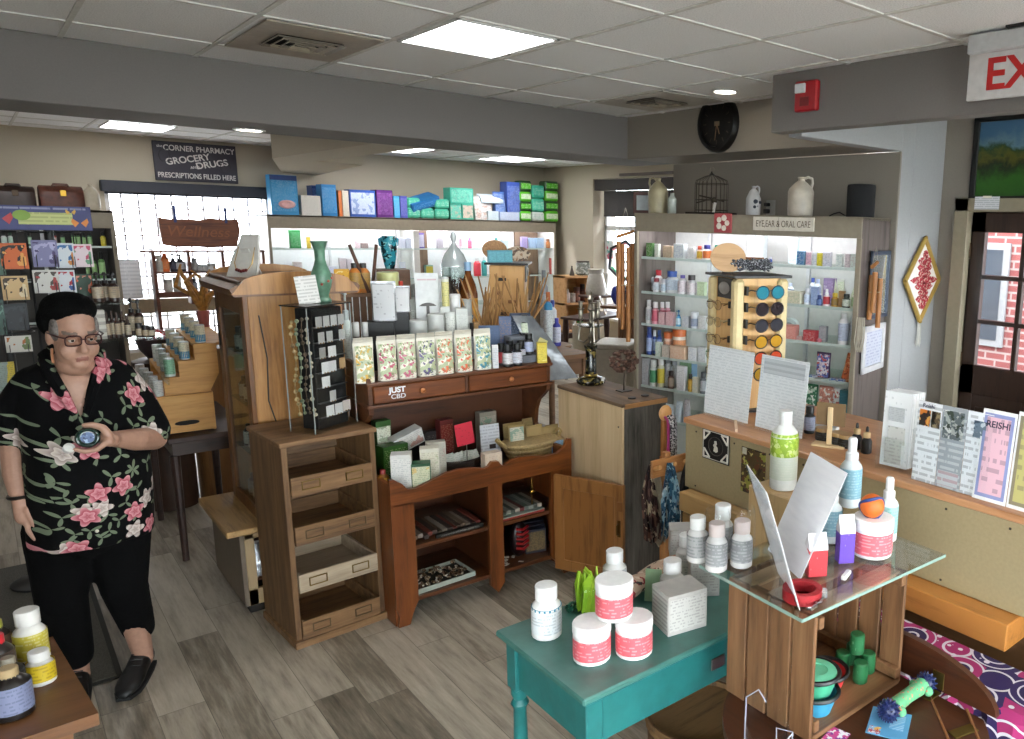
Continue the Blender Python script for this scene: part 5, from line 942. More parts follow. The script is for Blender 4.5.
def stack(x0, x1, tops, cols, words, kind='pouch', Y=BY+.03, d=.2):
    z = ZB
    for i, tp in enumerate(tops):
        p = onY((x0+x1)/2, Y, z); h = hz(p, tp); c = cols[i % len(cols)]
        w = (onY(x1, Y, z)-onY(x0, Y, z)).x*.97; T = thing('soft_pack', f'{c[3]} soft pack, {ORD[i]} from the bottom, {words}', 'pack', (p.x, p.y+d/2, z), 0, TG)
        part('pack_body', MB().box((0, 0, h*.49), (w, d, h*.97), .02), mat(c[0], .4, 0, .1, .2, 12), T); part('printed_front', MB().box((0, -d/2-.001, h*.5), (w*.86, .003, h*.5), .001), printed(c[1], c[2], 25, 22, .5), T)
        z += h
TE, GRN, LIM = ('#4fb89a', '#5fc4a6', '#d9efe6', 'mint'), ('#35a58a', '#48b095', '#cfe9e0', 'sea green'), ('#5fbf2f', '#d2e6c4', '#3a8a2a', 'lime green')
DKL = ('#2a4a2a', '#58b82f', '#e0eed6', 'dark and lime green'); WG = ('#c9d2cc', '#d2dbd6', '#4aa57a', 'white and green')
stack(408, 421, [207.5, 197.5], [TE], 'stack next to the violet pack'); stack(421.5, 435, [208], [TE], 'low stack under the tilted blue pack'); stack(435.5, 450, [209, 199], [TE], 'stack right of the tilted blue pack')
p = onY(431, BY+.05, ZB); T2 = thing('blue_package', 'large blue package tilted on top of the mint packs', 'package', (p.x-.06, p.y+.13, ZB+.13), .0, TG); T2.rotation_euler = (.25, -.30, .1); part('package_body', MB().box((0, 0, .09), (.42, .26, .12), .01), mat('#1f6fae', .35, 0, .1), T2); part('package_print', MB().box((0, -.131, .09), (.36, .003, .06), .001), printed('#2a80c4', '#8fc4e8', 25, 25, .5), T2)
btop(450.5, 474, 188, ('#3fae96', '#58c0a8', '#e0f2ec', '#2f9a84'), 'upper teal carton with white picture', z=ZB+hz(onY(462, BY+.03, ZB), 204), d=.22); btop(450.5, 462, 204, ('#48b29a', '#6ac6b0', '#e2f2ee', '#d9a58a'), 'lower left teal carton'+' under the large teal one', d=.22); btop(462.5, 474, 204, ('#48b29a', '#d9c9ba', '#5a4a3a', '#3fa58e'), 'lower right teal carton with a face picture', d=.22)
btop(474.5, 495, 197, ('#cfcac9', '#d6d0cf', '#4a3a3a', '#c2937a'), 'white soft pack with a baby face picture', kind='pouch', d=.2)
p = onY(492, BY+.1, ZB); T2 = pouch((p.x, p.y+.05, ZB+.235), .40, .12, .22, (mat('#b5c0cb', .3, 0, .15, .3, 14), '#c2cdd6'), 'crumpled pale blue bag lying over the white soft pack', group=TG, rz=0, design=printed('#bccad6', '#7a98b5', 25, 25, .4))
btop(496, 508, 193, ('#4868a8', '#5a7ab5', '#cdd8ea', '#2f4f96'), 'crumpled blue pack next to the tall blue pack', kind='pouch', d=.18)
btop(507.5, 521, 182, ('#3a55a8', '#4a66b5', '#d0d8ea', '#2a4090'), 'tall blue pack behind the white packs', d=.2, Y=BY+.06)
T2 = btop(488, 499, 211, ('#c6d3da', '#cdd8de', '#4a8ab0'), 'small white and blue pack at the front edge', Y=BY+.0, d=.03); T2 = btop(500, 520, 212, ('#aebbd6', '#c2cde0', '#4a62a8'), 'flat white pack in front of the tall blue pack', Y=BY, d=.03)
stack(520.5, 532, [211, 201.5, 191.5, 180.5], [LIM, DKL], 'left lime stack'); stack(532.5, 545, [212, 198.5, 185], [WG, TE, GRN], 'mint stack between the lime stacks'); stack(545.5, 559, [211, 201, 191, 181], [LIM, DKL], 'right lime stack by the corner')
# ---- card side: left bookcase, bags, banner, card spinners
LY = 8.6
T = shelf_unit('shelving_unit', 'tan shelving unit with dark back left of the bright window', (-.75, LY, 0), 0, 1.66, .42, 1.885, .15, [.5, .95, 1.30, 1.58], [.4, .8, 1.2], mat('#3a3634', .6), LAM, 3, mat('#45403c', .6))
LG = 'bottles on the left shelving'
row((0, LY), (1, 0), 1.58, 'the upper left shelf', LG, [(2, 8, 232, B_, '#d2d6d2', '#2a2a2a', '#c9d9cf', 'white and green bottle'), (9, 14, 232, B_, '#d2d6d2', '#2f4a3a', '#b9d5c4', 'pale green bottle'), (28, 33, 232, B_, '#35503a', '#1c1c1c', '#a9c9a9', 'green label bottle'), (49, 53, 231, B_, '#2a2f2a', '#191919', '#a9c4a5', 'dark bottle with green label'), (54, 58, 232, B_, '#b03a3a', '#191919', '#d2bfb9', 'red label bottle'), (61, 66, 232, B_, '#2a2f2a', '#191919', '#7fae7a', 'dark green bottle'), (72, 76.5, 231, B_, '#3f5a3f', '#191919', '#9ac48a', 'second green bottle'), (77, 81.5, 231, B_, '#3f5a3f', '#191919', '#9ac48a', 'third green bottle'), (82, 87, 232, B_, '#35503a', '#191919', '#8fb87f', 'fourth green bottle'), (88, 93, 231, B_, '#35503a', '#191919', '#8fb87f', 'fifth green bottle'), (101, 107, 232, B_, '#c9b92a', '#191919', '#d9cc4a', 'yellow bottle')], 0, .08)
row((0, LY), (1, 0), 1.30, 'the lower left shelf', LG, [(86, 91, 253, B_, '#35503a', '#191919', '#8fb87f', 'green bottle'), (93, 98.5, 254, B_, '#4a7a3f', '#1c1c1c', '#a9d08f', 'bright green bottle'), (100, 107, 252, B_, '#5a8a4a', '#1c1c1c', '#b0d99a', 'large bright green bottle')], 0, .08)
ZL_ = 1.885
def doctor_bag(x0, x1, tp, c, label, clasp):
    p = onY((x0+x1)/2, LY+.1, ZL_); w = (onY(x1, LY+.1, ZL_)-onY(x0, LY+.1, ZL_)).x; h = hz(p, tp)*.93; T = thing('doctor_bag', label, 'bag', (p.x, p.y+.09, ZL_), 0); LE = mat(c, .45, 0, .25, .25, 25)
    rings = []
    for q, s in ((-1, .55), (-.96, .9), (-.85, 1), (-.5, 1.0), (0, 1.02), (.5, 1), (.85, 1), (.96, .9), (1, .55)):
        rings.append([(q*w/2, .09*s*cy, h*.02+h*(cz if s >= .9 else .12+cz*.8)) for cy, cz in ((-1, 0), (-1.02, .4), (-.85, .75), (-.35, .97), (0, 1), (.35, .97), (.85, .75), (1.02, .4), (1, 0))])
    part('bag_body', MB().loft(rings), LE, T)
    part('seam', MB().tube([(-w*.47, 0, h*1.0), (w*.47, 0, h*1.0)], .008, 6), LE, T)
    part('handle', MB().tube([(-w*.18, -.02, h*.98), (-w*.15, -.02, h*1.10), (w*.15, -.02, h*1.10), (w*.18, -.02, h*.98)], .011, 8), LE, T)
    part('clasp', MB().box((w*.03, -.085, h*.72), (.04, .012, .05), .006), METAL('#b08a3a' if clasp else '#3a3028', .35), T)
doctor_bag(-6, 38, 185, '#33211a', 'dark brown leather doctor bag at the left edge of the shelf top', False); doctor_bag(41, 87, 185, '#5a2f22', 'reddish brown leather doctor bag with brass clasp on the left shelving', True)
q = onY(93, LY+.15, ZL_); jug(q, size(13, q)/2, hz(q, 184), mat('#b5ab97', .4, 0, .08), 'slender cream stoneware bottle beside the doctor bag', 'stoneware_bottle', .62, False)
# card spinner racks (behind the person)
CY_ = 4.95
def cards(px0, px1, y0, y1, Y, bgc, cols, label, tilt=-.12):
    p = atY((px0+px1)/2, y1, Y); w = size(px1-px0, p)*.98; h = hz(p, y0); T = thing('greeting_card', label, 'card', p, -.06, 'greeting cards on the wire racks'); T.rotation_euler = (tilt, 0, -.06)
    part('card_sheet', MB().box((0, 0, h/2), (w, .004, h), .0005), mat(bgc, .5), T); part('picture', MB().box((0, -.0025, h*.52), (w*.86, .001, h*.8), .0002), art(bgc, cols, 22), T)
    part('wire_pocket', MB().tube([(-w*.35, -.008, h*.45), (-w*.35, -.014, h*.05), (-w*.35, .0, -.004), (w*.35, .0, -.004), (w*.35, -.014, h*.05), (w*.35, -.008, h*.45)], .0018, 5), mat('#2a2a2c', .4), T); return T
T = thing('card_rack', 'black wire card spinner holding greeting cards behind the person', 'card rack', (atY(58, 300, CY_+.12).x, CY_+.12, 0)); part('pole', MB().cyl(.018, .03, 1.90, 12), mat('#17181a', .4), T); part('base', MB().lathe([(.13, 0), (.13, .02), (.05, .04), (.02, .06)], 20), mat('#17181a', .4), T)
for z in (1.1, 1.32, 1.55, 1.78): part('wire_hoop', MB().tube([(.12*math.cos(2*PI*i/16), .09*math.sin(2*PI*i/16), z) for i in range(16)], .003, 5, True), mat('#3a3b3d', .3, .6), T)
for k in range(8): part('upright_wire', MB().tube([(.12*math.cos(2*PI*k/8), .09*math.sin(2*PI*k/8), 1.0), (.12*math.cos(2*PI*k/8), .09*math.sin(2*PI*k/8), 1.82)], .0025, 5), mat('#3a3b3d', .3, .6), T)
T = thing('card_rack', 'second wire card rack at the left edge of the picture', 'card rack', (atY(8, 300, CY_+.12).x-.02, CY_+.14, 0)); part('pole', MB().cyl(.018, .03, 1.8, 12), mat('#17181a', .4), T); part('base', MB().lathe([(.13, 0), (.13, .02), (.05, .04), (.02, .06)], 20), mat('#17181a', .4), T)
for z in (.8, 1.08, 1.30, 1.55, 1.78): part('wire_hoop', MB().tube([(.10*math.cos(2*PI*i/16), .07*math.sin(2*PI*i/16), z) for i in range(16)], .003, 5, True), mat('#3a3b3d', .3, .6), T)
for a_ in ((4, 26, 243, 269, '#c9622a', ['#1d1a18', '#d99a4a'], 'orange graduation card with a black cap picture'), (7, 27, 276, 300, '#c9a878', ['#3a2a1c', '#d9c9a4'], 'tan sunset card with dark hills'), (7, 27, 304, 330, '#20242a', ['#2f343a', '#14171b'], 'dark slate card with grey specks'), (37, 57, 240, 267, '#7a78a0', ['#a9a6c9', '#4a3f6a'], 'lavender card with a star flower'), (58, 74, 243, 268, '#c9d0d6', ['#3a6aa0', '#c9803a'], 'white card with a small blue figure'), (75, 92, 244, 267, '#d9c6cc', ['#c0506a', '#6a9a7a'], 'pink and white floral card'), (38, 58, 270, 293, '#c9c6c0', ['#4a4038', '#a03a3a'], 'white card with dark line branches'), (59, 75, 270, 293, '#c9ccd2', ['#a82a38', '#3a5a9a'], 'white and red card with blue top'), (79, 93, 274, 296, '#2f4a3a', ['#c9806a', '#c9542a'], 'green card with an orange frame and face'), (10, 30, 336, 352, '#c9c5bb', ['#b06a3a', '#6a7a4a'], 'cream card with a pineapple picture'), (-4, 5, 245, 275, '#4f6a5a', ['#2a4a3a', '#8aa59a'], 'sea green card at the left edge'), (-4, 6, 300, 335, '#3f5a52', ['#6a8a80', '#20302c'], 'teal card at the left edge below')): cards(*a_[:4], CY_, *a_[4:])
for k, (px, tp, z_, c) in enumerate(((4, 350, .8, '#8a9a92'), (10, 358, .8, '#c9b23a'), (4, 385, .55, '#b0b5b0'), (14, 392, .55, '#c9c4b0'))):
    q = atY(px, 0, CY_); q.z = 0; p = onY(px, CY_, 1.02 if k < 2 else .86); pouch(p, .06, .15, .02, (c, c), f'{["grey green", "yellow", "pale grey", "cream"][k]} packet hung on the rack left of the person', 'packet', 'packets on the left rack', rz=-.05, design=printed(c, '#5a5a52'))
# banner over the cards
q = atY(40, 218, CY_-.05); T = thing('card_banner', 'dark blue cardboard banner with butterflies over the greeting cards', 'sign', (q.x, q.y, q.z), -.02); wb = size(80, q); hb_ = size(24, q)
part('banner_board', MB().box((0, 0, 0), (wb, .006, hb_), .001), mat('#2a2f6a', .5), T); part('mounting_bar', MB().bb(-.012, .012, .003, .18, -.05, -.03, .002), mat('#17181a', .4), T); part('yellow_edge', MB().box((-wb*.46, -.0035, 0), (wb*.07, .002, hb_*.98), .0003), mat('#b5933a', .5), T)
part('lime_panel', MB().box((.02, -.004, -.002), (wb*.52, .002, hb_*.5), .0005), printed('#bcc07a', '#6a7a3a', 28, 28, .6), T); part('speech_bubble', MB().prism([(.032*math.cos(k/12*2*PI), .024*math.sin(k/12*2*PI)) for k in range(12)], .003, 'xz'), mat('#7a9a2f', .5), T).location = (-wb*.17, -.006, .012)
part('print_line', MB().box((0, -.0037, hb_*.38), (wb*.9, .001, hb_*.11), .0002), printed('#2a2f6a', '#b9bcd6', 45, 25, .62), T)
for i, (x, z, c, s) in enumerate(((-wb*.36, -.005, '#b0303a', 1.3), (wb*.38, -.02, '#d9802a', 1.0), (wb*.30, .03, '#cfa03a', .6))):
    for sg in (-1, 1): part('butterfly_wing', MB().prism([(sg*.003, .0), (sg*.028*s, .022*s), (sg*.032*s, .004*s), (sg*.02*s, -.02*s)][::sg], .002, 'xz', 0), mat(c, .5), T).location = (x, -.005, z)
# pump bottles on acrylic shelves left of the riser
PY = 4.85
ZU, ZV = atY(107, 302, PY).z, atY(120, 338, PY).z; q = onY(122, PY, ZV); T = thing('acrylic_shelves', 'clear two-tier glass shelf stand of dark bottles beside the cards', 'display stand', (q.x, PY, 0)); GW = .17
for z in (ZV, ZU): part('glass_shelf', MB().bb(-GW*(1 if z < 1.4 else .9), GW*(1 if z < 1.4 else .25), -.08, .14, z-.008, z, .001), SG, T)
part('dark_base', MB().bb(-GW, -.06, .0, .10, .0, 1.02, .004), wood('#2a1a12', '#3f281a', 'z', .8), T)
for x in (-GW+.01, GW-.01): part('glass_side', MB().bb(x-.004, x+.004, -.07, .13, 1.02, ZV-.009 if x > 0 else ZU-.009, .001), SG, T)
AMB, KR = '#2b1710', '#a5937a'
for i, (px, tp, w_, z, y, k) in enumerate(((99, 272, 9, ZU, 0, 'pump'), (107, 272, 9, ZU, .05, 'pump'), (115, 272, 9, ZU, 0, 'pump'), (134, 298, 8, ZV, .06, 'pump'), (141, 299, 8, ZV, .05, 'pump'), (109, 312, 5, ZV, 0, 'spray'), (114, 311, 5, ZV, .02, 'spray'), (119, 312, 5, ZV, 0, 'spray'), (124, 311, 5, ZV, .02, 'spray'), (129, 315, 5, ZV, 0, 'spray'), (140, 323, 6, ZV, -.02, 'jar'), (146, 325, 6, ZV, -.03, 'jar'), (152, 326, 6, ZV, -.03, 'jar'))):
    q = onY(px, PY+y, z); bottle(q, size(w_, q)/2, hz(q, tp), k, AMB, '#15120f' if k != 'spray' else '#3a2418', KR if i % 3 else '#b5a68f', f'brown {dict(pump="pump", spray="spray", jar="squat")[k]} bottle, {ORD[i if i < 3 else i-3]} on the {"upper" if i < 3 else "lower"} glass shelf', group='dark bottles on the glass stand', rz=-.1)
for k in range(4): single('soap_box', f'small white banded box, {ORD[k]} from the bottom of the stack beside the brown bottles', 'box', MB().box((0, 0, .018), (.05, .05, .034), .001), printed('#c4c0b6', '#3a3430', 30, 14, .7), (onY(101, PY, ZV).x, PY+.01, ZV+.036*k), 0, 'stacked banded boxes')
# riser crate table with cans
RYc = 4.98
T = thing('side_table', 'dark side table with slim legs under the pale crate', 'table', (onY(190, RYc+.1, .705).x, RYc+.13, 0)); DKT = wood('#1f120c', '#35211a', 'x', .8)
part('table_top', MB().bb(-.13, .26, -.20, .66, .675, .705, .004), DKT, T); part('apron', MB().bb(-.11, .23, -.17, .63, .60, .675), DKT, T)
for x in (-.10, .22):
    for y in (-.16, .62): part('leg', MB().lathe([(.016, 0), (.02, .3), (.024, .60)], 10, (x, y, 0)), DKT, T)
pc = onY(188.5, RYc, .705); CR = wood('#b07a38', '#cf9a52', 'x', .6, .5, '#d9a862'); cw_ = size(48, pc)
T = thing('pine_crate', 'pale pine box crate with an oval hand hole on the side table', 'crate', (pc.x, RYc, .707), -.05)
part('front_panel', MB().bb(-cw_/2, cw_/2, 0, .014, .008, .205, .002), CR, T); part('side_panel', MB().bb(-cw_/2, -cw_/2+.012, .014, .76, .0, .21), CR, T); part('side_panel', MB().bb(cw_/2-.012, cw_/2, .014, .76, .0, .21), CR, T); part('top_panel', MB().bb(-cw_/2-.02, cw_/2, 0, .76, .205, .215, .002), CR, T)
part('hand_hole', MB().prism([(.045*math.cos(k/12*2*PI)+(.012 if math.cos(k/12*2*PI) > 0 else -.012), .013*math.sin(k/12*2*PI)) for k in range(12)], .003, 'xz', 0), mat('#140c08', .8), T).location = (-.0, .0, .06)
T = thing('stepped_riser', 'three-step pale wood riser holding supplement cans on the crate', 'riser', (pc.x+.02, RYc+.01, .924), -.05)
st = [(-.10, 0), (-.10, .095), (-.03, .095), (-.03, .18), (.045, .18), (.045, .268), (.15, .268), (.15, .10), (.10, .0)]
part('riser_side', MB().prism(st, .016, 'xz', .012), CR, T); part('riser_side', MB().prism(st, .016, 'xz', .735), CR, T)
for k in range(3): part('step_board', MB().bb(-.10+.072*k, -.028+.073*k+.1*(k == 2), .02, .727, .081+.0865*k, .095+.0865*k, .001), CR, T)
T0 = Vector((pc.x+.02, RYc+.01, .924)); Rz = Matrix.Rotation(-.05, 4, 'Z')
for s in range(3):
    for i in range(4):
        o = Rz @ Vector(((-.066, .006, .085)[s], .05+.19*i, .0955+.0865*s)); q = T0+o; lab = ['#c9ccc4', '#c9ccbe', '#d2c47a'][s]
        nm = ('lowest', 'middle', 'top')[s]
        T2 = bottle(q, .024, .10, 'can', '#d2d5d2', '#b9bcc0', ('#dadfd8', '#e0dcc0', '#e0dcc0')[s] if i or s else '#8fc4a0', f'slim {"white" if s == 0 else "blue and yellow"} supplement can, {ORD[i]} from the front on the {nm} riser step', 'can', 'supplement cans on the riser', rz=-.5)
        if s: part('blue_band', cached('bb', lambda: MB().lathe([(.0247, .008), (.0248, .045)], 18).mesh('blue_band', mat('#1f86b5', .4))), None, T2)
for i in range(5):
    q = onY(160+5.2*i, RYc-.0+.03*(4-i), .883-.0); bottle((pc.x-.106, RYc+.04+.15*i, .9225), .022, .085, 'can', '#cfcfca', '#b9bcc0', '#d2d2cc', f'small white can, {ORD[i]} from the front on the crate left of the riser', 'can', 'white cans on the crate', rz=-.5)
T = thing('candy_bowl', 'bowl of red and pink wrapped sweets behind the white cans', 'bowl', atY(158, 358, 6.0)); part('bowl_body', MB().lathe([(.05, 0), (.09, .06), (.11, .13), (.10, .13), (.05, .02)], 18), mat('#3a2f35', .3), T)
b = MB(); rr = random.Random(8)
for k in range(40): a = rr.uniform(0, 6.28); r_ = .09*math.sqrt(rr.random()); b.ball(.016, (r_*math.cos(a), r_*math.sin(a), .125+.05*(1-r_/.09)+.01*rr.random()), 6, 4)
single('wrapped_sweets', 'heap of red and pink wrapped sweets in the dark bowl', 'sweets', b, art('#b0404a', ['#d98a90', '#d2c4c0', '#8a1f2a'], 60), T.location, 0, kind='stuff')
single('bowl_pedestal', 'dark stand under the bowl of sweets', 'stand', MB().lathe([(.14, 0), (.14, T.location.z-.012), (.11, T.location.z-.001)], 18), wood('#2a1a12', '#3f281a', 'z', .8), (T.location.x, T.location.y, 0))
# orange dried coral in a pink vase by the curio cabinet
q = onY(206, 6.05, 1.05); T = thing('coral_vase', 'orange twisted driftwood spray in a slim pink vase behind the riser', 'vase', (q.x, q.y, 0)); part('vase_body', MB().lathe([(.04, 1.02), (.05, 1.03), (.03, 1.15), (.04, 1.26), (.035, 1.26)], 14), mat('#b5655f', .4), T)
for k in range(7):
    a = k*.9; part('twig', MB().tube([(0, 0, 1.25), (.05*math.cos(a), .04*math.sin(a), 1.36), (.13*math.cos(a+.4), .08*math.sin(a), 1.42+.03*(k % 3)), (.10*math.cos(a+1), .06, 1.50+.02*(k % 4))], [.018, .016, .013, .006], 7), mat('#b5803a', .6, 0, .3, .3, 40), T)
part('pedestal', MB().lathe([(.12, 0), (.12, 1.0), (.14, 1.02)], 16), wood('#6a4526', '#8a6038', 'z', .8), T)
# white-backed shelf standing before the back window
WY = 10.38; x0 = onY(146, WY, 1.4).x; x1 = min(2.44, onY(298, WY, 1).x); SBR = wood('#3f1f14', '#5f3322', 'x', .6)
T = thing('window_shelf', 'thin brown open shelf standing in front of the bright window', 'shelf', (x0, WY, 0)); Lw = x1-x0; z_top = atY(200, 250, WY).z
xl = onY(152, WY, 1.4).x-x0
part('top_shelf', MB().bb(-.06, Lw, -.12, .12, z_top-.02, z_top, .002), SBR, T); zm = atY(200, 271, WY).z; zb = atY(200, 294, WY).z
part('middle_shelf', MB().bb(xl, Lw, -.1, .1, zm-.018, zm, .002), SBR, T); part('bottom_shelf', MB().bb(xl, Lw, -.1, .1, zb-.02, zb+.04, .002), SBR, T)
for px in (152, 187, 221): x = onY(px, WY, 1.4).x-x0; part('upright', MB().bb(x-.015, x+.015, -.1, .1, zb-.1 if px > 160 else 0, z_top, .002), SBR, T)
part('foot_post', MB().bb(Lw-.03, Lw, -.1, .1, 0, z_top, .002), SBR, T)
for i, (px, tp, w_, z, c1, c2, c3, k, nm) in enumerate(((160, 281, 7, zm, '#c9c6c0', '#d2cfc9', '#b5b2aa', 'pill', 'white bottle'), (166, 279, 7, zm, '#d9682a', '#d95a1f', '#e0854a', 'flip', 'orange bottle'), (174, 279, 6, zm, '#1a1a28', '#15151f', '#3a3a4a', 'pump', 'dark pump bottle'), (181, 280, 9, zm, '#14141c', '#101018', '#b0b0b5', 'pump', 'black pump bottle'), (195, 284, 6, zm, '#8a8a8a', '#7a7a80', '#a9a9a9', 'pill', 'grey bottle'), (203, 290, 8, zm, '#a9b0b2', '#b5babd', '#c9cccf', 'jar', 'pale jar'), (212, 289, 7, zm, '#b0b2b2', '#a9a9a9', '#c9c9c9', 'jar', 'grey jar'), (169, 305, 7, zb+.04, '#b9b5aa', '#a9a59c', '#c9c6bd', 'jar', 'stone jar'), (178, 303, 7, zb+.04, '#b0aca2', '#a9a59c', '#c2beb5', 'jar', 'grey stone jar'), (195, 300, 5, zb+.04, '#2a2f3a', '#1f242f', '#8a8f9a', 'dropper', 'dark dropper bottle'), (205, 304, 9, zb+.04, '#c2beb5', '#b5b2aa', '#cfccc4', 'jar', 'cream jar'))):
    q = onY(px, WY-.03, z); bottle(q, size(w_, q)/2, hz(q, tp-26), k, c1, c2, c3, f'{nm}, {ORD[i if i < 7 else i-7]} from left on the {"upper" if i < 7 else "lower"} window shelf', group='bottles on the window shelf', rz=-.2)
for k, (px, tp) in enumerate(((130, 274), (146, 274))):
    q = onY(px, 10.2, .83); h = hz(q, tp-3); single('paper_stand', f'{("left", "right")[k]} pale paper card stand on the window ledge', 'card', MB().box((0, 0, h/2), (size(13, q), .006, h), .001, rx=-.08), printed('#cfd2d6', '#9aa0aa', 14, 12, .6), (q.x, 10.82, .923), -.1, 'paper stands on the window ledge')
# ================================================================== display table behind the hutch
DTY, DTZ = 4.12, 1.10
T = thing('display_table', 'plain brown display table behind the pine hutch', 'table', (1.36, 4.0, 0)); TW = wood('#5a3d28', '#7a573b', 'x', .7)
part('table_top', MB().bb(0, 1.34, 0, .75, DTZ-.03, DTZ, .003), TW, T)
for x in (.03, 1.31):
    for y in (.04, .71): part('leg', MB().bb(x-.025, x+.025, y-.025, y+.025, 0, DTZ-.03, .004), TW, T)
part('apron', MB().bb(.05, 1.29, .03, .05, DTZ-.13, DTZ-.03), TW, T)
DG = 'goods on the display table'
def dt(px, tp, wpx, Y, kind, cols, label, z=DTZ, d=None, rz=-.4, **kw):
    p = onY(px, Y, z); w = size(wpx, p); h = hz(p, tp)
    if kind == 'box': return carton(p, w, d or w*.6, h, *cols, label=label, group=DG, rz=rz, **kw)
    if kind == 'bag': return pouch(p, round(w, 3), round(h, 3), d or .06, (cols[0], cols[1]), label, group=DG, rz=rz, design=cols[2] if len(cols) > 2 else None)
    return bottle(p, w/2, h, kind, *cols, label, group=DG, rz=rz, **kw)
BLKB = ('#101011', '#141415', '#1c1c1e')
SILV = mat('#b9bbbe', .22, .5, .25, .5, 25)
T2 = dt(383.5, 321, 25, 4.08, 'box', BLKB, 'lower plain black box under a silver bag', d=.10); z1 = DTZ+hz(onY(383.5, 4.08, DTZ), 321)
dt(385, 283, 23, 4.08, 'bag', (SILV, SILV, printed('#bfc0c2', '#55585c', 22, 30, .4)), 'crinkled silver bag on the lower black box', z=z1+.002)
T2 = dt(401, 312, 20, 4.10, 'box', BLKB, 'taller plain black box right of the first', d=.10); z2 = DTZ+hz(onY(401, 4.10, DTZ), 312)
dt(401.5, 287, 18, 4.10, 'bag', (SILV, SILV, printed('#c5c5c6', '#55585c', 22, 30, .4)), 'crinkled silver bag on the taller black box', z=z2+.002)
CLR = '#dfe6e6'
dt(350, 284, 9, 4.06, 'pump', ('#cfd5cf', '#c2c6c4', '#c9cdc6'), 'tall clear pump bottle beside the jewellery case'); dt(342, 285, 7, 4.12, 'spray', ('#c6cbc5', '#bfc2c0', '#c2c6bf'), 'clear spray bottle left of the silver bags')
dt(359, 322, 8, 4.05, 'pill', ('#2a1a12', '#c9c9c6', '#191614'), 'dark brown bottle with white cap by the jewellery case'); dt(368, 322, 7, 4.05, 'pill', ('#2a1a12', '#c9c9c6', '#191614'), 'second dark brown bottle with white cap')
T2 = dt(414.5+5, 320, 17, 4.08, 'jar', ('#c2c7c0', '#b9bcb9', '#cfd2ca'), 'large pale glass jar with metal band before the mushroom card'); 
q = onY(430.5, 4.16, DTZ); T2 = thing('mushroom_card', 'tall white card with painted mushrooms and a pink badge', 'card', (q.x, q.y, DTZ+.10), -.3); w_ = size(22, q); h_ = hz((q.x, q.y, DTZ+.10), 273)
part('card_board', MB().box((0, 0, h_/2), (w_, .004, h_), .001), mat('#d6d8d8', .5), T2); part('title_strip', MB().box((0, -.003, h_*.92), (w_*.8, .001, h_*.06), .0002), printed('#d6d8d8', '#b03a58', 60, 26, .7), T2); part('grass_picture', MB().box((0, -.003, h_*.13), (w_*.9, .001, h_*.2), .0002), art('#cfdcc8', ['#5a9a4a', '#7ab560'], 60), T2)
b = MB(); b.M = Matrix.Translation((-.03, -.004, h_*.33)) @ Matrix.Rotation(PI/2, 4, 'X'); b.lathe([(.018, 0), (.018, .002), (0, .002)], 16); part('pink_badge', b, art('#a0506f', ['#d9b9c5', '#5a2038'], 120), T2)
b = MB(); b.lathe([(.045, 0), (.03, .012), (.008, .018), (.008, -.06), (.0, -.06)][::-1], 14, sy=.1); o = part('mushroom_picture', b, mat('#5d5a58', .6), T2); o.location = (0, -.006, h_*.56)
part('card_stand', MB().box((0, .03, -.05), (.10, .08, .10), .002), AC, T2)
dt(447.5, 277, 7, 4.10, 'can', ('#d9d9c9', '#c9c9c9', '#d6cf8a'), 'slender tube with yellow bands right of the mushroom card', z=DTZ+.13); dt(447.5, 306, 9, 4.10, 'box', ('#c9cbc6', '#cfd1cc', '#9a9a94'), 'pale box under the slender yellow tube', d=.06)
dt(456.5, 294, 10, 4.14, 'jar', ('#d9d9d8', '#dcdcdb', '#d2d2d2'), 'plain white jar on a clear riser', z=DTZ+.12); dt(438, 314, 15, 4.06, 'jar', ('#cdd1cb', '#c4c6c2', '#d6d9d2'), 'frosted jar in the front row of the display table'); dt(452, 312, 10, 4.05, 'can', ('#cfd2cc', '#c4c6c2', '#d9dbd4'), 'frosted canister with a wooden stick beside it'); dt(463.5, 308, 11, 4.05, 'box', ('#c9ccc6', '#d0d3cd', '#a5a8a2'), 'white frosted box in the front row of the display table', d=.06); single('acrylic_riser', 'clear square riser under the plain white jar', 'riser', MB().box((0, 0, .058), (.11, .10, .115), .002), AC, onY(456.5, 4.16, DTZ), -.3)
dt(473, 323, 7, 4.05, 'flip', ('#3a1f16', '#15110f', '#c9cdd2'), 'small brown bottle with a pale blue label'); dt(469, 299, 9, 4.17, 'jar', ('#b9bab4', '#9a9c98', '#c2c4bd'), 'pale jar with grey lid behind the brown bottle'); dt(478, 322, 5, 4.06, 'box', ('#b08a58', '#b89462', '#8f6f46'), 'narrow tan wooden box by the twigs', d=.04)
dt(404, 281, 8, 4.22, 'flip', ('#b5b8b6', '#c9402f', '#c2c5c2'), 'clear bottle with a bright red cap behind the silver bag', z=DTZ+.12); single('acrylic_riser', 'clear riser under the red capped bottle', 'riser', MB().box((0, 0, .058), (.10, .10, .115), .002), AC, onY(404, 4.22, DTZ), -.3)
T2 = dt(417, 284, 9, 4.24, 'flip', ('#b9bdb6', '#8a8d88', '#d5d8d0'), 'clear stoppered bottle with a green foot left of the mushroom card')
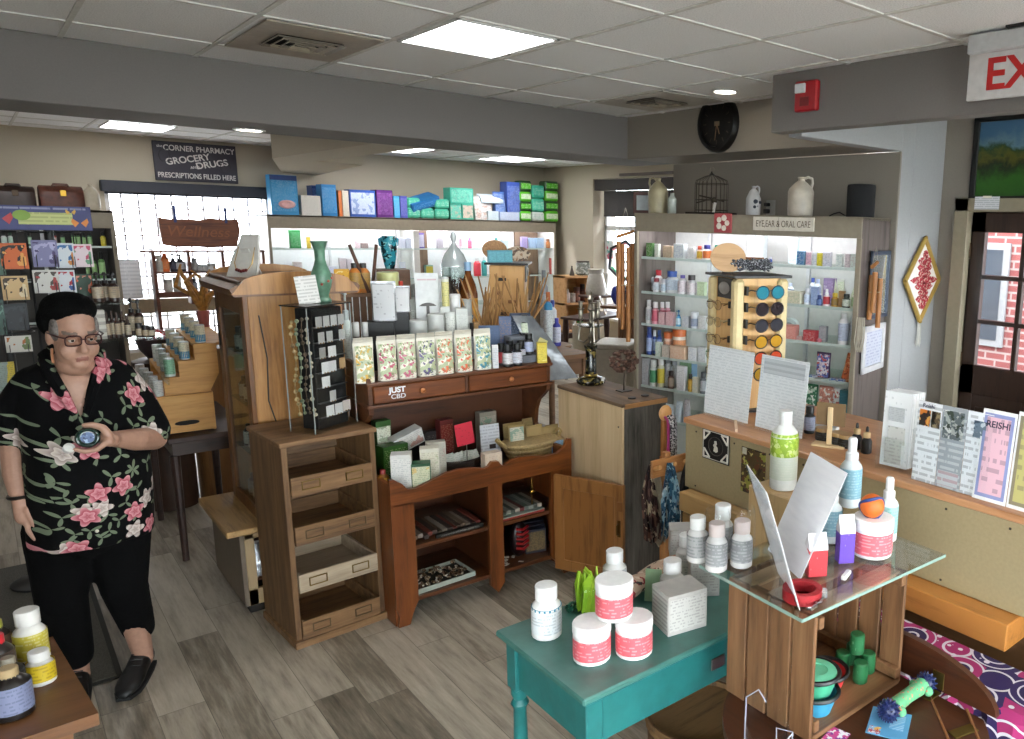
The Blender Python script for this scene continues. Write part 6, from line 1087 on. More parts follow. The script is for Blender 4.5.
# slatted crate with bottles on it
q = onY(353, 4.42, DTZ); T = thing('slatted_crate', 'brown slatted wooden crate behind the silver bags', 'crate', q, -.15); cw = size(46, q); ch = hz(q, 294); SLW = wood('#4a3222', '#684a34', 'z', .7, .6)
n = 7
for k in range(n): part('slat', MB().bb(-cw/2+cw*k/n+.003, -cw/2+cw*(k+1)/n-.003, 0, .012, 0, ch, .001), SLW, T)
part('top_rail', MB().bb(-cw/2, cw/2, -.004, .22, ch-.018, ch, .002), wood('#5d432f', '#7d5c43', 'x', .7, .6), T)
for y in (.014, .2): part('end_panel', MB().bb(-cw/2, cw/2, y, y+.01, 0, .04, .001), SLW, T)
zc = DTZ+ch
for i, (px, tp, w_) in enumerate(((356, 263, 9), (364.5, 263, 9))): bottle(onY(px, 4.47, zc), .034, hz(onY(px, 4.47, zc), tp), 'flip', '#c2762a', '#2a2a2a', '#b8904a', f'{("left", "right")[i]} orange juice bottle with a dark cap on the slatted crate', group='bottles on the slatted crate', rz=-.4)
p = onY(343, 4.47, zc); pouch(p, .075, .125, .05, (mat('#d09a2a', .35), '#d9a83a'), 'golden yellow pouch on the left of the slatted crate', group=DG, rz=-.3, design=art('#d9a52f', ['#e6cf8a', '#a06a1f'], 40))
p = onY(336, 4.44, zc); single('amber_jar', 'small round amber jar at the crate end', 'jar', MB().lathe([(.03, 0), (.034, .01), (.03, .06), (.022, .07), (.024, .085), (.0, .088)], 16), mat('#7a4a1f', .3), p)
for k, a in enumerate((-.25, .2)): single('wooden_stick', f'{("left", "right")[k]} dark wooden stick leaning on the orange bottles', 'stick', MB().tube([(0, 0, 0), (.14*a*2, .05, .26)], .009, 8), wood('#3a2216', '#553524', 'z', 1), onY(369+3*k, 4.43, zc), 0, 'sticks on the slatted crate')
# brown box and tall turquoise urn, apothecary jar, jug
q = onY(396, 4.60, DTZ); T2 = carton(q, size(30, q), .14, hz(q, 269), '#6a4a34', '#765640', '#5a3c28', label='brown cardboard box behind the silver bags', group=DG, rz=-.2)
q2 = onY(390, 4.64, DTZ+hz(q, 269)); T2 = thing('turquoise_urn', 'turquoise and black mottled glass urn on the brown box', 'vase', q2); r_ = size(16, q2)/2; h_ = hz(q2, 236)
part('urn_body', MB().lathe([(r_*.5, 0), (r_*.62, h_*.1), (r_*.9, h_*.5), (r_, h_*.75), (r_*.9, h_*.92), (r_*.75, h_*.97), (r_*.82, h_), (r_*.6, h_)], 22), art('#2f8a9a', ['#0f2a30', '#7ac2c4', '#123a44'], 28, .15), T2)
for s in (-1, 1): part('handle', MB().tube([(s*r_*.85, 0, h_*.93), (s*r_*1.12, 0, h_*.9), (s*r_*1.05, 0, h_*.75), (s*r_*.98, 0, h_*.7)], .008, 6), mat('#2a7a90', .2), T2)
q = onY(384, 4.33, DTZ); dt(391, 272, 20, 4.36, 'jar', ('#c9c2a0', '#c6c88a', '#d0cbaa'), 'pale yellow lidded jar behind the first silver bag', z=DTZ+.16); single('jar_stand', 'brown block under the pale yellow jar', 'stand', MB().box((0, 0, .079), (.13, .12, .158), .003), SLW, onY(391, 4.36, DTZ), -.3)
q = onY(458, 4.40, DTZ); T2 = thing('apothecary_jar', 'tall footed glass apothecary jar of dark bark with a domed lid', 'jar', q); r_ = size(25, q)/2; h_ = hz(q, 231); GJ = glass('#eef3f2', .7, 'jar')
part('jar_body', MB().lathe([(r_*.7, 0), (r_*.72, .01), (r_*.2, .02), (r_*.2, .05), (r_*.8, .07), (r_, .10), (r_, h_*.70), (r_*.96, h_*.72), (r_*.94, h_*.7), (r_*.94, .11)], 26), GJ, T2); part('jar_lid', MB().lathe([(r_*1.02, h_*.72), (r_*1.02, h_*.74), (r_*.7, h_*.82), (r_*.25, h_*.88), (r_*.12, h_*.91), (r_*.24, h_*.95), (r_*.16, h_*.985), (0, h_)], 26), mat('#b5bdbd', .08, .2, .05), T2)
rr = random.Random(4)
for k in range(16):
    a = rr.uniform(0, 6.28); d_ = r_*.75*math.sqrt(rr.random()); hh = rr.uniform(.5, .64)*h_
    single('bark_strip', f'dark rolled bark strip, piece {ORD[k]} standing in the apothecary jar', 'bark', MB().tube([(d_*math.cos(a), d_*math.sin(a), .115), (d_*math.cos(a)*.9+rr.uniform(-.01, .01), d_*math.sin(a)*.9, hh)], .012, 6), wood('#2a140c', '#4a2616', 'z', 1.2), q, 0, 'bark strips in the apothecary jar')
q = onY(471, 4.30, DTZ); T2 = thing('juice_jug', 'amber jug with a yellow label and globe emblem beside the apothecary jar', 'jug', (q.x, q.y, DTZ+.06)); r_ = size(17, q)/2; h_ = hz((q.x, q.y, DTZ+.06), 262)
part('jug_body', MB().lathe([(r_*.95, 0), (r_, .01), (r_, h_*.62), (r_*.8, h_*.74), (r_*.35, h_*.86), (r_*.33, h_*.94)], 20), mat('#6a3a16', .2), T2); part('label', MB().lathe([(r_*1.01, h_*.12), (r_*1.01, h_*.58)], 20), art('#d99a2f', ['#e6b04a', '#d08a20'], 20), T2); part('cap', MB().lathe([(r_*.38, h_*.9), (r_*.38, h_), (0, h_)], 14), mat('#8fb0cf', .4), T2)
b = MB(); b.M = Matrix.Translation((-.03, -r_*.98, h_*.36)) @ Matrix.Rotation(PI/2, 4, 'X') ; b.lathe([(.03, 0), (.026, .008), (0, .012)], 14); part('globe_emblem', b, art('#2f6a8a', ['#6aa84a', '#b9d0d9'], 60), T2); single('jug_block', 'brown block under the amber jug', 'stand', MB().box((0, 0, .029), (.12, .12, .058), .003), SLW, q, 0)
# twigs in wooden holders, wooden spinner with earrings
def twigs(px, z, Y, n, H0, spread, label, sd):
    q = onY(px, Y, z); T = thing('twig_bundle', label, 'twigs', q, -.4); rr = random.Random(sd)
    part('holder', MB().box((0, 0, .05), (.11, .09, .10), .003), wood('#a97c46', '#c69a60', 'x', .8), T)
    for k in range(n):
        x0, y0 = rr.uniform(-.035, .035), rr.uniform(-.03, .03); x1, y1 = x0+spread*rr.uniform(-1, 1), y0+spread*.6*rr.uniform(-1, 1); hh = H0*rr.uniform(.65, 1.05)
        part('twig', MB().tube([(x0, y0, .08), ((x0+x1)/2+rr.uniform(-.02, .02), (y0+y1)/2, .08+hh*.5), (x1, y1, .08+hh)], [.007, .006, .004], 5), mat(['#a07648', '#b98f5c', '#8a643a'][k % 3], .7), T)
    return T
twigs(487, DTZ, 4.15, 20, .40, .14, 'left bundle of bare twigs in a wooden holder', 1); twigs(522, DTZ, 4.25, 20, .40, .16, 'right bundle of bare twigs beside the wooden spinner', 2)
q = onY(511, 4.52, DTZ); T = thing('wooden_spinner', 'square blond wood jewellery spinner behind the twigs', 'display stand', q, -.62); hS = hz(q, 263); SPW = wood('#b5854a', '#cfa066', 'z', .5, .5); w_ = .21
part('spinner_core', MB().box((0, 0, hS/2), (w_, w_, hS-.02), .004), SPW, T); part('spinner_top', MB().box((0, 0, hS), (w_*1.25, w_*1.25, .012), .002), mat('#17120e', .4), T); part('spinner_base', MB().lathe([(.13, 0), (.13, .01), (.05, .02)], 20), mat('#17120e', .4), T)
for k, (x, z) in enumerate(((-.03, .82), (-.05, .66), (.03, .56), (-.02, .42))): part('display_hook', MB().box((x, -w_/2-.006, hS*z), (.05, .012, .02), .003), mat(['#1d1512', '#6a2f22', '#8a5a30', '#3a2418'][k], .5), T)
o = part('emblem_plate', MB().box((w_/2+.004, 0, hS*.88), (.004, w_*.8, .10), .002), mat('#2a2622', .5), T); part('emblem', MB().tube([(w_/2+.008, .055*math.cos(2*PI*i/16), hS*.88+.035*math.sin(2*PI*i/16)) for i in range(16)], .005, 5, True), mat('#b0aca4', .5), o)
zt = DTZ+hS+.007
for k, px in enumerate((492, 500, 508)): carton(onY(px, 4.48, zt), .05, .04, .075, '#4a93a0', '#5aa3b0', '#2f6f7c', label=f'small teal box, {ORD[k]} from left on the wooden spinner', group='teal boxes on the wooden spinner', rz=-.3)
q = onY(495, 4.56, zt); T2 = thing('round_cork', 'round tan cork disc behind the teal boxes', 'disc', q, -.5); b = MB(); b.M = Matrix.Translation((0, 0, .075)) @ Matrix.Rotation(PI/2, 4, 'X'); b.lathe([(.074, 0), (.075, .005), (.074, .012), (0, .012)], 24, sy=.8); part('cork_disc', b, mat('#a9805a', .8, 0, .2, .3, 90), T2)
q = onY(518, 4.47, zt); T2 = thing('oval_dish', 'oval shell dish on edge at the right of the wooden spinner', 'dish', q, -.4); b = MB(); b.M = Matrix.Translation((0, 0, .05)) @ Matrix.Rotation(PI/2-.2, 4, 'X'); b.lathe([(.075, 0), (.078, .01), (.05, .02), (.03, .012), (0, .01)], 24, sy=.62); part('dish_body', b, art('#b5a48f', ['#5a4a3f', '#8a6a50'], 30), T2)
for k, (px, tp, c1, c2, c3, nm) in enumerate(((549, 292, '#2f86b5', '#b5683a', '#cfd6d9', 'blue and white bottle with a brown cap'), (557, 318, '#3a3a9a', '#4a4aa8', '#cfd0e2', 'violet blue bottle'), (545, 270, '#8a8d8f', '#6a6d70', '#a9acb0', 'grey bottle'), (541, 285, '#2a2420', '#15110f', '#6a5a4a', 'dark bottle'), (553, 300, '#c9ccd2', '#3a4a9a', '#d9dce2', 'white bottle with a blue cap'))):
    dt(px, tp, 8, 4.30+.06*k, 'flip', (c1, c2, c3), nm+' at the right end of the display table')
T = thing('round_stand', 'small round dark stand of bottles beside the display table', 'stand', (onY(551, 4.44, DTZ).x, 4.44, 0)); part('stand_top', MB().lathe([(.13, DTZ-.02), (.14, DTZ-.01), (.13, DTZ-.0005), (0, DTZ-.0005)], 24), TW, T); part('pole', MB().cyl(.02, .02, DTZ-.02, 12), TW, T); part('base', MB().lathe([(.13, 0), (.13, .015), (.03, .03)], 20), TW, T)
# ================================================================== plywood block with candelabra
PX, PYc = 2.262, 3.085
T = thing('plywood_block', 'tall box cabinet with plain plywood front and grey weathered end', 'cabinet', (PX, PYc, 0)); PLY = wood('#b59a72', '#cbb08a', 'z', .35, .6, '#d3bb96', .05)
part('plywood_front', MB().bb(0, .014, 0, .60, 0, .985, .002), PLY, T); part('weathered_end', MB().bb(.014, .285, 0, .02, 0, .985, .002), wood('#26241f', '#54504a', 'z', .7, .7, '#6d6862'), T); part('back_panel', MB().bb(.27, .285, .02, .60, 0, .985), PLY, T); part('far_end', MB().bb(.014, .27, .58, .60, 0, .985), PLY, T)
part('top_board', MB().bb(-.004, .29, -.004, .604, .985, 1.003, .003), wood('#4a3a2c', '#6a5542', 'y', .7, .6, '#8a6f54'), T)
part('edge_rail', MB().bb(.014, .29, -.006, .012, .975, 1.0, .002), wood('#8a5f38', '#a87a4c', 'x', .8), T)
for z in (.12, .5, .88): part('nail', MB().box((-.0015, .03, z), (.004, .009, .009), .002), mat('#4a3a2a', .5), T)
for k, (px, py) in enumerate(((632, 398.5), (645, 396))):
    q = at(px, py, 1.003); single('black_disc', f'small flat black disc, {("left", "right")[k]} of two on the plywood block', 'disc', MB().lathe([(.021, 0), (.022, .003), (.02, .007), (0, .007)], 16), mat('#17171a', .4), q, 0, 'black discs on the plywood block')
q = at(591, 384, 1.003); T = thing('candelabra', 'tarnished silver candelabra on a black and gold marble column', 'candelabra', (q.x, q.y, 1.003)); s = size(30, q)/.13; MAR = art('#0e0f0c', ['#2a2a1c', '#7a6a3a', '#15150f'], 30, .12); SLV = METAL('#8f887c', .3)
part('marble_base', MB().lathe([(.064, 0), (.078, .008), (.082, .022), (.066, .038), (.036, .046)], 26), MAR, T); part('marble_column', MB().lathe([(.032, .04), (.036, .052), (.031, .062), (.029, .20), (.036, .21), (.038, .222)], 20), MAR, T); part('gilt_collar', MB().lathe([(.034, .046), (.039, .053), (.034, .06)], 18), METAL('#a08a4a', .3), T)
part('silver_stem', MB().lathe([(.028, .222), (.012, .235), (.01, .25), (.018, .27), (.008, .285), (.007, .33), (.014, .34), (.006, .36), (.012, .40), (.006, .41)], 14), SLV, T)
part('drip_tray', MB().lathe([(.01, .318), (.06, .326), (.075, .334), (.06, .332), (0, .328)], 24), mat('#2f3a3f', .2, .6), T)
for k, a in enumerate((0.2, 2.3, 4.4)):
    c, s_ = math.cos(a), math.sin(a); part('arm', MB().tube([(.01*c, .01*s_, .26), (.04*c, .04*s_, .235), (.07*c, .07*s_, .25), (.065*c, .065*s_, .30), (.055*c, .055*s_, .36)], .006, 8), SLV, T)
    part('candle_cup', MB().lathe([(.006, .36), (.018, .37), (.012, .38), (.014, .42), (.022, .426), (.010, .428), (.012, .46), (.018, .465), (.0, .465)], 14, (.055*c, .055*s_, 0)), SLV, T)
part('figure_finial', MB().lathe([(.010, .41), (.022, .425), (.012, .45), (.02, .48), (.010, .50), (.013, .515), (0, .53)], 12, wob=lambda a, z: 1+.25*math.sin(2*a)), SLV, T); part('price_tag', MB().box((.03, -.072, .03), (.02, .002, .035), .0005, ry=.2), mat('#c9c6c0', .5), T)
q = at(624, 391, 1.003); T = thing('dried_hydrangea', 'brown dried hydrangea head on a thin metal stand', 'ornament', (q.x, q.y, 1.003)); part('stand_plate', MB().box((0, 0, .003), (.07, .06, .005), .001), mat('#3a3028', .5), T); part('stem', MB().cyl(.004, .005, .11, 8), mat('#3a2a1c', .5), T)
b = MB(); rr = random.Random(9)
for k in range(90):
    a, z = rr.uniform(0, 6.28), rr.uniform(-1, 1); rd = .085*math.sqrt(1-z*z*.8)*rr.uniform(.75, 1); b.ball(.015, (rd*math.cos(a), rd*math.sin(a)*.8, .165+.052*z), 6, 4, 1, 1, .7)
part('flower_head', b, mat('#5d4236', .8, 0, .35, .4, 60), T)
# tie post with hanging necklaces and the scarf stand
q = onY(664, 2.74, 1.03); T = thing('necklace_post', 'wooden necklace stand with a round knob behind the plywood block', 'stand', (q.x, q.y, 0)); part('post', MB().bb(-.012, .012, -.01, .01, 0, 1.0, .002), wood('#7a4a20', '#9a6430', 'z', .8), T); part('round_knob', MB().ball(.038, (0, -.01, 1.03), 16, 10, 1, .4, 1), wood('#a87440', '#c08c56', 'z', .8), T); part('foot', MB().lathe([(.10, 0), (.10, .02), (.03, .03)], 18), wood('#5a3418', '#7a4c28', 'x', .8), T); part('wood_block', MB().box((0, -.012, .775), (.055, .02, .10), .003), wood('#7a4418', '#a0622a', 'z', .8), T)
for k, (c, x, nm) in enumerate((('#d2cfd0', .02, 'white'), ('#1d1b1d', .032, 'black'), ('#c2bfc2', .04, 'pale grey'), ('#b03a78', -.006, 'pink'), ('#3a3638', .012, 'charcoal'))): single('cord_necklace', f'{nm} beaded cord hanging from the round wooden knob', 'necklace', MB().tube([(x-.015, -.03, 1.02), (x, -.035, 1.0), (x+.006, -.034, .9), (x+.004, -.03, .815), (x+.012, -.03, .83), (x+.014, -.026, .98)], .0055, 6), art(c, ['#e2e0e0' if k in (1, 4) else '#3a383a'], 130) if k != 3 else mat(c, .5), (q.x, q.y, 0), 0, 'cords on the wooden knob stand')
q = onY(668, 2.56, .8); T = thing('scarf_stand', 'wooden peg stand draped with scarves by the end of the counter', 'stand', (q.x, q.y, 0)); part('post', MB().bb(-.015, .015, 0, .03, 0, .90, .003), wood('#8a5a30', '#a87444', 'z', .8), T); part('foot_bar', MB().bb(-.16, .16, -.05, .08, 0, .03, .003), wood('#8a5a30', '#a87444', 'x', .8), T); part('peg_bar', MB().bb(-.10, .10, -.012, .004, .80, .88, .003), wood('#8a5a30', '#a87444', 'x', .8), T)
for x in (-.085, 0, .085): part('peg', MB().tube([(x, -.01, .845), (x, -.05, .86)], .010, 8), wood('#a87440', '#c08c56', 'x', .8), T)
def scarf(x, w, L, m_, label, y=-.045):
    b = MB(); n = 14; k = 12; v = []; f = []
    for j in range(n+1):
        t_ = j/n; ww = w*(.35+.65*min(1, t_*2.2))
        for i in range(k+1):
            u = i/k-.5; v.append((x+ww*u+.008*math.sin(5*t_+x*40), y-.02*math.cos(u*22+t_*2)*min(1, .3+t_)+.012*math.sin(t_*7), .865-L*t_+.012*abs(u)*8*(1 if j == n else 0)))
    for j in range(n):
        for i in range(k): a_ = j*(k+1)+i; f.append((a_, a_+1, a_+k+2, a_+k+1))
    b.add(v, f); b.add([(a_, c_+.006, d_) for a_, c_, d_ in v], [q_[::-1] for q_ in f]); single('scarf', label, 'scarf', b, m_, (q.x, q.y, 0), FACE*.6, 'scarves on the peg stand')
scarf(-.0, .085, .36, art('#2f5a73', ['#8fb0c0', '#1c3a50', '#b9c9cc'], 22, .8), 'blue and white tie-dyed scarf on the middle peg'); scarf(-.085, .07, .38, art('#3a201f', ['#6a4a40', '#1f1214', '#b5a58c'], 18, .8), 'dark maroon printed scarf on the left peg'); scarf(.085, .07, .34, art('#1f1b1b', ['#3a3330', '#2a2424'], 18, .8), 'black and grey scarf on the right peg'); scarf(-.045, .045, .40, mat('#a59a86', .8), 'cream scarf between the maroon and the blue ones', -.03)
# ================================================================== counter with front panel
CXF = 2.18
T = thing('service_counter', 'long counter with tan painted front panel and warm wooden top', 'counter', (CXF, 0, 0)); CTW = wood('#9a6844', '#b98760', 'y', .5, .35, '#c8976e'); PAN = mat('#9a8a68', .6, 0, .05, .05, 90)
part('front_panel', MB().bb(-.012, .006, -2.2, 2.49, .755, 1.045, .002), PAN, T); part('counter_top', MB().bb(-.018, .62, -2.2, 2.50, 1.045, 1.07, .003), CTW, T); part('end_panel', MB().bb(.006, .60, 2.47, 2.485, .02, 1.045, .002), PAN, T); part('inner_cabinet', MB().bb(.10, .55, -2.2, 2.46, 0, 1.04, .003), wood('#5d3f28', '#7a573a', 'y', .6), T)
rr = random.Random(2)
for k in range(22):
    y = 2.4-.2*k
    for z in ((1.02,) if k % 2 else (1.02, .775)): part('nail', MB().box((-.0135, y+rr.uniform(-.02, .02), z), (.004, .007, .007), .001), mat('#2a2018', .5), T)
part('drawer', MB().bb(-.09, .10, .93, 1.75, .665, .752, .003), wood('#8a5522', '#b5783a', 'y', .5, .35), T); part('drawer', MB().bb(-.07, .10, 2.10, 2.46, .665, .75, .003), wood('#a07a48', '#bf9a64', 'y', .6), T); part('drawer', MB().bb(-.05, .10, 2.12, 2.46, .55, .65, .003), wood('#8a6438', '#a88050', 'y', .6), T)
q = atX(716, 450, CXF-.013); T = thing('black_emblem_card', 'square black card with white corner scrolls and emblem on the counter front', 'card', (CXF-.0135, q.y, .982)); T.rotation_euler = (.0, 0, 0)
part('card_sheet', MB().bb(-.002, .0, -.083, .083, -.066, .066, .0005), mat('#121213', .5), T); WHT = mat('#c9c4b8', .5)
for sy in (-1, 1):
    for sz in (-1, 1): part('corner_scroll', MB().tube([(-.003, sy*(.07-.035*math.sin(t_/8*1.57)), sz*(.02+.035*math.sin(t_/8*1.57))) for t_ in range(9)]+[(-.003, sy*.072, sz*.055), (-.003, sy*.072, sz*.02)], .004, 5, True), WHT, T)
part('card_border', MB().tube([(-.003, a, b_) for a, b_ in ((-.077, -.06), (.077, -.06), (.077, .06), (-.077, .06))], .002, 4, True), WHT, T); part('ring', MB().tube([(-.003, .045*math.cos(2*PI*i/20), .04*math.sin(2*PI*i/20)) for i in range(20)], .0015, 4, True), mat('#4a4640', .5), T)
part('figure_emblem', MB().prism([(-.014, -.02), (-.004, -.026), (.012, -.022), (.008, -.006), (.014, .004), (.006, .012), (.008, .022), (-.004, .024), (-.008, .012), (-.002, .004), (-.012, -.004)], .002, 'yz', -.003), WHT, T)
q = atX(752, 470, CXF-.013); T = thing('woodland_poster', 'small dark woodland photograph card on the counter front', 'poster', (CXF-.0135, q.y, .935)); part('poster_sheet', MB().bb(-.002, 0, -.075, .06, -.105, .085, .0005), art('#4a3a20', ['#8a8a3a', '#2a1c12', '#5a2f1c', '#a59a5a'], 25), T); part('poster_badge', MB().bb(-.003, -.0015, .03, .055, .055, .082, .0004), mat('#b5b0a0', .5), T)
ZK = 1.07
# standing sheets in clear holders
for k, ((xa, ya), (xb, yb), tl, tr, nm) in enumerate((((700, 413), (750, 424), 346, 350, 'left large text sheet in a clear holder leaning on the counter'), ((757, 427), (797, 440), 352, 364, 'right large text sheet in a clear holder with a dark heading band'))):
    a_, b_ = at(xa, ya, ZK), at(xb, yb, ZK); a_.x = b_.x = 2.29; d_ = b_-a_; L = d_.length*(1.0 if k == 0 else 1.08); h_ = hz((a_+b_)/2, (tl+tr)/2)
    T = thing('sheet_holder', nm, 'sign', (a_+b_)/2, math.atan2(d_.y, d_.x)); T.rotation_euler = (-.10, .0, math.atan2(d_.y, d_.x))
    part('text_sheet', MB().box((0, 0, h_/2), (L, .002, h_*.98), .0003), printed('#e9e9eb', '#c2c4c9', 26, 40, .55), T); part('clear_front', MB().box((0, -.004, h_/2+.006), (L*1.03, .0015, h_*1.02), .0003), AC, T); part('holder_foot', MB().box((0, .0, .002), (L*1.03, .07, .003), .0005), AC, T)
    if k: part('heading_band', MB().box((-.0, -.0018, h_*.85), (L*.86, .001, h_*.2), .0002), printed('#c9cbcf', '#8a8f96', 30, 22, .75), T)
q = at(722, 428, ZK); single('wood_strip', 'thin pale wooden strip lying on the counter before the sheets', 'strip', MB().box((0, 0, .005), (.012, .16, .01), .001), wood('#c9a98a', '#d9bc9e', 'y', 1), (2.225, at(735, 427, ZK).y, ZK), -.75)
# sunglasses spinner
q = onX(742, 2.52, ZK); q = Vector((2.53, 2.335, ZK)); 
q = along(744, (2.53, 0), (0, 1), ZK); T = thing('sunglasses_spinner', 'blond wooden four-sided sunglasses spinner on the counter behind the sheets', 'display stand', q, -.28); hS = hz(q, 274); w_ = .225; SPO = T; SPQ = q
part('spinner_core', MB().box((0, 0, hS/2), (w_, w_, hS-.02), .004), wood('#b88850', '#d4a86c', 'z', .4, .45, '#dcb47c'), T); part('spinner_base', MB().lathe([(.14, 0), (.14, .012), (.05, .02)], 22), mat('#17120e', .4), T); part('spinner_top', MB().box((0, 0, hS-.004), (w_*1.3, w_*1.3, .012), .002), mat('#17120e', .4), T)
for sx, sy in ((-1, -1), (1, -1), (1, 1), (-1, 1)): part('corner_strip', MB().box((sx*w_/2, sy*w_/2, hS/2), (.05, .05, hS-.03), .012), mat('#cdb98a', .5), T)
o = part('emblem_plate', MB().box((-w_/2-.004, 0.0, hS*.9), (.004, w_*.62, .09), .002), mat('#1d1a17', .5), T); b = MB(); b.M = Matrix.Translation((-w_/2-.007, 0, hS*.9)) @ Matrix.Rotation(PI/2, 4, 'Y'); b.lathe([(.034, 0), (.036, -.002), (.03, -.004), (0, -.004)], 20, sx=.8, sy=1.45); part('oval_emblem', b, mat('#8f8a86', .4, .4), o)
GC = [('#1f4a5a', '#2f8aa0', 'blue mirrored'), ('#1a1418', '#2a2028', 'black'), ('#1a1416', '#3a3a44', 'black round'), ('#17120c', '#c9962a', 'amber lens'), ('#1a0f10', '#d0502f', 'orange red lens'), ('#16120c', '#b58a2a', 'gold lens')]
def glasses(p, rz, fr, ln, label, s=1.0, thin=False):
    U = thing('eyeglasses' if thin else 'sunglasses', label, 'glasses', p, rz, 'eyewear on the counter spinner'); fm = mat(fr, .3); L_ = glass('#e9e9e6', .8, 'lens') if thin else mat(ln, .1, .35)
    for sg in (-1, 1):
        o = [(sg*.033*s+.027*s*math.cos(2*PI*i/14), -.02, .022*s*math.sin(2*PI*i/14)) for i in range(14)]
        part('rim', cached(('rim', sg, fr, s, thin), lambda: MB().tube(o, .0013 if thin else .003, 5, True).mesh('rim', fm)), None, U)
        part('lens', cached(('lens', sg, ln, s, thin), lambda: MB().add(o, [tuple(range(14))]).mesh('lens', L_)), None, U)
        part('temple', cached(('tmp', sg, fr, s), lambda: MB().tube([(sg*.06*s, -.02, .008), (sg*.062*s, .02, .008), (sg*.03*s, .012, -.004)] if thin else [(sg*.06*s, -.02, .008), (sg*.064*s, .012, .01), (sg*.064*s, .03, .004)], .0025, 5).mesh('temple', fm)), None, U)
    part('bridge', cached(('brg', fr, s), lambda: MB().tube([(-.008*s, -.02, .006), (0, -.024, .01), (.008*s, -.02, .006)], .002, 5).mesh('bridge', fm)), None, U)
RS = Matrix.Rotation(-.28, 4, 'Z')
for k, (fr, ln, nm) in enumerate(GC):
    p = q+RS @ Vector((.02, -w_/2-.034, hS*(.885-.118*k))); glasses(p, -.28+.15, fr, ln, f'{nm} sunglasses, {ORD[k]} from the top on the spinner face with sunglasses', 1.3)
    part('glasses_peg', MB().box((-.075, -w_/2-.012, hS*(.885-.118*k)+.005), (.012, .025, .04), .002), mat('#15120f', .5), SPO)
for k, (fr, nm) in enumerate((('#6a4a22', 'thin tortoise'), ('#8a7a5a', 'thin gold'), ('#5a3a1c', 'thin brown'), ('#3a6a3a', 'thin green'), ('#3a2a20', 'thin dark brown'))):
    p = q+RS @ Vector((-w_/2-.034, .01, hS*(.78-.125*k))); glasses(p, -.28-PI/2+.1, fr, '#dcdcdc', f'{nm} rimmed reading glasses, {ORD[k]} from the top on the left spinner face', 1.0, True)
    part('glasses_peg', MB().box((-w_/2-.012, -.075, hS*(.78-.125*k)+.005), (.025, .012, .03), .002), mat('#15120f', .5), SPO)
zt = hS+.003
p = q+Vector((-.10, .03, zt)); T2 = thing('round_cork', 'round tan wooden disc on the sunglasses spinner', 'disc', p, FACE); b = MB(); b.M = Matrix.Translation((0, 0, .07)) @ Matrix.Rotation(PI/2-.1, 4, 'X'); b.lathe([(.078, 0), (.08, .005), (.078, .012), (0, .012)], 26, sy=.82); part('disc_plate', b, wood('#a98258', '#c49c70', 'x', .6), T2); part('disc_foot', MB().box((0, .0, .004), (.05, .05, .008), .002), mat('#2a1c12', .5), T2)
p = q+Vector((0, -.02, zt)); T2 = thing('knotted_bundle', 'tangled black and white patterned headband bundle on the spinner', 'headbands', p, FACE); rr = random.Random(12)
for k in range(14):
    pts = [(.10*math.cos(a_*.9+k)*rr.uniform(.6, 1), .055*math.sin(a_*.9+k*1.7), .014+.055*abs(math.sin(a_*.7+k))*rr.uniform(.6, 1)) for a_ in range(9)]; part('band', MB().tube(pts, .006, 5), art('#3a3b42', ['#a9abb0', '#16171a'], 160), T2)
p = q+Vector((.11, .11, zt)); T2 = thing('wood_slice', 'thin live-edge wood strip standing on edge behind the bundle', 'wood strip', p, FACE); part('strip', MB().box((0, 0, .055), (.15, .012, .025), .005), wood('#7a4a26', '#9a6438', 'x', .8), T2); part('strip_prop', MB().box((0, 0, .02), (.02, .02, .045), .002), mat('#c9c9c4', .5), T2)
# goods along the counter top
q = at(762, 437, ZK)
dkb = lambda px, py, tp, w, lab: bottle(Vector((*at(px, py, ZK)[:2], ZK)), size(w, at(px, py, ZK))/2, hz(at(px, py, ZK), tp), 'pill', '#16171c', '#101114', '#8f93a8', lab, group='dark goods on the counter', rz=-1.1)
dkb(809, 433, 406, 11, 'dark bottle with a lavender label beside the right sheet')
T2 = thing('clear_tubs', 'row of low clear tubs behind the dark counter bottle', 'tub', at(815, 432, ZK), -1.2); part('tub_body', MB().box((.02, .03, .012), (.14, .04, .024), .006), mat('#c2c5c6', .2), T2)
for k, (px, py) in enumerate(((823, 440), (838, 445), (846, 447))):
    p = at(px, py, ZK); bottle(p, .032, .052, 'jar', '#17130f', '#b08d5c', '#241d17', f'low black jar with a wooden lid, {ORD[k]} from left by the wooden card stand', 'jar', 'black wooden-lidded jars', rz=-1.1)
for k, (px, py) in enumerate(((856, 449), (866, 453))):
    p = at(px, py, ZK); T2 = bottle(p, .021, .105, 'dropper', '#131214', '#17171a', None, f'black dropper bottle with a wooden collar, {("left", "right")[k]} of the pair on the counter', group='black dropper bottles', rz=-1.1)
    part('wooden_collar', MB().lathe([(.0135, .061), (.0135, .082), (.010, .084)], 14), wood('#b99a6c', '#cfb184', 'z', 1), T2)
p = at(829, 446, ZK); T2 = thing('card_stand', 'pale wooden stand with an upright slat and a brown card', 'stand', p, -1.15); part('stand_foot', MB().box((0, 0, .004), (.13, .06, .008), .002), wood('#c9a97c', '#d9bd92', 'x', 1), T2); part('stand_slat', MB().box((0, -.005, .08), (.02, .01, .15), .002), wood('#c9a97c', '#d9bd92', 'z', 1), T2); part('brown_card', MB().box((.0, .006, .125), (.115, .004, .09), .001), mat('#7a6040', .6), T2)
AS = lambda T, L, h, y=0: part('clear_holder', MB().bb(-L/2, L/2, y-.012, y-.010, 0, h, 0).bb(-L/2, L/2, y-.012, y+.06, 0, .003, 0), AC, T)
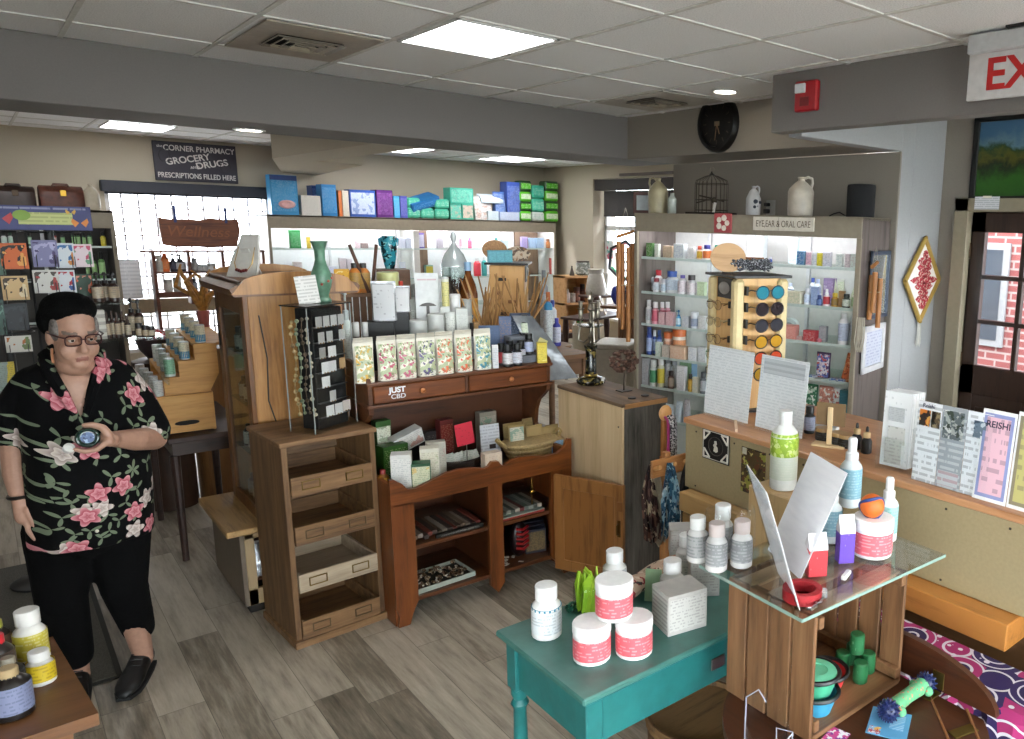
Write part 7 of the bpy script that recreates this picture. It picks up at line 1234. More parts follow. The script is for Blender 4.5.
a_ = at(884, 474, ZK); a_.x = 2.255; T = thing('brochure_rack', 'clear rack of white folded brochures on the counter', 'brochure rack', a_, -PI/2+.12); hB = hz(a_, 393)
for k in range(6): part('brochure', MB().box((.003*k-.01, .012*k, hB*.52), (.105, .004, hB*.96), .0005, rx=-.06), printed('#e0e1e2', '#9a9da2', 30, 30, .35) if k == 0 else mat('#e6e6e6', .5), T)
part('brochure_picture', MB().box((-.01, -.0045, hB*.72), (.06, .002, .05), .0005), printed('#b5b7b9', '#7d8085', 60, 80, .5), T); part('card_pocket', MB().box((-.01, -.022, hB*.22), (.085, .02, hB*.4), .002), AC, T); part('pocket_card', MB().box((-.012, -.012, hB*.24), (.065, .003, hB*.32), .0005), printed('#b9b8b4', '#7a7874', 40, 40, .5), T); part('pocket_card', MB().box((-.005, -.0075, hB*.45), (.065, .003, hB*.22), .0005), printed('#c4c3bf', '#4a4846', 40, 40, .4), T); part('rack_shell', MB().bb(-.066, .066, -.035, -.033, 0, hB*.42, 0).bb(-.066, .066, -.035, .09, 0, .004, 0).bb(-.066, -.064, -.035, .09, 0, hB*.6, 0).bb(.064, .066, -.035, .09, 0, hB*.6, 0), AC, T)
a_ = at(911, 489, ZK); b_ = at(966, 497, ZK); xx = 2.215; y0, y1 = onX(911, xx, ZK).y, onX(985, xx, ZK).y
T = thing('fold_leaflet', 'long three-panel mushroom leaflet in a clear holder on the counter', 'leaflet', (xx, (y0+y1)/2, ZK), -PI/2); L = y0-y1; hF = hz((xx, (y0+y1)/2, ZK), 408); T.rotation_euler = (-.06, 0, -PI/2)
PB = [('#e2e3e6', '#4a4d54'), ('#9a9ea3', '#e0e1e4'), ('#e0e2e6', '#4a4d54')]
for k in range(3): 
    o = part('leaflet_panel', MB().box((-L/2+L*(k+.5)/3, 0, hF/2), (L/3-.002, .003, hF), .0004), printed(PB[k][0], PB[k][1], 30, 24, .55), T)
part('mushroom_photo', MB().box((-L/2+L*.11, -.003, hF*.80), (L*.15, .001, hF*.2), .0003), art('#2a1a14', ['#c9742a', '#d99a4a'], 35), T); part('forest_photo', MB().box((-L/2+L*.26, -.003, hF*.80), (L*.12, .001, hF*.2), .0003), art('#2f2a20', ['#5a4a34', '#8a7a5a'], 45), T); part('mushroom_photo', MB().box((0, -.003, hF*.78), (L*.27, .001, hF*.34), .0003), art('#5d6468', ['#c9cac6', '#2f3a30', '#a8a9a4'], 30), T); part('red_text_band', MB().box((0.0, -.003, hF*.12), (L*.27, .001, hF*.18), .0003), printed('#bfc1c6', '#a0283a', 35, 22, .65), T); part('forest_photo', MB().box((L*.36, -.003, hF*.8), (L*.2, .001, hF*.2), .0003), art('#6a7a8a', ['#c5ccd2', '#3a4a5a'], 40), T)
letters('lettering', 'Reishi', .014, mat('#2a2a40', .5), T, (-L/2+L*.15, -.003, hF*.95)); AS(T, L*1.02, hF*.9)
xx = 2.205
for k, (pa, pb, tp, bg_, bd, nm) in enumerate(((972, 1005, 412, '#dcb2be', '#8a92c0', 'pink reishi sheet with a lavender border'), (1006, 1044, 416, '#b8b070', '#8a8068', 'yellow sheet with a tan border right of the pink sheet'))):
    y0, y1 = onX(pa, xx, ZK).y, onX(pb, xx, ZK).y; T = thing('info_sheet', nm+' on the counter', 'sign', (xx, (y0+y1)/2, ZK), -PI/2); T.rotation_euler = (-.10, 0, -PI/2); L = y0-y1; hF = hz((xx, (y0+y1)/2, ZK), tp)
    part('white_border', MB().box((0, 0, hF/2), (L, .003, hF), .0004), mat('#e6e6e6', .5), T); part('colour_border', MB().box((0, -.0018, hF/2), (L*.88, .001, hF*.92), .0003), mat(bd, .5), T); part('text_panel', MB().box((0, -.0026, hF/2), (L*.70, .001, hF*.84), .0003), printed(bg_, '#5a4a58', 24, 16, .48), T)
    if k == 0: letters('lettering', 'REISHI', .021, mat('#3a2f48', .5), T, (0, -.0035, hF*.84), 1.0, bold=.02)
# ================================================================== teal table
TX0, TX1, TY0, TY1, TZ = .935, 1.70, 1.43, 1.87, .77
TEAL = mat('#1c6968', .4, 0, .10, .12, 18); TEALT = mat('#3f7068', .38, 0, .12, .12, 14)
T = thing('teal_table', 'small teal painted table with turned legs in the foreground', 'table', (TX0, TY0, 0)); W_t, D_t = TX1-TX0, TY1-TY0
part('table_top', MB().bb(0, W_t, 0, D_t, TZ-.018, TZ, .006), TEALT, T); part('top_moulding', MB().bb(.012, W_t-.012, .012, D_t-.012, TZ-.03, TZ-.018, .004), TEAL, T)
part('apron', MB().bb(.045, W_t-.045, .03, .045, TZ-.16, TZ-.03, .001), TEAL, T); part('apron', MB().bb(.03, .045, .045, D_t-.045, TZ-.16, TZ-.03, .001), TEAL, T); part('apron', MB().bb(.045, W_t-.045, D_t-.045, D_t-.03, TZ-.16, TZ-.03, .001), TEAL, T)
for x in (.045, W_t-.045):
    for y in (.045, D_t-.045):
        part('leg', MB().box((x, y, TZ-.10), (.05, .05, .14), .003).lathe([(.012, 0), (.016, .02), (.021, .06), (.021, .40), (.018, TZ-.235), (.026, TZ-.22), (.018, TZ-.205), (.024, TZ-.19), (.024, TZ-.17)], 16, (x, y, 0)), TEAL, T)
part('label_holder', MB().box((.47, .027, TZ-.10), (.05, .005, .035), .001), METAL('#8a8a86', .4), T)
PK = '#c9404f'
def jar4(px, py, z, label): p = at(px, py, z); p = p+Vector((p.x, p.y, 0)).normalized()*.045; return bottle(p, .049, .105, 'jar', '#e6e4e2', '#eeedec', '#d85f69', label, 'jar', 'white jars with coral labels', FACE+.5, ink='#e8b9bc', low=.12, top=.64), p
_, j1 = jar4(592, 667, TZ, 'white jar with a coral label, front left of the three-jar pyramid'); _, j2 = jar4(634, 661, TZ, 'white jar with a coral label, front right of the three-jar pyramid')
p = (j1+j2)/2+Vector((.012, .012, 0)); p.z = TZ+.1055; bottle(p, .049, .105, 'jar', '#e6e4e2', '#eeedec', '#d85f69', 'white jar with a coral label stacked on top of the pyramid', 'jar', 'white jars with coral labels', FACE+.5, ink='#e8b9bc', low=.12, top=.64)
p = at(547, 641, TZ); p += Vector((p.x, p.y, 0)).normalized()*.035; bottle(p, .0405, .15, 'pill', '#e6e5e3', '#eaeae9', '#d9dde0', 'white pill bottle with a blue and grey label at the teal table edge', group=None, rz=FACE+.3, ink='#7a8088', low=.12, top=.60)
T2 = COL.objects[-1].parent; part('blue_band', MB().lathe([(.0417, .084), (.0417, .090)], 18), mat('#2f7f9a', .4), T2)
p = at(588, 617, TZ); p += Vector((p.x, p.y, 0)).normalized()*.035; T2 = thing('sample_jar', 'clear glass jar stuffed with lime green sachets behind the pyramid', 'jar', p); part('jar_glass', MB().lathe([(.040, 0), (.043, .005), (.043, .075), (.040, .085), (.042, .09)], 20), glass('#eef3ea', .5, 'jar'), T2)
rr = random.Random(6)
for k in range(10):
    a_ = k*.63; x_, y_ = .022*math.cos(a_), .022*math.sin(a_); single('lime_sachet', f'lime green sachet, {ORD[k]} of the bundle in the clear jar', 'sachet', MB().prism([(-.016, 0), (.016, 0), (.018, .085), (.006, .115+.012*rr.random()), (-.014, .10)], .004, 'xz'), mat('#8fb52a' if k % 2 else '#a3c43a', .4), (p.x+x_, p.y+y_, TZ+.008), a_+1.2, 'lime sachets in the clear jar'); COL.objects[-1].rotation_euler = (rr.uniform(-.12, .12), rr.uniform(-.15, .15), a_+1.2)
p = at(619, 600, TZ); bottle(p+Vector((.02, .05, 0)), .036, .14, 'pill', '#dedddb', '#e2e2e1', '#ccd0d2', 'white pill bottle hidden behind the jar pyramid', rz=FACE)
p = at(668, 637, TZ); T2 = carton((p.x+.07, p.y+.035, TZ), .125, .10, .118, '#b5b1ac', '#c0bdb8', '#6a6864', None, 'grey supplement box with printed side panel on the teal table', rz=-.2); part('side_panel', MB().box((-.0628, 0, .06), (.001, .09, .10), .0003), printed('#bdbab4', '#55534f', 45, 40, .65), T2); 
p = at(700, 600, TZ); carton((p.x+.05, p.y+.04, TZ), .09, .08, .12, '#a9a8a4', '#b4b3af', '#6a6864', None, 'second grey supplement box partly under the glass plate', rz=-.62)
for k, (px, py) in enumerate(((675, 596), (690, 566))):
    p = at(px, py+18, TZ); bottle(p+Vector((.03, .05, 0)), .037, .145, 'pill', '#d9d8d6', '#e0dfde', '#c9c9c6', f'white supplement bottle, {("nearer", "farther")[k]} one behind the grey box', group='bottles behind the grey box', rz=FACE)
p = at(681, 570, TZ); carton((p.x+.09, p.y+.10, TZ), .09, .08, .10, '#a5a29d', '#b0ada8', '#6f6c68', None, 'grey box at the back of the teal table by the cloth', rz=-.62)
single('green_leaflet', 'pale green leaflet standing behind the grey box', 'leaflet', MB().box((0, 0, .05), (.05, .003, .10), .0005, rx=-.15), mat('#8fae8a', .5), at(655, 612, TZ)+Vector((.04, .06, 0)), -.9)
# rolled printed cloth at the back of the table
p = at(590, 585, TZ); T2 = thing('printed_cloth', 'folded cream cloth with red and dark pattern at the back of the teal table', 'cloth', (1.46, 1.80, TZ+.001), .12); b = MB(); n = 12; rings = []
for k in range(n+1):
    x = -.20+.40*k/n; rings.append([(x, .042*math.cos(a_*2*PI/10)*(1+.15*math.sin(k*1.3)), .032+.030*math.sin(a_*2*PI/10)*(1+.2*math.sin(k*.9+1))) for a_ in range(10)])
b.loft(rings); part('cloth_fold', b, art('#b59a86', ['#8a2a30', '#3a3230', '#c9b5a0'], 26, .8), T2)
single('green_bead_band', 'green and dark beaded band beside the printed cloth', 'beads', MB().tube([(-.06+.02*k, .006*math.sin(k*2), .014) for k in range(7)], .013, 8), art('#2a6a58', ['#1a2a22', '#8aa590'], 80), (1.20, 1.832, TZ), .2)
# wicker basket and wooden tray under the teal table
p = (1.47, 1.60); T2 = thing('wicker_basket', 'dark woven wicker basket under the teal table', 'basket', (p[0], p[1], 0)); b = MB(); b.lathe([(.13, 0), (.155, .2), (.165, .42), (.155, .42), (.14, .1)], 28, wob=lambda a_, z: 1+.03*math.sin(14*a_)*math.sin(z*90)); part('basket_body', b, wood('#3a2816', '#6a4c2c', 'z', 1.4, .7), T2)
for z in (.08, .18, .28, .38): part('woven_band', MB().lathe([(.150+.03*z, z), (.158+.03*z, z+.012), (.150+.03*z, z+.024)], 28), wood('#4a341e', '#7a5c38', 'x', 1.4, .7), T2)
# ================================================================== drop-leaf table, crate and glass plate
KX0, KX1, KY0, KY1, KZ0, KZ1 = 1.325, 1.715, 1.045, 1.345, .672, 1.0
DL = wood('#26110a', '#432313', 'y', .5, .35, '#4f2c19')
T = thing('drop_leaf_table', 'dark brown round drop-leaf table with a raised curved leaf and brass hinges', 'table', (1.49, 1.04, 0)); TZ2 = .670
rad = .335; hx = .27
pts = [(rad*math.cos(a_), rad*math.sin(a_)) for a_ in [(-1.02+k*(2*PI-0.0)/48) for k in range(48)] if rad*math.cos(a_) < hx]
pts = sorted([q_ for q_ in pts], key=lambda q_: math.atan2(q_[1], -q_[0]))
part('table_top', MB().prism(pts[::-1], .025, 'xy', TZ2-.0125), DL, T)
leaf = [(-.25, .0)]+[(.03+.28*math.cos(PI-k*PI/18), .115*math.sin(k*PI/18)) for k in range(1, 18)]+[(.31, .0)]
part('raised_leaf', MB().prism([(y, z+TZ2) for y, z in leaf], .02, 'yz', hx+.012), DL, T)
for y in (-.08,): part('brass_hinge', MB().box((hx-.035, y, TZ2+.002), (.055, .035, .004), .001).box((hx+.001, y, TZ2+.03), (.004, .035, .05), .001), METAL('#7a6a3a', .45), T)
o = part('brass_plate', MB().box((.16, -.22, TZ2+.002), (.075, .03, .003), .001, rz=-.3), METAL('#7a6a3a', .45), T)
for (xa, ya, xb, yb) in ((.27, -.04, .0, -.32), (.25, -.18, .12, -.30), (.06, .28, -.30, -.05)): part('inlay_strip', MB().tube([(xa, ya, TZ2+.001), (xb, yb, TZ2+.001)], .004, 5), wood('#6a4226', '#8a5c38', 'x', 1), T)
part('pedestal', MB().lathe([(.16, 0), (.17, .02), (.05, .06), (.045, .30), (.06, .42), (.05, .62), (.12, TZ2-.026)], 20), DL, T)
CRW = wood('#50351f', '#765234', 'z', .6, .55, '#8a6544'); CRX = wood('#50351f', '#765234', 'x', .6, .55, '#8a6544')
T = thing('display_crate', 'open slatted wooden crate on the drop-leaf table carrying a glass plate', 'crate', (KX0, KY0, KZ0+.001)); cw, cdp, ch = KX1-KX0, KY1-KY0, KZ1-KZ0-.001
for k in range(4):
    y = k*cdp/4; part('slat', MB().bb(0, .012, y+.004, y+cdp/4-.004, 0, ch, .002), CRW, T); part('slat', MB().bb(cw-.012, cw, y+.004, y+cdp/4-.004, 0, ch, .002), CRW, T)
for k in range(4): x = .012+k*(cw-.024)/4; part('back_slat', MB().bb(x+.005, x+(cw-.024)/4-.005, cdp-.012, cdp, .0, ch, .002), CRW, T)
part('floor_board', MB().bb(.012, cw-.012, 0, cdp-.012, 0, .014, .002), CRX, T)
for z in (.02, ch-.035): 
    for x in (.014, cw-.032): part('corner_batten', MB().bb(x, x+.018, .0, cdp-.014, z, z+.03, .002), CRX, T)
for y in (.02, .12, .22): part('top_rail', MB().bb(.013, cw-.013, y, y+.055, ch-.012, ch-.002, .002), wood('#8a6a4e', '#b08f70', 'x', .6, .5), T)  # lighter wood stands in for the ceiling's reflection in the glass
ZG = 1.010
T = thing('glass_plate', 'rectangular glass plate with green edges lying on the slatted crate', 'glass shelf', (1.285, 1.055, ZK*0+1.0015), -.045); part('plate', MB().bb(0, .585, 0, .375, 0, .0085, .001), glass('#f4f7f5', 1.0, 'plate'), T); part('edge_band', MB().bb(0, .585, -.0012, 0, 0, .0085, 0).bb(-.0012, 0, 0, .375, 0, .0085, 0), mat('#86a096', .15, 0, .05), T)
GG = 'goods on the glass plate'
def gp(px, py, tp, w, kind, cols, label, rz=FACE, **kw):
    p = at(px, py, ZG+.0005); r_ = size(w, p)/2; p = p+Vector((p.x, p.y, 0)).normalized()*r_; n_ = (p-CAM); a_ = math.asin(-n_.z/n_.length); h = ((py-tp)*dep(p)/F-1.6*r_*math.sin(a_))/math.cos(a_)*1.0
    return bottle(p, r_, max(h, .03), kind, *cols, label, group=GG, rz=rz, **kw), p
for k, (px, py, tp) in enumerate(((716, 574, 522), (741, 570, 519))):
    T2, p = gp(px, py, tp, 22, 'pill', ('#d2cfcd', '#c9b9b6', '#8a8a8c'), f'white bottle with a grey label under a clear cup, {("left", "right")[k]} of the pair', ink='#c2c2c2')
    single('clear_cup', f'clear plastic cup placed over the {("left", "right")[k]} grey labelled bottle', 'cup', MB().lathe([(.036, .055), (.034, .15), (.030, .165), (.030, .16), (.033, .15)], 20), AC, p, 0)
    p3 = p+Vector((.0, .075, 0)); bottle(p3, .029, .125 if k == 0 else .15, 'pill', '#c9c6c4', '#d9d8d6', '#9a9a9a', f'white bottle standing behind the {("left", "right")[k]} grey labelled bottle', group=GG, rz=FACE)
SP = ('#cfd6d8', '#dcdcdc', '#7ba6b6')
gp(849, 506+3, 437, 22, 'spray', SP, 'blue labelled spray bottle with a green leaf at the back of the glass plate', ink='#b9d5dc'); T2 = COL.objects[-1].parent; part('leaf_picture', MB().box((.0, -.030, .085), (.03, .002, .045), .001), art('#4a9a5a', ['#c9dfd0', '#2f7a44'], 60), T2)
gp(830, 545, 483, 22, 'spray', SP, 'blue labelled spray bottle beside the small cartons', ink='#b9d5dc'); gp(886, 543, 477, 20, 'spray', ('#d5d9d9', '#dcdcdc', '#8fb5b5'), 'white spray bottle behind the coral jar with the ball', ink='#4a9a6a')
T2, pj = gp(871, 561, 513, 40, 'jar', ('#e6e4e2', '#eeedec', '#d85f69'), 'large white jar with a coral label carrying an orange ball', FACE+.3, ink='#e8b9bc', low=.1, top=.66)
zj = 0
for ch_ in T2.children:
    if ch_.name.startswith('cap'): zj = max(v.co.z for v in ch_.data.vertices)
T3 = thing('toy_ball', 'orange rubber ball with a blue band on the white jar', 'ball', (pj.x-.012, pj.y+.0, T2.location.z+zj+.033), .6); part('ball_body', MB().ball(.0335, (0, 0, 0), 24, 16), mat('#d0641f', .55, 0, .08, .2, 60), T3); part('blue_band', MB().tube([(.0325*math.cos(2*PI*k/24), -.004+.012*math.sin(4*PI*k/24), .0325*math.sin(2*PI*k/24)) for k in range(24)], .0045, 6, True), mat('#1f3a7a', .5), T3); T3.rotation_euler = (.3, .5, -.6)
gp(783, 507, 418, 30, 'flip', ('#d9dad6', '#dddddb', '#c9cfc0'), 'tall white lotion bottle with a lime green leaf pattern behind the papers', ink='#d9d9d0'); T2 = COL.objects[-1].parent
T2.location = along(783, (2.0, 0), (0, 1), .99); T2.location.z = .9812; WBX = T2.location
hB = .0
for ch_ in T2.children:
    if ch_.name.startswith('body'): hB = max(v.co.z for v in ch_.data.vertices); rB = max(v.co.x for v in ch_.data.vertices)
part('leaf_band', MB().lathe([(rB*1.03, hB*.52), (rB*1.03, hB*.79), (rB*.96, hB*.86)], 20), art('#8fae2f', ['#c9d68a', '#b0c94a'], 45), T2)
for k, (px, py, tp, w, c, nm) in enumerate(((815, 577, 530, 24, '#b83038', 'red and white'), (844, 564, 511, 20, '#5a3aa0', 'purple and white'))):
    p = at(px, py, ZG+.0005); p += Vector((p.x, p.y, 0)).normalized()*.02; n_ = p-CAM; h = (py-tp)*dep(p)/F*.92; w_ = size(w, p)*.8; T2 = thing('milk_carton_box', f'small {nm} gable-top carton on the glass plate', 'carton', p, -.55, 'gable-top cartons')
    part('carton_body', MB().box((0, 0, h*.32), (w_, w_*.8, h*.64), .001), printed(c, '#d9a9a9' if k == 0 else '#b9a5dd', 60, 50, .35), T2); part('carton_shoulder', MB().loft([[(sx*w_/2, sy*w_*.4, h*.64) for sx, sy in ((-1, -1), (1, -1), (1, 1), (-1, 1))], [(sx*w_/2, sy*w_*.38, h*.72) for sx, sy in ((-1, -1), (1, -1), (1, 1), (-1, 1))], [(sx*w_/2, sy*.003, h*.93) for sx, sy in ((-1, -1), (1, -1), (1, 1), (-1, 1))]]), mat('#d5d3d4', .4), T2); part('top_seal', MB().box((0, 0, h*.96), (w_, .005, h*.1), .0008), mat('#d9d7d8', .4), T2)
p = at(846, 577, ZG); single('white_tag', 'small white rolled tag lying on the glass plate', 'tag', MB().box((0, 0, .006), (.05, .014, .012), .005), printed('#d2d1cf', '#9a9a98', 60, 60, .4), p, .35)
# red collar reel
p = at(805, 607, ZG)+Vector((.03, .035, 0)); T2 = thing('dog_collar', 'coiled red dog collar with a steel clip on the glass plate corner', 'collar', p, .0); RDM = mat('#9a1a22', .5, 0, .08, .3, 90)
for k in range(4): part('collar_coil', MB().lathe([(.033+.004*k, .001), (.0365+.004*k, .001), (.0365+.004*k, .028), (.033+.004*k, .028), (.033+.004*k, .001)], 28), RDM, T2)
part('buckle', MB().box((.035, -.035, .014), (.022, .02, .022), .003, rz=-.8), mat('#c9c9cb', .2, .8), T2); part('steel_clip', MB().tube([(.02, -.048, .012), (-.01, -.056, .010), (-.035, -.06, .009), (-.045, -.055, .009), (-.045, -.065, .009), (-.02, -.062, .009)], .0035, 7), METAL('#b9b9bb', .2), T2); part('d_ring', MB().tube([(.0+.010*math.cos(2*PI*k/10), -.05+.010*math.sin(2*PI*k/10), .012) for k in range(10)], .002, 5, True), METAL('#b9b9bb', .2), T2)
single('wooden_box', 'narrow tan wooden box behind the papers carrying the lotion bottle', 'box', MB().box((0, 0, .49), (.15, .20, .98), .004), wood('#a58558', '#c2a274', 'z', .6), (WBX.x, WBX.y, 0))
# leaning papers
p = at(775, 603, ZG); T2 = thing('text_sheet_holder', 'tilted tall white text sheet in a clear holder on the glass plate', 'sign', (1.30, 1.13, ZG+.0005), .0)
T2.rotation_euler = (.0, 0, 0)
A0, A1 = Vector((1.313, 1.085, ZG+.001)), Vector((1.428, 1.262, ZG+.001))
def leaning(name, A0, A1, lean, h, m_, Tn, thick=.0016, offs=0, topw=1.0):
    d_ = (A1-A0); nrm = Vector((-d_.y, d_.x, 0)).normalized(); u_ = (Vector((0, 0, 1))*math.cos(lean)+nrm*math.sin(lean)); n2 = u_.cross(d_.normalized()); o = n2*offs
    c = [A0+o, A1+o, A1+u_*h+o, A0+u_*h+o]; c2 = [v+n2*thick for v in c]; b = MB(); b.smooth = 0; base = Tn.location
    b.add([tuple(v-base) for v in c+c2], [(0, 1, 2, 3), (7, 6, 5, 4), (0, 4, 5, 1), (1, 5, 6, 2), (2, 6, 7, 3), (3, 7, 4, 0)]); return part(name, b, m_, Tn)
leaning('text_sheet', A0, A1, .3, .31, paper(), T2); leaning('clear_front', A0, A1, .3, .315, AC, T2, offs=.004)
T3 = thing('blank_sheet', 'plain white sheet leaning the other way behind the text sheet', 'paper', (1.42, 1.2, ZG+.0005)); A2, A3 = Vector((1.44, 1.10, ZG+.001)), Vector((1.475, 1.36, ZG+.001))
leaning('paper_sheet', Vector((1.435, 1.19, ZG+.001)), Vector((1.51, 1.375, ZG+.001)), -.42, .30, paper(), T3); leaning('clear_back', Vector((1.438, 1.19, ZG+.001)), Vector((1.513, 1.375, ZG+.001)), -.42, .305, AC, T3, offs=-.004)
# inside the crate
zb = KZ0+.0165
def bowl(p, r, c, c2, label, z):
    T2 = thing('collapsible_bowl', label, 'bowl', (p[0], p[1], z), 0, 'collapsible pet bowls'); part('bowl_body', MB().lathe([(r*.68, 0), (r*.7, .004), (r*.78, .02), (r*.80, .022), (r*.88, .04), (r*.9, .042), (r*.94, .052), (r*.88, .052), (r*.66, .008), (0, .006)], 26), mat(c, .45), T2); part('bowl_rim', MB().tube([(r*.98*math.cos(2*PI*k/28), r*.98*math.sin(2*PI*k/28), .054) for k in range(28)], .006, 6, True), mat(c2, .4), T2)
bowl((1.425, 1.115), .060, '#3f9ac0', '#14181c', 'light blue collapsible bowl at the bottom of the pair', zb); bowl((1.425, 1.117), .061, '#4fb08a', '#15181a', 'mint green bowl nested on the light blue one', zb+.05); part('mint_lid', MB().lathe([(.055, .053), (.053, .058), (.03, .060), (.028, .057), (0, .057)], 24), mat('#6fc79f', .45), COL.objects[-1].parent); bowl((1.515, 1.155), .060, '#c8383a', '#161416', 'red collapsible bowl behind the mint one', zb)
for k, (x, y, z) in enumerate(((1.615, 1.175, 0), (1.61, 1.11, 0), (1.665, 1.125, 0), (1.67, 1.18, .0), (1.637, 1.145, .0595))):
    T2 = thing('bag_roll', f'dark green pet bag roll, {["left one of the base", "front one of the base", "right one of the base", "rear one of the base", "one on top"][k]} of the stack in the crate', 'roll', (x, y, zb+z), .4*k, 'green pet bag rolls'); part('roll_body', MB().cyl(.020, 0, .058, 18, b=.003), mat('#1f5c34', .4, 0, .12, .3, 40), T2); part('printed_band', MB().lathe([(.0204, .014), (.0204, .046)], 18), printed('#1f6238', '#a9c9ae', 40, 30, .35), T2)
# dog toy on its card, pink card, clear stand
zt = TZ2+.0015
def tp_(px, py): return at(px, py, zt)
p = tp_(889, 724); T2 = thing('toy_card', 'sky blue backing card with a small picture under the dog toy', 'card', p, .45); part('card_sheet', MB().box((0, 0, .001), (.115, .10, .002), .0005), mat('#5a9ac4', .45), T2); part('card_picture', MB().box((-.04, .03, .0022), (.03, .03, .0006), .0002), art('#8fb0cf', ['#d9b05a', '#b03a4a', '#e2e2e2'], 70), T2); part('card_print', MB().box((.01, -.02, .0022), (.06, .035, .0006), .0002), printed('#6aa8d0', '#cfe2f0', 50, 50, .5), T2)
pa, pb = tp_(888, 722), tp_(925, 694); d_ = (pb-pa); L = d_.length; T2 = thing('dog_toy', 'green dotted dog bone toy with two spiky navy rubber balls', 'dog toy', (pa.x, pa.y, zt+.0315), math.atan2(d_.y, d_.x))
def spiky(x):
    b = MB(); b.ball(.025, (x, 0, 0), 16, 10); rr = random.Random(1)
    for k in range(70):
        z = 1-2*(k+.5)/70; a_ = k*2.39996; r_ = math.sqrt(1-z*z); n_ = Vector((r_*math.cos(a_), r_*math.sin(a_), z)); b.tube([Vector((x, 0, 0))+n_*.024, Vector((x, 0, 0))+n_*.031], [.0035, .0015], 5)
    return b
part('spiky_ball', spiky(0), mat('#17224f', .4), T2); part('spiky_ball', spiky(L), mat('#17224f', .4), T2)
t = NT('dotted_plush'); b_ = t.bsdf(None, .8); vo = t.n('ShaderNodeTexVoronoi'); vo.inputs['Scale'].default_value = 95; t.l(t.coord(), vo.inputs['Vector']); t.l(t.ramp(vo.outputs['Distance'], [(.0, '#d9c9a0'), (.25, '#b0453a'), (.32, '#62aa7a'), (1, '#559a6c')]), b_.inputs['Base Color'])
part('plush_body', MB().tube([(.018, 0, 0), (.03, 0, 0), (L*.5, 0, .002), (L-.03, 0, 0), (L-.018, 0, 0)], [.022, .020, .018, .020, .022], 14), t.m, T2)
for x in (.024, L-.024):
    for s in (-1, 1): part('plush_lobe', MB().ball(.013, (x, s*.022, -.004), 10, 8), t.m, T2)
T2.location.z = zt+.033
p = tp_(836, 737); single('pink_card', 'small hot pink card at the front edge of the crate', 'card', MB().box((0, 0, .001), (.06, .05, .002), .0004), art('#c9468a', ['#e2e0e2', '#7a2a8a'], 60), p, .2)
p = at(766, 739, zt); T2 = thing('acrylic_brochure_stand', 'empty clear acrylic brochure stand in front of the crate', 'stand', (1.215, 1.085, zt), -.5); E_ = mat('#8f8f9c', .15, 0, .05)
part('back_plate', MB().bb(-.05, .05, .02, .0225, 0, .155, .001), AC, T2); part('front_pocket', MB().bb(-.05, .05, -.03, -.0275, 0, .075, .001), AC, T2); part('side_plate', MB().bb(-.05, -.0475, -.03, .02, 0, .08, .001), AC, T2); part('side_plate', MB().bb(.0475, .05, -.03, .02, 0, .08, .001), AC, T2)
part('edge_line', MB().tube([(-.05, -.03, .045), (-.01, -.03, .03), (.01, -.03, .028), (.05, -.03, .075)], .002, 5), E_, T2); part('edge_line', MB().tube([(-.05, .02, .0), (-.05, .02, .15), (-.02, .02, .165), (.0, .02, .13)], .002, 5), E_, T2); part('edge_line', MB().tube([(.05, -.03, .0), (.05, -.03, .078), (.01, -.03, .095), (.012, -.03, .03)], .002, 5), E_, T2)
# purple cloth draped table behind
t = NT('paisley_cloth'); b_ = t.bsdf(None, .85); vo = t.n('ShaderNodeTexVoronoi'); vo.inputs['Scale'].default_value = 8.5; vv = t.coord('Object', (1, 1, .85)); t.l(vv, vo.inputs['Vector']); d1 = vo.outputs['Distance']
rings = t.math('FRACT', t.math('MULTIPLY', d1, 5.0)); v2 = t.n('ShaderNodeTexVoronoi'); v2.inputs['Scale'].default_value = 26; t.l(vv, v2.inputs['Vector'])
colc = t.n('ShaderNodeSeparateColor'); t.l(vo.outputs['Color'], colc.inputs[0])
base = t.mix(t.math('GREATER_THAN', colc.outputs[0], .3), '#2a1a50', '#9a2560'); inner = t.mix(t.math('GREATER_THAN', d1, .42), '#251646', base); line = t.math('LESS_THAN', rings, .22); c1 = t.mix(line, inner, '#c9c3cc')
dots = t.math('MULTIPLY', t.math('LESS_THAN', v2.outputs['Distance'], .22), t.math('GREATER_THAN', colc.outputs[1], .5)); t.l(t.mix(dots, c1, '#d0c9d2'), b_.inputs['Base Color'])
T = thing('draped_table', 'low table under a purple pink and white paisley cloth below the counter', 'table', (1.835, .60, 0)); part('table_body', MB().bb(.05, .21, -.35, .95, 0, .64, .004), wood('#4a3020', '#6a4a34', 'y', .8), T)
n = 60; v = []; f = []
for k in range(n+1):
    y = 1.0-1.42*k/n; x_ = -.0+.018*math.sin(k*.9)+.012*math.sin(k*2.3)
    for (dx, z) in ((.22, .652), (.02, .65), (.0+x_*.4, .63), (-.005+x_, .35), (-.012+x_*1.4, .02)): v.append((dx, y, z+.004*math.sin(k*.7)*(z < .6)))
for k in range(n):
    for j in range(4): a_ = k*5+j; f.append((a_, a_+5, a_+6, a_+1))
c = MB(); c.add(v, f); c.add([(x+.004, y, z-.004) for x, y, z in v], [q_[::-1] for q_ in f]); single('patterned_cloth', 'purple pink and white paisley cloth hanging below the counter', 'cloth', c, t.m, (1.835, .60, 0))
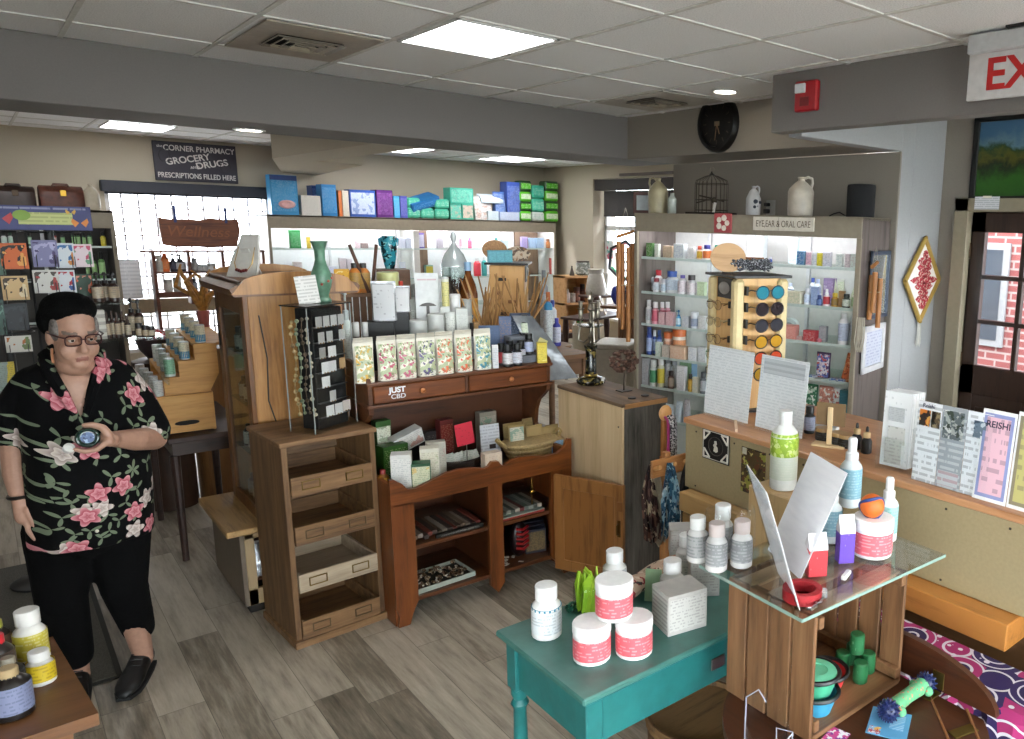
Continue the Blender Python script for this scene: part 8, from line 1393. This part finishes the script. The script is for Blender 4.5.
# ================================================================== window alcove
def ay(px, X, z): return onX(px, X, z)
AX = 6.2
CRL = wood('#a9784a', '#c79a68', 'x', .6, .6)
q0, q1 = onY(565, 9.1, 1), onY(589, 9.1, 1); wz = (q1-q0).x; zt_, zm_, zb_ = atY(577, 276, 9.1).z, atY(577, 303, 9.1).z, atY(577, 330, 9.1).z
T = thing('crate_shelves', 'tall stack of two blond wood crate shelves by the alcove window', 'shelf', (q0.x, 9.1, 0)); 
for z in (zt_, zm_, zb_): part('shelf_board', MB().bb(0, wz, 0, .3, z-.03, z, .003), CRL, T)
for x in (.0, wz-.03): part('side_board', MB().bb(x, x+.03, 0, .3, zb_-.03, zt_, .003), CRL, T)
part('back_board', MB().bb(0, wz, .28, .3, zb_, zt_), CRL, T); part('dark_desk', MB().bb(-.1, wz+.1, -.05, .35, zb_-.1, zb_-.03, .004), wood('#241610', '#3a241a', 'x', .8), T)
for x in (-.08, wz+.05): part('desk_leg', MB().bb(x, x+.05, -.03, .02, 0, zb_-.1, .004), wood('#241610', '#3a241a', 'z', .8), T)
for k, (px, tp, w, z, c1, c2, c3, kd, nm) in enumerate(((568, 289, 4, zm_, '#d2cfc9', '#c9c6c0', '#dad7d2', 'flip', 'white slim bottle'), (577, 287, 6, zm_, '#5a2f22', '#3a1f18', '#8a5a48', 'jar', 'brown jar'), (583, 284, 6, zm_, '#4a2018', '#2a1612', '#7a4a3a', 'jar', 'dark brown jar'), (573, 293, 5, zm_, '#b9b2a8', '#a9a298', '#c9c4ba', 'jar', 'cream jar'), (573, 318, 6, zb_, '#c2bdb4', '#b5b0a6', '#cfcac2', 'jar', 'pale jar'), (580, 316, 6, zb_, '#3fae4a', '#6ac96a', '#2f9a3f', 'jar', 'bright green jar'), (586, 320, 5, zb_, '#8ab05a', '#a5c97a', '#6a9a4a', 'jar', 'yellow green jar'))):
    q = onY(px, 9.2, z); bottle(q, size(w, q)/2, hz(q, tp), kd, c1, c2, c3, f'{nm}, {ORD[k if k < 4 else k-4]} on the {"upper" if k < 4 else "lower"} crate shelf in the alcove', group='jars on the crate shelves', rz=-.5)
q = onY(572, 9.2, zt_); single('cone_bottle', 'small dark cone bottle on top of the crate shelves', 'bottle', MB().lathe([(.035, 0), (.035, .02), (.01, .11), (.012, .13), (0, .135)], 14), mat('#4a443e', .3), q); q = onY(583, 9.2, zt_); T2 = thing('glass_canister', 'square clear glass canister on the crate shelves', 'canister', q, -.5); part('canister', MB().box((0, 0, .09), (.19, .12, .18), .02), art('#8f948a', ['#c9ccc6', '#6a6f64'], 20), T2); part('lid', MB().box((0, 0, .19), (.17, .1, .02), .005), mat('#6a6258', .4), T2)
q = onY(596, 8.6, 1.0); T2 = thing('white_pitcher', 'white enamel pitcher at the alcove window behind the candelabra', 'pitcher', (q.x, q.y, .95)); part('pitcher_body', MB().lathe([(.12, 0), (.14, .05), (.11, .22), (.09, .28), (.11, .34), (.10, .34)], 20), mat('#c5c1b8', .35), T2); part('handle', MB().tube([(.10, 0, .30), (.18, 0, .28), (.17, 0, .14), (.12, 0, .08)], .014, 8), mat('#c5c1b8', .35), T2); single('pitcher_table', 'plain small table holding the white pitcher', 'table', MB().bb(-.18, .2, -.15, .15, .92, .948, .004).bb(-.03, .03, -.03, .03, .03, .92, .003).bb(-.14, .14, -.14, .14, 0, .03, .004), wood('#3a241a', '#553a2c', 'x', .8), (q.x, q.y, 0))
q = onY(592, 6.9, .74); T2 = thing('beige_chair', 'beige curved-back chair in the alcove behind the plywood block', 'chair', (q.x+.05, q.y, 0), .9); BEI = mat('#a89a80', .5)
b = MB(); n = 16; rings = []
for k in range(n+1):
    a_ = PI*k/n; rings.append([(.26*math.cos(a_)*s, .24*math.sin(a_)*s, z) for s, z in ((1, .50), (1.04, .78), (1.0, .82), (.94, .78), (.92, .50))])
b.loft(rings); part('curved_back', b, BEI, T2); part('seat', MB().lathe([(.24, .43), (.26, .45), (.26, .49), (.2, .505), (0, .505)], 24), mat('#8a7d66', .6), T2)
for a_ in (.8, 2.3, 3.9, 5.5): part('leg', MB().tube([(.18*math.cos(a_), .18*math.sin(a_), .44), (.23*math.cos(a_), .23*math.sin(a_), 0)], .016, 8), BEI, T2)
q = onY(616, 6.2, .8); T2 = thing('cream_bin', 'cream white lidded chest behind the dried hydrangea', 'chest', (q.x, q.y, 0), .6); part('chest_body', MB().box((0, 0, .35), (.42, .36, .70), .01), mat('#b9b2a4', .5), T2); part('chest_lid', MB().box((0, 0, .725), (.46, .40, .05), .012), mat('#c4beb1', .5), T2)
q = onY(597, 8.0, .80); T2 = thing('dark_side_table', 'dark antique side table behind the candelabra', 'table', (q.x, q.y, 0), .3); part('table_top', MB().bb(-.45, .45, -.2, .2, .74, .77, .004), wood('#2a1812', '#45291f', 'x', .8), T2)
for x in (-.4, .4):
    for y in (-.16, .16): part('leg', MB().lathe([(.02, 0), (.035, .1), (.02, .3), (.04, .6), (.03, .74)], 12, (x, y, 0)), wood('#2a1812', '#45291f', 'z', .8), T2)
q = onY(606, 8.0, .77); T2 = thing('tilted_frame', 'tan picture frame leaning on the dark side table', 'picture frame', q, .9); T2.scale = (.5, .5, .5); T2.rotation_euler = (-.35, .0, .9)
b = MB()
for x in (-.17, .17): b.bb(x-.02, x+.02, -.012, .012, 0, .48)
for z in (.02, .46): b.bb(-.19, .19, -.012, .012, z-.02, z+.02)
part('frame', b, wood('#8a6a40', '#a88858', 'z', .8), T2); part('backing', MB().bb(-.15, .15, -.003, .006, .04, .44), mat('#5d4a34', .6), T2)
q = onY(622, 6.6, 1.0); T2 = thing('slatted_stand', 'brown slatted crate stand with blue cloths under the long bamboo chime', 'stand', (q.x+.05, q.y, 0), .5)
for k in range(5): part('slat', MB().bb(-.17+.075*k, -.115+.075*k, -.01, .01, 0, 1.02, .003), wood('#5d3a22', '#7f5636', 'z', .8), T2)
part('top_board', MB().bb(-.2, .2, -.08, .2, 1.02, 1.05, .003), wood('#5d3a22', '#7f5636', 'x', .8), T2)
for k, (x, c, nm) in enumerate(((-.10, '#2a3a9a', 'royal blue'), (.02, '#8a8a92', 'grey and yellow'), (.12, '#a98a5a', 'tan'))):
    b = MB(); 
    b.ball(.062, (0, 0, .10), 10, 8, .8, .9, 1.6, wob=lambda a_, z: 1+.2*math.sin(3*a_+z*20)); single('folded_bag', f'{nm} soft bag on the slatted crate stand', 'bag', b, art(c, ['#3a3a5a', '#c9b96a', '#d2d2d6'] if k == 1 else ['#1f2a6a', '#4a5ab5'] if k == 0 else ['#8a6a3a', '#c2a878'], 12), (q.x+.05+x, q.y+.03, 1.052), .5, 'soft bags on the slatted stand')
q = atX(592, 283, 6.5); T2 = thing('pink_window_poster', 'pink and teal flyer on the alcove window pane', 'poster', (6.7, 9.44, 1.5)); T2.scale = (1, .6, .6); part('flyer_sheet', MB().bb(-.004, 0, -.12, .12, -.22, .22, .0005), art('#c9d2d2', ['#d0506f', '#3a9a90'], 9), T2); part('flyer_tape', MB().bb(-.006, -.004, -.03, .03, .19, .24, .0005), mat('#d9d9d0', .4), T2)
# ================================================================== foreground corner table and floor mat
T = thing('corner_table', 'brown wooden table corner with medicine bottles in the left foreground', 'table', (-.5, 2.15, 0)); OKW = wood('#452a16', '#664225', 'x', .6, .4, '#714a2b')
part('table_top', MB().prism([(-.3, -.02), (.592, .012), (.542, .51), (-.3, .47)], .03, 'xy', .735), OKW, T); part('apron', MB().prism([(-.27, .03), (.545, .06), (.51, .47), (-.27, .43)], .09, 'xy', .672), OKW, T)
for x, y in ((.52, .08), (.49, .44), (-.25, .05), (-.25, .41)): part('leg', MB().bb(x-.025, x+.02, y-.02, y+.025, 0, .63, .004), OKW, T)
FG = 'medicine bottles on the corner table'; ZF = .7505
def fb(px, py, tp, w, kind, cols, label, **kw):
    p = at(px, py, ZF); r_ = size(w, p)/2; p += Vector((p.x, p.y, 0)).normalized()*r_; n_ = p-CAM; a_ = math.asin(-n_.z/n_.length); h = ((py-tp)*dep(p)/F-1.6*r_*math.sin(a_))/math.cos(a_); return bottle(p, r_, h, kind, *cols, label, group=FG, rz=-.0, **kw)
fb(35, 668, 607, 27, 'pill', ('#cfccc6', '#c9c6c1', '#b5a83a'), 'tall white bottle with a yellow and white label', ink='#d9d4b0', top=.6); fb(43.5, 687, 648, 23, 'pill', ('#c9c6c0', '#cfccc8', '#bfa41f'), 'short white bottle with a bright yellow label', ink='#5a4a1a', top=.66)
fb(16, 722, 664, 33, 'flip', ('#16110f', '#a08a66', '#6f7590'), 'dark brown bottle with a grey blue label at the front', ink='#3a3f58', top=.62); fb(4, 690, 632, 26, 'flip', ('#1a1310', '#b0202a', '#4a3a30'), 'dark bottle with a red cap at the left edge'); fb(14, 700, 655, 24, 'flip', ('#1a1512', '#8a8270', '#15110f'), 'dark bottle with a grey cap between the others'); fb(3, 668, 618, 20, 'flip', ('#1f1712', '#8a8a3a', '#7a5a48'), 'dark bottle with an olive cap at the far left')
MT = mat('#55524a', .95, 0, .25, .6, 250)
pts = [at(x, y, 0) for x, y in ((142, 589), (110, 648), (0, 700), (-60, 640), (0, 569), (100, 535))]
T = thing('floor_mat', 'dark grey-green floor mat under the person', 'mat', (0, 0, 0)); part('mat_pile', MB().bb(-.70, .235, 3.82, 5.42, .001, .010, .004), MT, T); part('mat_edge', MB().bb(-.72, .255, 3.80, 3.82, .001, .007, .002).bb(.235, .255, 3.82, 5.44, .001, .007, .002), mat('#26251f', .8), T)
# ================================================================== the person
def blob(name, mb, voxel, smooth, mats, parent, post=None):
    me = mb.mesh(name, mats); o = bpy.data.objects.new(name, me); COL.objects.link(o)
    r = o.modifiers.new('r', 'REMESH'); r.mode = 'VOXEL'; r.voxel_size = voxel
    s = o.modifiers.new('s', 'SMOOTH'); s.iterations = smooth; s.factor = .5
    me2 = bpy.data.meshes.new_from_object(o.evaluated_get(bpy.context.evaluated_depsgraph_get())); bpy.data.objects.remove(o)
    me2.name = name; me2.materials.clear()
    for q in mats: me2.materials.append(q)
    me2.polygons.foreach_set('use_smooth', [True]*len(me2.polygons)); me2.polygons.foreach_set('material_index', [0]*len(me2.polygons))
    if post: post(me2)
    return part(name, me2, None, parent)
def caps(b, pts, rs, n=12):
    P = [Vector(p) for p in pts]; full = []; rr = []
    for i in range(len(P)-1):
        for k in range(4): t_ = k/4; full.append(P[i].lerp(P[i+1], t_)); rr.append(rs[i]*(1-t_)+rs[i+1]*t_)
    full.append(P[-1]); rr.append(rs[-1]); b.tube(full, rr, n); b.ball(rs[0]*.99, P[0], n, 8); b.ball(rs[-1]*.99, P[-1], n, 8)
def ell(b, c, r, M=None):
    s_ = b.M; b.M = (M or Matrix.Identity(4)); b.ball(1, (0, 0, 0), 20, 12) if False else None
    vs = []; n, k = 20, 12
    for i in range(k+1):
        for j in range(n): vs.append((c[0]+r[0]*math.sin(PI*i/k)*math.cos(2*PI*j/n), c[1]+r[1]*math.sin(PI*i/k)*math.sin(2*PI*j/n), c[2]-r[2]*math.cos(PI*i/k)))
    b.add(vs, [(i*n+j, i*n+(j+1) % n, (i+1)*n+(j+1) % n, (i+1)*n+j) for i in range(k) for j in range(n)]); b.M = s_
SKIN = mat('#a17b68', .5, 0, .06, .05, 60); LIP = mat('#88594f', .55); BROW = mat('#6a5a50', .8); CLOTH = mat('#070708', .95, 0, .15, .2, 81)
for q in (CLOTH,): q.node_tree.nodes['Principled BSDF'].inputs['Specular IOR Level'].default_value = .12
PER = thing('person', 'person in black beret and floral shirt holding a green bottle', 'person', (.22, 3.68, 0)); PO = Vector((.22, 3.68, 0))
HM = Matrix.Translation((.222, 3.60, 1.36)) @ Matrix.Rotation(.22, 4, 'Z') @ Matrix.Rotation(.16, 4, 'X') @ Matrix.Diagonal((.86, .92, .95, 1))      # head frame: chin-neck pivot, face looks along -y
W = lambda p: Vector(p)-PO
TM = Matrix.Translation(-PO)
b = MB(); b.M = TM @ HM
ell(b, (0, .0, .135), (.073, .092, .108), TM @ HM); ell(b, (0, -.018, .055), (.067, .070, .078), TM @ HM); ell(b, (0, -.055, .005), (.034, .03, .026), TM @ HM); ell(b, (0, -.008, -.010), (.064, .062, .045), TM @ HM)
for s in (-1, 1):
    ell(b, (s*.038, -.062, .062), (.028, .022, .034), TM @ HM); ell(b, (s*.076, .012, .095), (.010, .018, .03), TM @ HM); b.tube([(s*.012, -.091, .128), (s*.035, -.088, .133), (s*.055, -.068, .124)], .009, 8); ell(b, (s*.011, -.092, .066), (.010, .010, .009), TM @ HM)
caps(b, [(0, -.088, .118), (0, -.104, .078), (0, -.108, .069)], [.009, .013, .0155], 10)
ell(b, (0, -.081, .036), (.024, .009, .005), TM @ HM); ell(b, (0, -.079, .027), (.020, .009, .006), TM @ HM)
for s in (-1, 1): ell(b, (s*.026, -.068, .024), (.010, .010, .012), TM @ HM)
b.M = TM
caps(b, [(.222, 3.70, 1.25), (.222, 3.64, 1.36)], [.066, .058]); caps(b, [(.222, 3.70, .82), (.225, 3.67, 1.05), (.223, 3.69, 1.24)], [.13, .135, .115], 18)
caps(b, [(.10, 3.72, 1.26), (.345, 3.72, 1.26)], [.055, .055])
caps(b, [(.355, 3.72, 1.25), (.425, 3.61, 1.035)], [.055, .046]); caps(b, [(.425, 3.61, 1.035), (.36, 3.50, 1.065), (.283, 3.415, 1.10)], [.046, .042, .027])
caps(b, [(.09, 3.73, 1.25), (.035, 3.72, 1.08)], [.052, .044]); caps(b, [(.035, 3.72, 1.08), (.025, 3.66, .96), (.026, 3.61, .875)], [.044, .038, .026])
BC = Vector((.214, 3.36, 1.128)); ax = (CAM-BC).normalized(); lf = Vector((0, 0, 1)).cross(ax).normalized()*-1; lf = lf if lf.x < 0 else -lf; up_ = ax.cross(lf); up_ = up_ if up_.z > 0 else -up_
G = lambda l, u, s: BC+lf*l+up_*u+ax*s
caps(b, [(.283, 3.415, 1.10), G(-.062, -.018, -.012), G(-.048, -.006, -.01)], [.027, .024, .022])
caps(b, [G(-.056, -.022, .014), G(-.052, -.02, -.036)], [.017, .016])
for k in range(4):
    s = .022-.0205*k; f = (1, 1.06, 1.0, .85)[k]; caps(b, [G(-.050, -.022, s), G(-.022*f, -.043, s), G(.012*f, -.046, s), G(.036*f, -.034, s+.002)], [.0105, .0095, .0088, .0075], 10)
caps(b, [G(-.056, .0, .01), G(-.044, .028, .016), G(-.016, .043, .020), G(.004, .043, .022)], [.015, .0125, .0105, .009], 10)
HB = Vector((.027, 3.60, .855)); caps(b, [HB+Vector((0, 0, .02)), HB+Vector((.002, -.01, -.035))], [.026, .028])
for k in range(4): y = -.026+.017*k; caps(b, [HB+Vector((.004, y-.006, -.045)), HB+Vector((.008, y-.012, -.085)), HB+Vector((.020, y-.014, -.115-.004*(k in (1, 2))))], [.0095, .0085, .0075], 8)
caps(b, [HB+Vector((.012, -.03, -.005)), HB+Vector((.022, -.045, -.04)), HB+Vector((.026, -.045, -.065))], [.012, .010, .008], 8)
for kx, an in ((.30, (.325, 3.79, .10)), (.115, (.12, 3.80, .10))): caps(b, [(kx, 3.71, .80), (kx-.012, 3.69, .45), an, (an[0], an[1], .06)], [.10, .062, .037, .036], 14)
HMi = HM.inverted()
def paint(me):
    for p in me.polygons:
        c = HMi @ (Vector(p.center)+PO)
        if abs(c.x) < .022 and c.y < -.078 and .024 < c.z+.25*abs(c.x) < .041: p.material_index = 1
        elif .016 < abs(c.x) < .056 and c.y < -.06 and .127 < c.z < .138: p.material_index = 2
blob('body', b, .0042, 5, [SKIN, LIP, BROW], PER, paint)
for s in (-1, 1):
    e = MB(); e.M = TM @ HM; e.ball(.0125, (s*.031, -.0795, .108), 14, 10); o = part('eye', e, mat('#cfc6be', .2), PER); e = MB(); e.M = TM @ HM; ell(e, (s*.031, -.0905, .106), (.0055, .003, .0055), TM @ HM); part('iris', e, mat('#2a201c', .2), o)
    e = MB(); e.M = TM @ HM; ell(e, (s*.031, -.080, .1135), (.0155, .0140, .0085), TM @ HM); part('eyelid', e, SKIN, PER)
# hair and beret
b = MB(); ell(b, (0, .022, .130), (.079, .086, .098), TM @ HM)
for s in (-1, 1): ell(b, (s*.066, -.022, .135), (.014, .03, .045), TM @ HM)
hair = blob('hair', b, .005, 4, [mat('#6d6661', .8, 0, .3, .5, 120)], PER)
b = MB(); ell(b, (0, .026, .196), (.092, .100, .064), TM @ HM); ell(b, (-.052, .05, .150), (.046, .062, .062), TM @ HM); ell(b, (.03, .07, .145), (.05, .055, .06), TM @ HM)
BKH = mat('#070707', .95, 0, .2, .5, 150); blob('beret', b, .006, 5, [BKH], PER)
# glasses
GL = mat('#3a1418', .3)
b = MB(); b.M = TM @ HM; GP = PER
T = part('eyeglasses', MB().box((0, 0, 0), (.02, .004, .005), .001), GL, PER); T.matrix_basis = TM @ HM @ Matrix.Translation((0, -.104, .112))
for s in (-1, 1):
    e = MB(); pts = [(s*.033+.027*math.copysign(abs(math.cos(a))**.6, math.cos(a)), .0+.010*abs(math.cos(a))*0, .019*math.copysign(abs(math.sin(a))**.6, math.sin(a))-.004) for a in [2*PI*k/20 for k in range(20)]]
    e.tube(pts, .0028, 6, True); part('rim', e, GL, T); e = MB(); e.add(pts, [tuple(range(20))]); part('lens', e, glass('#f0ecea', .35, 'lens'), T); part('temple', MB().tube([(s*.058, 0, .008), (s*.074, .02, .010), (s*.082, .11, .004)], .0028, 6), GL, T)
part('earring', MB().tube([tuple(TM @ HM @ Vector((-.074, -.01, .06))), tuple(TM @ HM @ Vector((-.076, -.012, .035))), tuple(TM @ HM @ Vector((-.075, -.014, .005)))], .004, 6), mat('#a06a4a', .4), PER)
# floral shirt
t = NT('floral_print'); b_ = t.bsdf(None, .9); b_.inputs['Specular IOR Level'].default_value = .12; BKH.node_tree.nodes['Principled BSDF'].inputs['Specular IOR Level'].default_value = .1; c = t.n('ShaderNodeTexCoord'); s = t.n('ShaderNodeSeparateXYZ'); t.l(c.outputs['Object'], s.inputs[0])
pv = t.n('ShaderNodeCombineXYZ'); t.l(t.math('ADD', s.outputs['X'], t.math('MULTIPLY', s.outputs['Y'], .55)), pv.inputs[0]); t.l(t.math('ADD', s.outputs['Z'], t.math('MULTIPLY', s.outputs['Y'], -.25)), pv.inputs[1])
def cell(scale, off):
    va = t.n('ShaderNodeVectorMath', operation='ADD'); t.l(pv.outputs[0], va.inputs[0]); va.inputs[1].default_value = off
    vo = t.n('ShaderNodeTexVoronoi'); vo.voronoi_dimensions = '2D'; vo.inputs['Scale'].default_value = scale; vo.inputs['Randomness'].default_value = .8; t.l(va.outputs[0], vo.inputs['Vector'])
    d = t.n('ShaderNodeVectorMath', operation='SUBTRACT'); t.l(va.outputs[0], d.inputs[0]); t.l(vo.outputs['Position'], d.inputs[1]); ds = t.n('ShaderNodeSeparateXYZ'); t.l(d.outputs[0], ds.inputs[0])
    ln = t.n('ShaderNodeVectorMath', operation='LENGTH'); t.l(d.outputs[0], ln.inputs[0]); cs = t.n('ShaderNodeSeparateColor'); t.l(vo.outputs['Color'], cs.inputs[0])
    return ln.outputs['Value'], t.math('ARCTAN2', ds.outputs['Y'], ds.outputs['X']), cs.outputs
cur = '#060607'
for sc_l, off, R_ in ((15, (.3, .7, 0), .034), (17, (1.1, .2, 0), .030)):
    r_, a_, cs = cell(sc_l, off); pet = t.math('MULTIPLY', t.math('POWER', t.math('ABSOLUTE', t.math('COSINE', t.math('ADD', t.math('MULTIPLY', a_, 1.5), t.math('MULTIPLY', cs[0], 6.28)))), 5.0), R_)
    on = t.math('MULTIPLY', t.math('LESS_THAN', r_, pet), t.math('GREATER_THAN', cs[1], .6)); cur = t.mix(on, cur, '#66705c')
for sc_f, off, R_, c1, c2 in ((8.5, (0, 0, 0), .038, '#c9bdb4', '#8f7f7c'), (8.0, (.45, .83, 0), .040, '#c98d92', '#96404f')):
    r_, a_, cs = cell(sc_f, off); wv = t.math('MULTIPLY_ADD', t.math('COSINE', t.math('MULTIPLY_ADD', a_, 5.0, t.math('MULTIPLY', cs[0], 6.28))), .2, .80)
    rad_ = t.math('MULTIPLY', wv, R_); on = t.math('MULTIPLY', t.math('LESS_THAN', r_, rad_), t.math('GREATER_THAN', cs[1], .33))
    q = t.math('DIVIDE', r_, R_); q2 = t.math('FRACT', t.math('ADD', t.math('MULTIPLY', q, 2.1), t.math('MULTIPLY', t.math('COSINE', t.math('MULTIPLY', a_, 5.0)), .16)))
    cur = t.mix(on, cur, t.mix(q2, c2, c1))
t.l(cur, b_.inputs['Base Color']); FLO = t.m
b = MB(); b.M = TM; rings = []
for z, cx_, cy_, rx_, ry_ in ((.685, .215, 3.655, .190, .180), (.78, .218, 3.65, .192, .190), (.92, .224, 3.635, .186, .195), (1.05, .228, 3.645, .182, .180), (1.16, .226, 3.675, .180, .150), (1.25, .223, 3.70, .172, .118), (1.315, .222, 3.71, .145, .09), (1.36, .222, 3.69, .085, .075), (1.385, .222, 3.68, .066, .06)):
    rings.append([(cx_+rx_*math.copysign(abs(math.cos(a))**.85, math.cos(a))+(.006*math.sin(7*a) if z < .9 else 0), cy_+ry_*math.copysign(abs(math.sin(a))**.85, math.sin(a))+(.006*math.sin(9*a) if z < .9 else 0), z) for a in [2*PI*k/32 for k in range(32)]])
b.loft(rings); caps(b, [(.335, 3.715, 1.265), (.375, 3.69, 1.18), (.412, 3.62, 1.065)], [.075, .078, .074], 16); caps(b, [(.115, 3.72, 1.265), (.065, 3.72, 1.19), (.045, 3.72, 1.09)], [.073, .072, .066], 16)
import bmesh
def vneck(me):
    bm = bmesh.new(); bm.from_mesh(me)
    kill = [f for f in bm.faces if (lambda c: c.y < 3.69 and c.z > 1.155 and abs(c.x-.215) < (c.z-1.155)*.30)(f.calc_center_median()+PO)]
    bmesh.ops.delete(bm, geom=kill, context='FACES'); bm.to_mesh(me); bm.free()
blob('shirt', b, .0085, 7, [FLO], PER, vneck)
b = MB(); b.M = TM
ell(b, (.216, 3.615, 1.235), (.075, .050, .10), TM); blob('neckline', b, .006, 3, [SKIN], PER)
for s in (-1, 1):
    b = MB(); b.M = TM; b.tube([(.215+s*.008, 3.530, 1.15), (.217+s*.040, 3.560, 1.25), (.220+s*.070, 3.605, 1.325), (.222+s*.078, 3.67, 1.375), (.222+s*.04, 3.745, 1.40)], [.010, .017, .021, .019, .015], 8); part('collar', b, FLO, PER)
for k in range(5): z = 1.12-.09*k; b = MB(); b.M = TM; b.ball(.006, (.212, 3.467+.03*max(0, (z-1.0)/.12)*.9-.012*(z < .97), z), 8, 6); part('shirt_button', b, mat('#c9c2b4', .3), PER)
# trousers, shoes, watch
b = MB(); b.M = TM; ell(b, (.21, 3.68, .74), (.155, .145, .15), TM)
caps(b, [(.29, 3.69, .72), (.285, 3.68, .44), (.322, 3.785, .205)], [.115, .078, .058], 16); caps(b, [(.125, 3.70, .72), (.098, 3.69, .44), (.118, 3.79, .16)], [.115, .080, .060], 16); blob('trousers', b, .009, 5, [CLOTH], PER)
for (hx_, hy_), (tx_, ty_) in (((.338, 3.835), (.232, 3.60)), ((.125, 3.84), (.075, 3.60))):
    d = (Vector((tx_, ty_, 0))-Vector((hx_, hy_, 0))); M_ = TM @ Matrix.Translation((hx_, hy_, 0)) @ Matrix.Rotation(math.atan2(d.y, d.x), 4, 'Z'); L = d.length; b = MB(); b.M = M_
    rr_ = []
    for q_, w_, h0 in ((-.02, .028, .085), (.02, .036, .105), (.06, .038, .10), (.11, .040, .078), (.16, .046, .06), (.21, .044, .048), (L-.01, .030, .036), (L+.006, .012, .024)): rr_.append([(q_, w_*math.cos(a), .008+max(0, h0)*(.5+.5*math.sin(a))) for a in [2*PI*k/14 for k in range(14)]])
    b.loft(rr_); o = blob('shoe', b, .005, 3, [mat('#0e0e0f', .5, 0, .1)], PER); b = MB(); b.M = M_
    b.loft([[(q_, w_*c_, z_) for c_, z_ in ((-1, 0), (1, 0), (1.03, .013), (-1.03, .013))] for q_, w_ in ((-.02, .03), (.04, .038), (.14, .045), (.21, .044), (L, .024))]); part('sole', b, mat('#161616', .7), o)
    for k in range(3): b = MB(); b.M = M_; x_ = .075+.025*k; b.tube([(x_, -.022, .098-.012*k), (x_+.008, 0, .106-.012*k), (x_, .022, .098-.012*k)], .003, 5); part('shoelace', b, mat('#2a2a2b', .7), o)
b = MB(); b.M = TM; b.tube([(.026+.031*math.cos(2*PI*k/16), 3.615+.031*math.sin(2*PI*k/16), .892) for k in range(16)], .007, 6, True); part('wristwatch', b, mat('#1a1512', .4), PER)
# bottle and cap held in the hand
T = thing('held_bottle', 'dark green bottle seen end on in the hand of the person', 'bottle', BC, 0); R_ = Matrix((lf*-1, up_, ax)).transposed().to_4x4()
if R_.determinant() < 0: R_ = Matrix((lf, up_, ax)).transposed().to_4x4()
T.rotation_euler = R_.to_euler(); part('bottle_body', MB().lathe([(.012, -.105), (.012, -.075), (.033, -.055), (.0345, -.045), (.0345, .022), (.030, .030), (.026, .031), (.022, .026), (0, .025)], 28), mat('#0f2a22', .12, 0, .1), T); part('base_label', MB().lathe([(.019, .0265), (.0185, .0285), (0, .0285)], 22), art('#4a5f86', ['#2a3a5a', '#8aa0bf'], 70), T); part('neck_cap', MB().lathe([(.015, -.125), (.015, -.10), (.013, -.098)], 16), mat('#101512', .4), T)
cp = G(.052, -.028, .018); T = thing('bottle_cap', 'small white cap pinched in the fingertips of the person', 'cap', cp); T.rotation_euler = (.9, .3, 0); part('cap_shell', MB().lathe([(.0, -.009), (.015, -.009), (.016, -.006), (.016, .008), (.014, .009), (.013, -.004), (0, -.004)], 20), mat('#cfcdc9', .4), T)
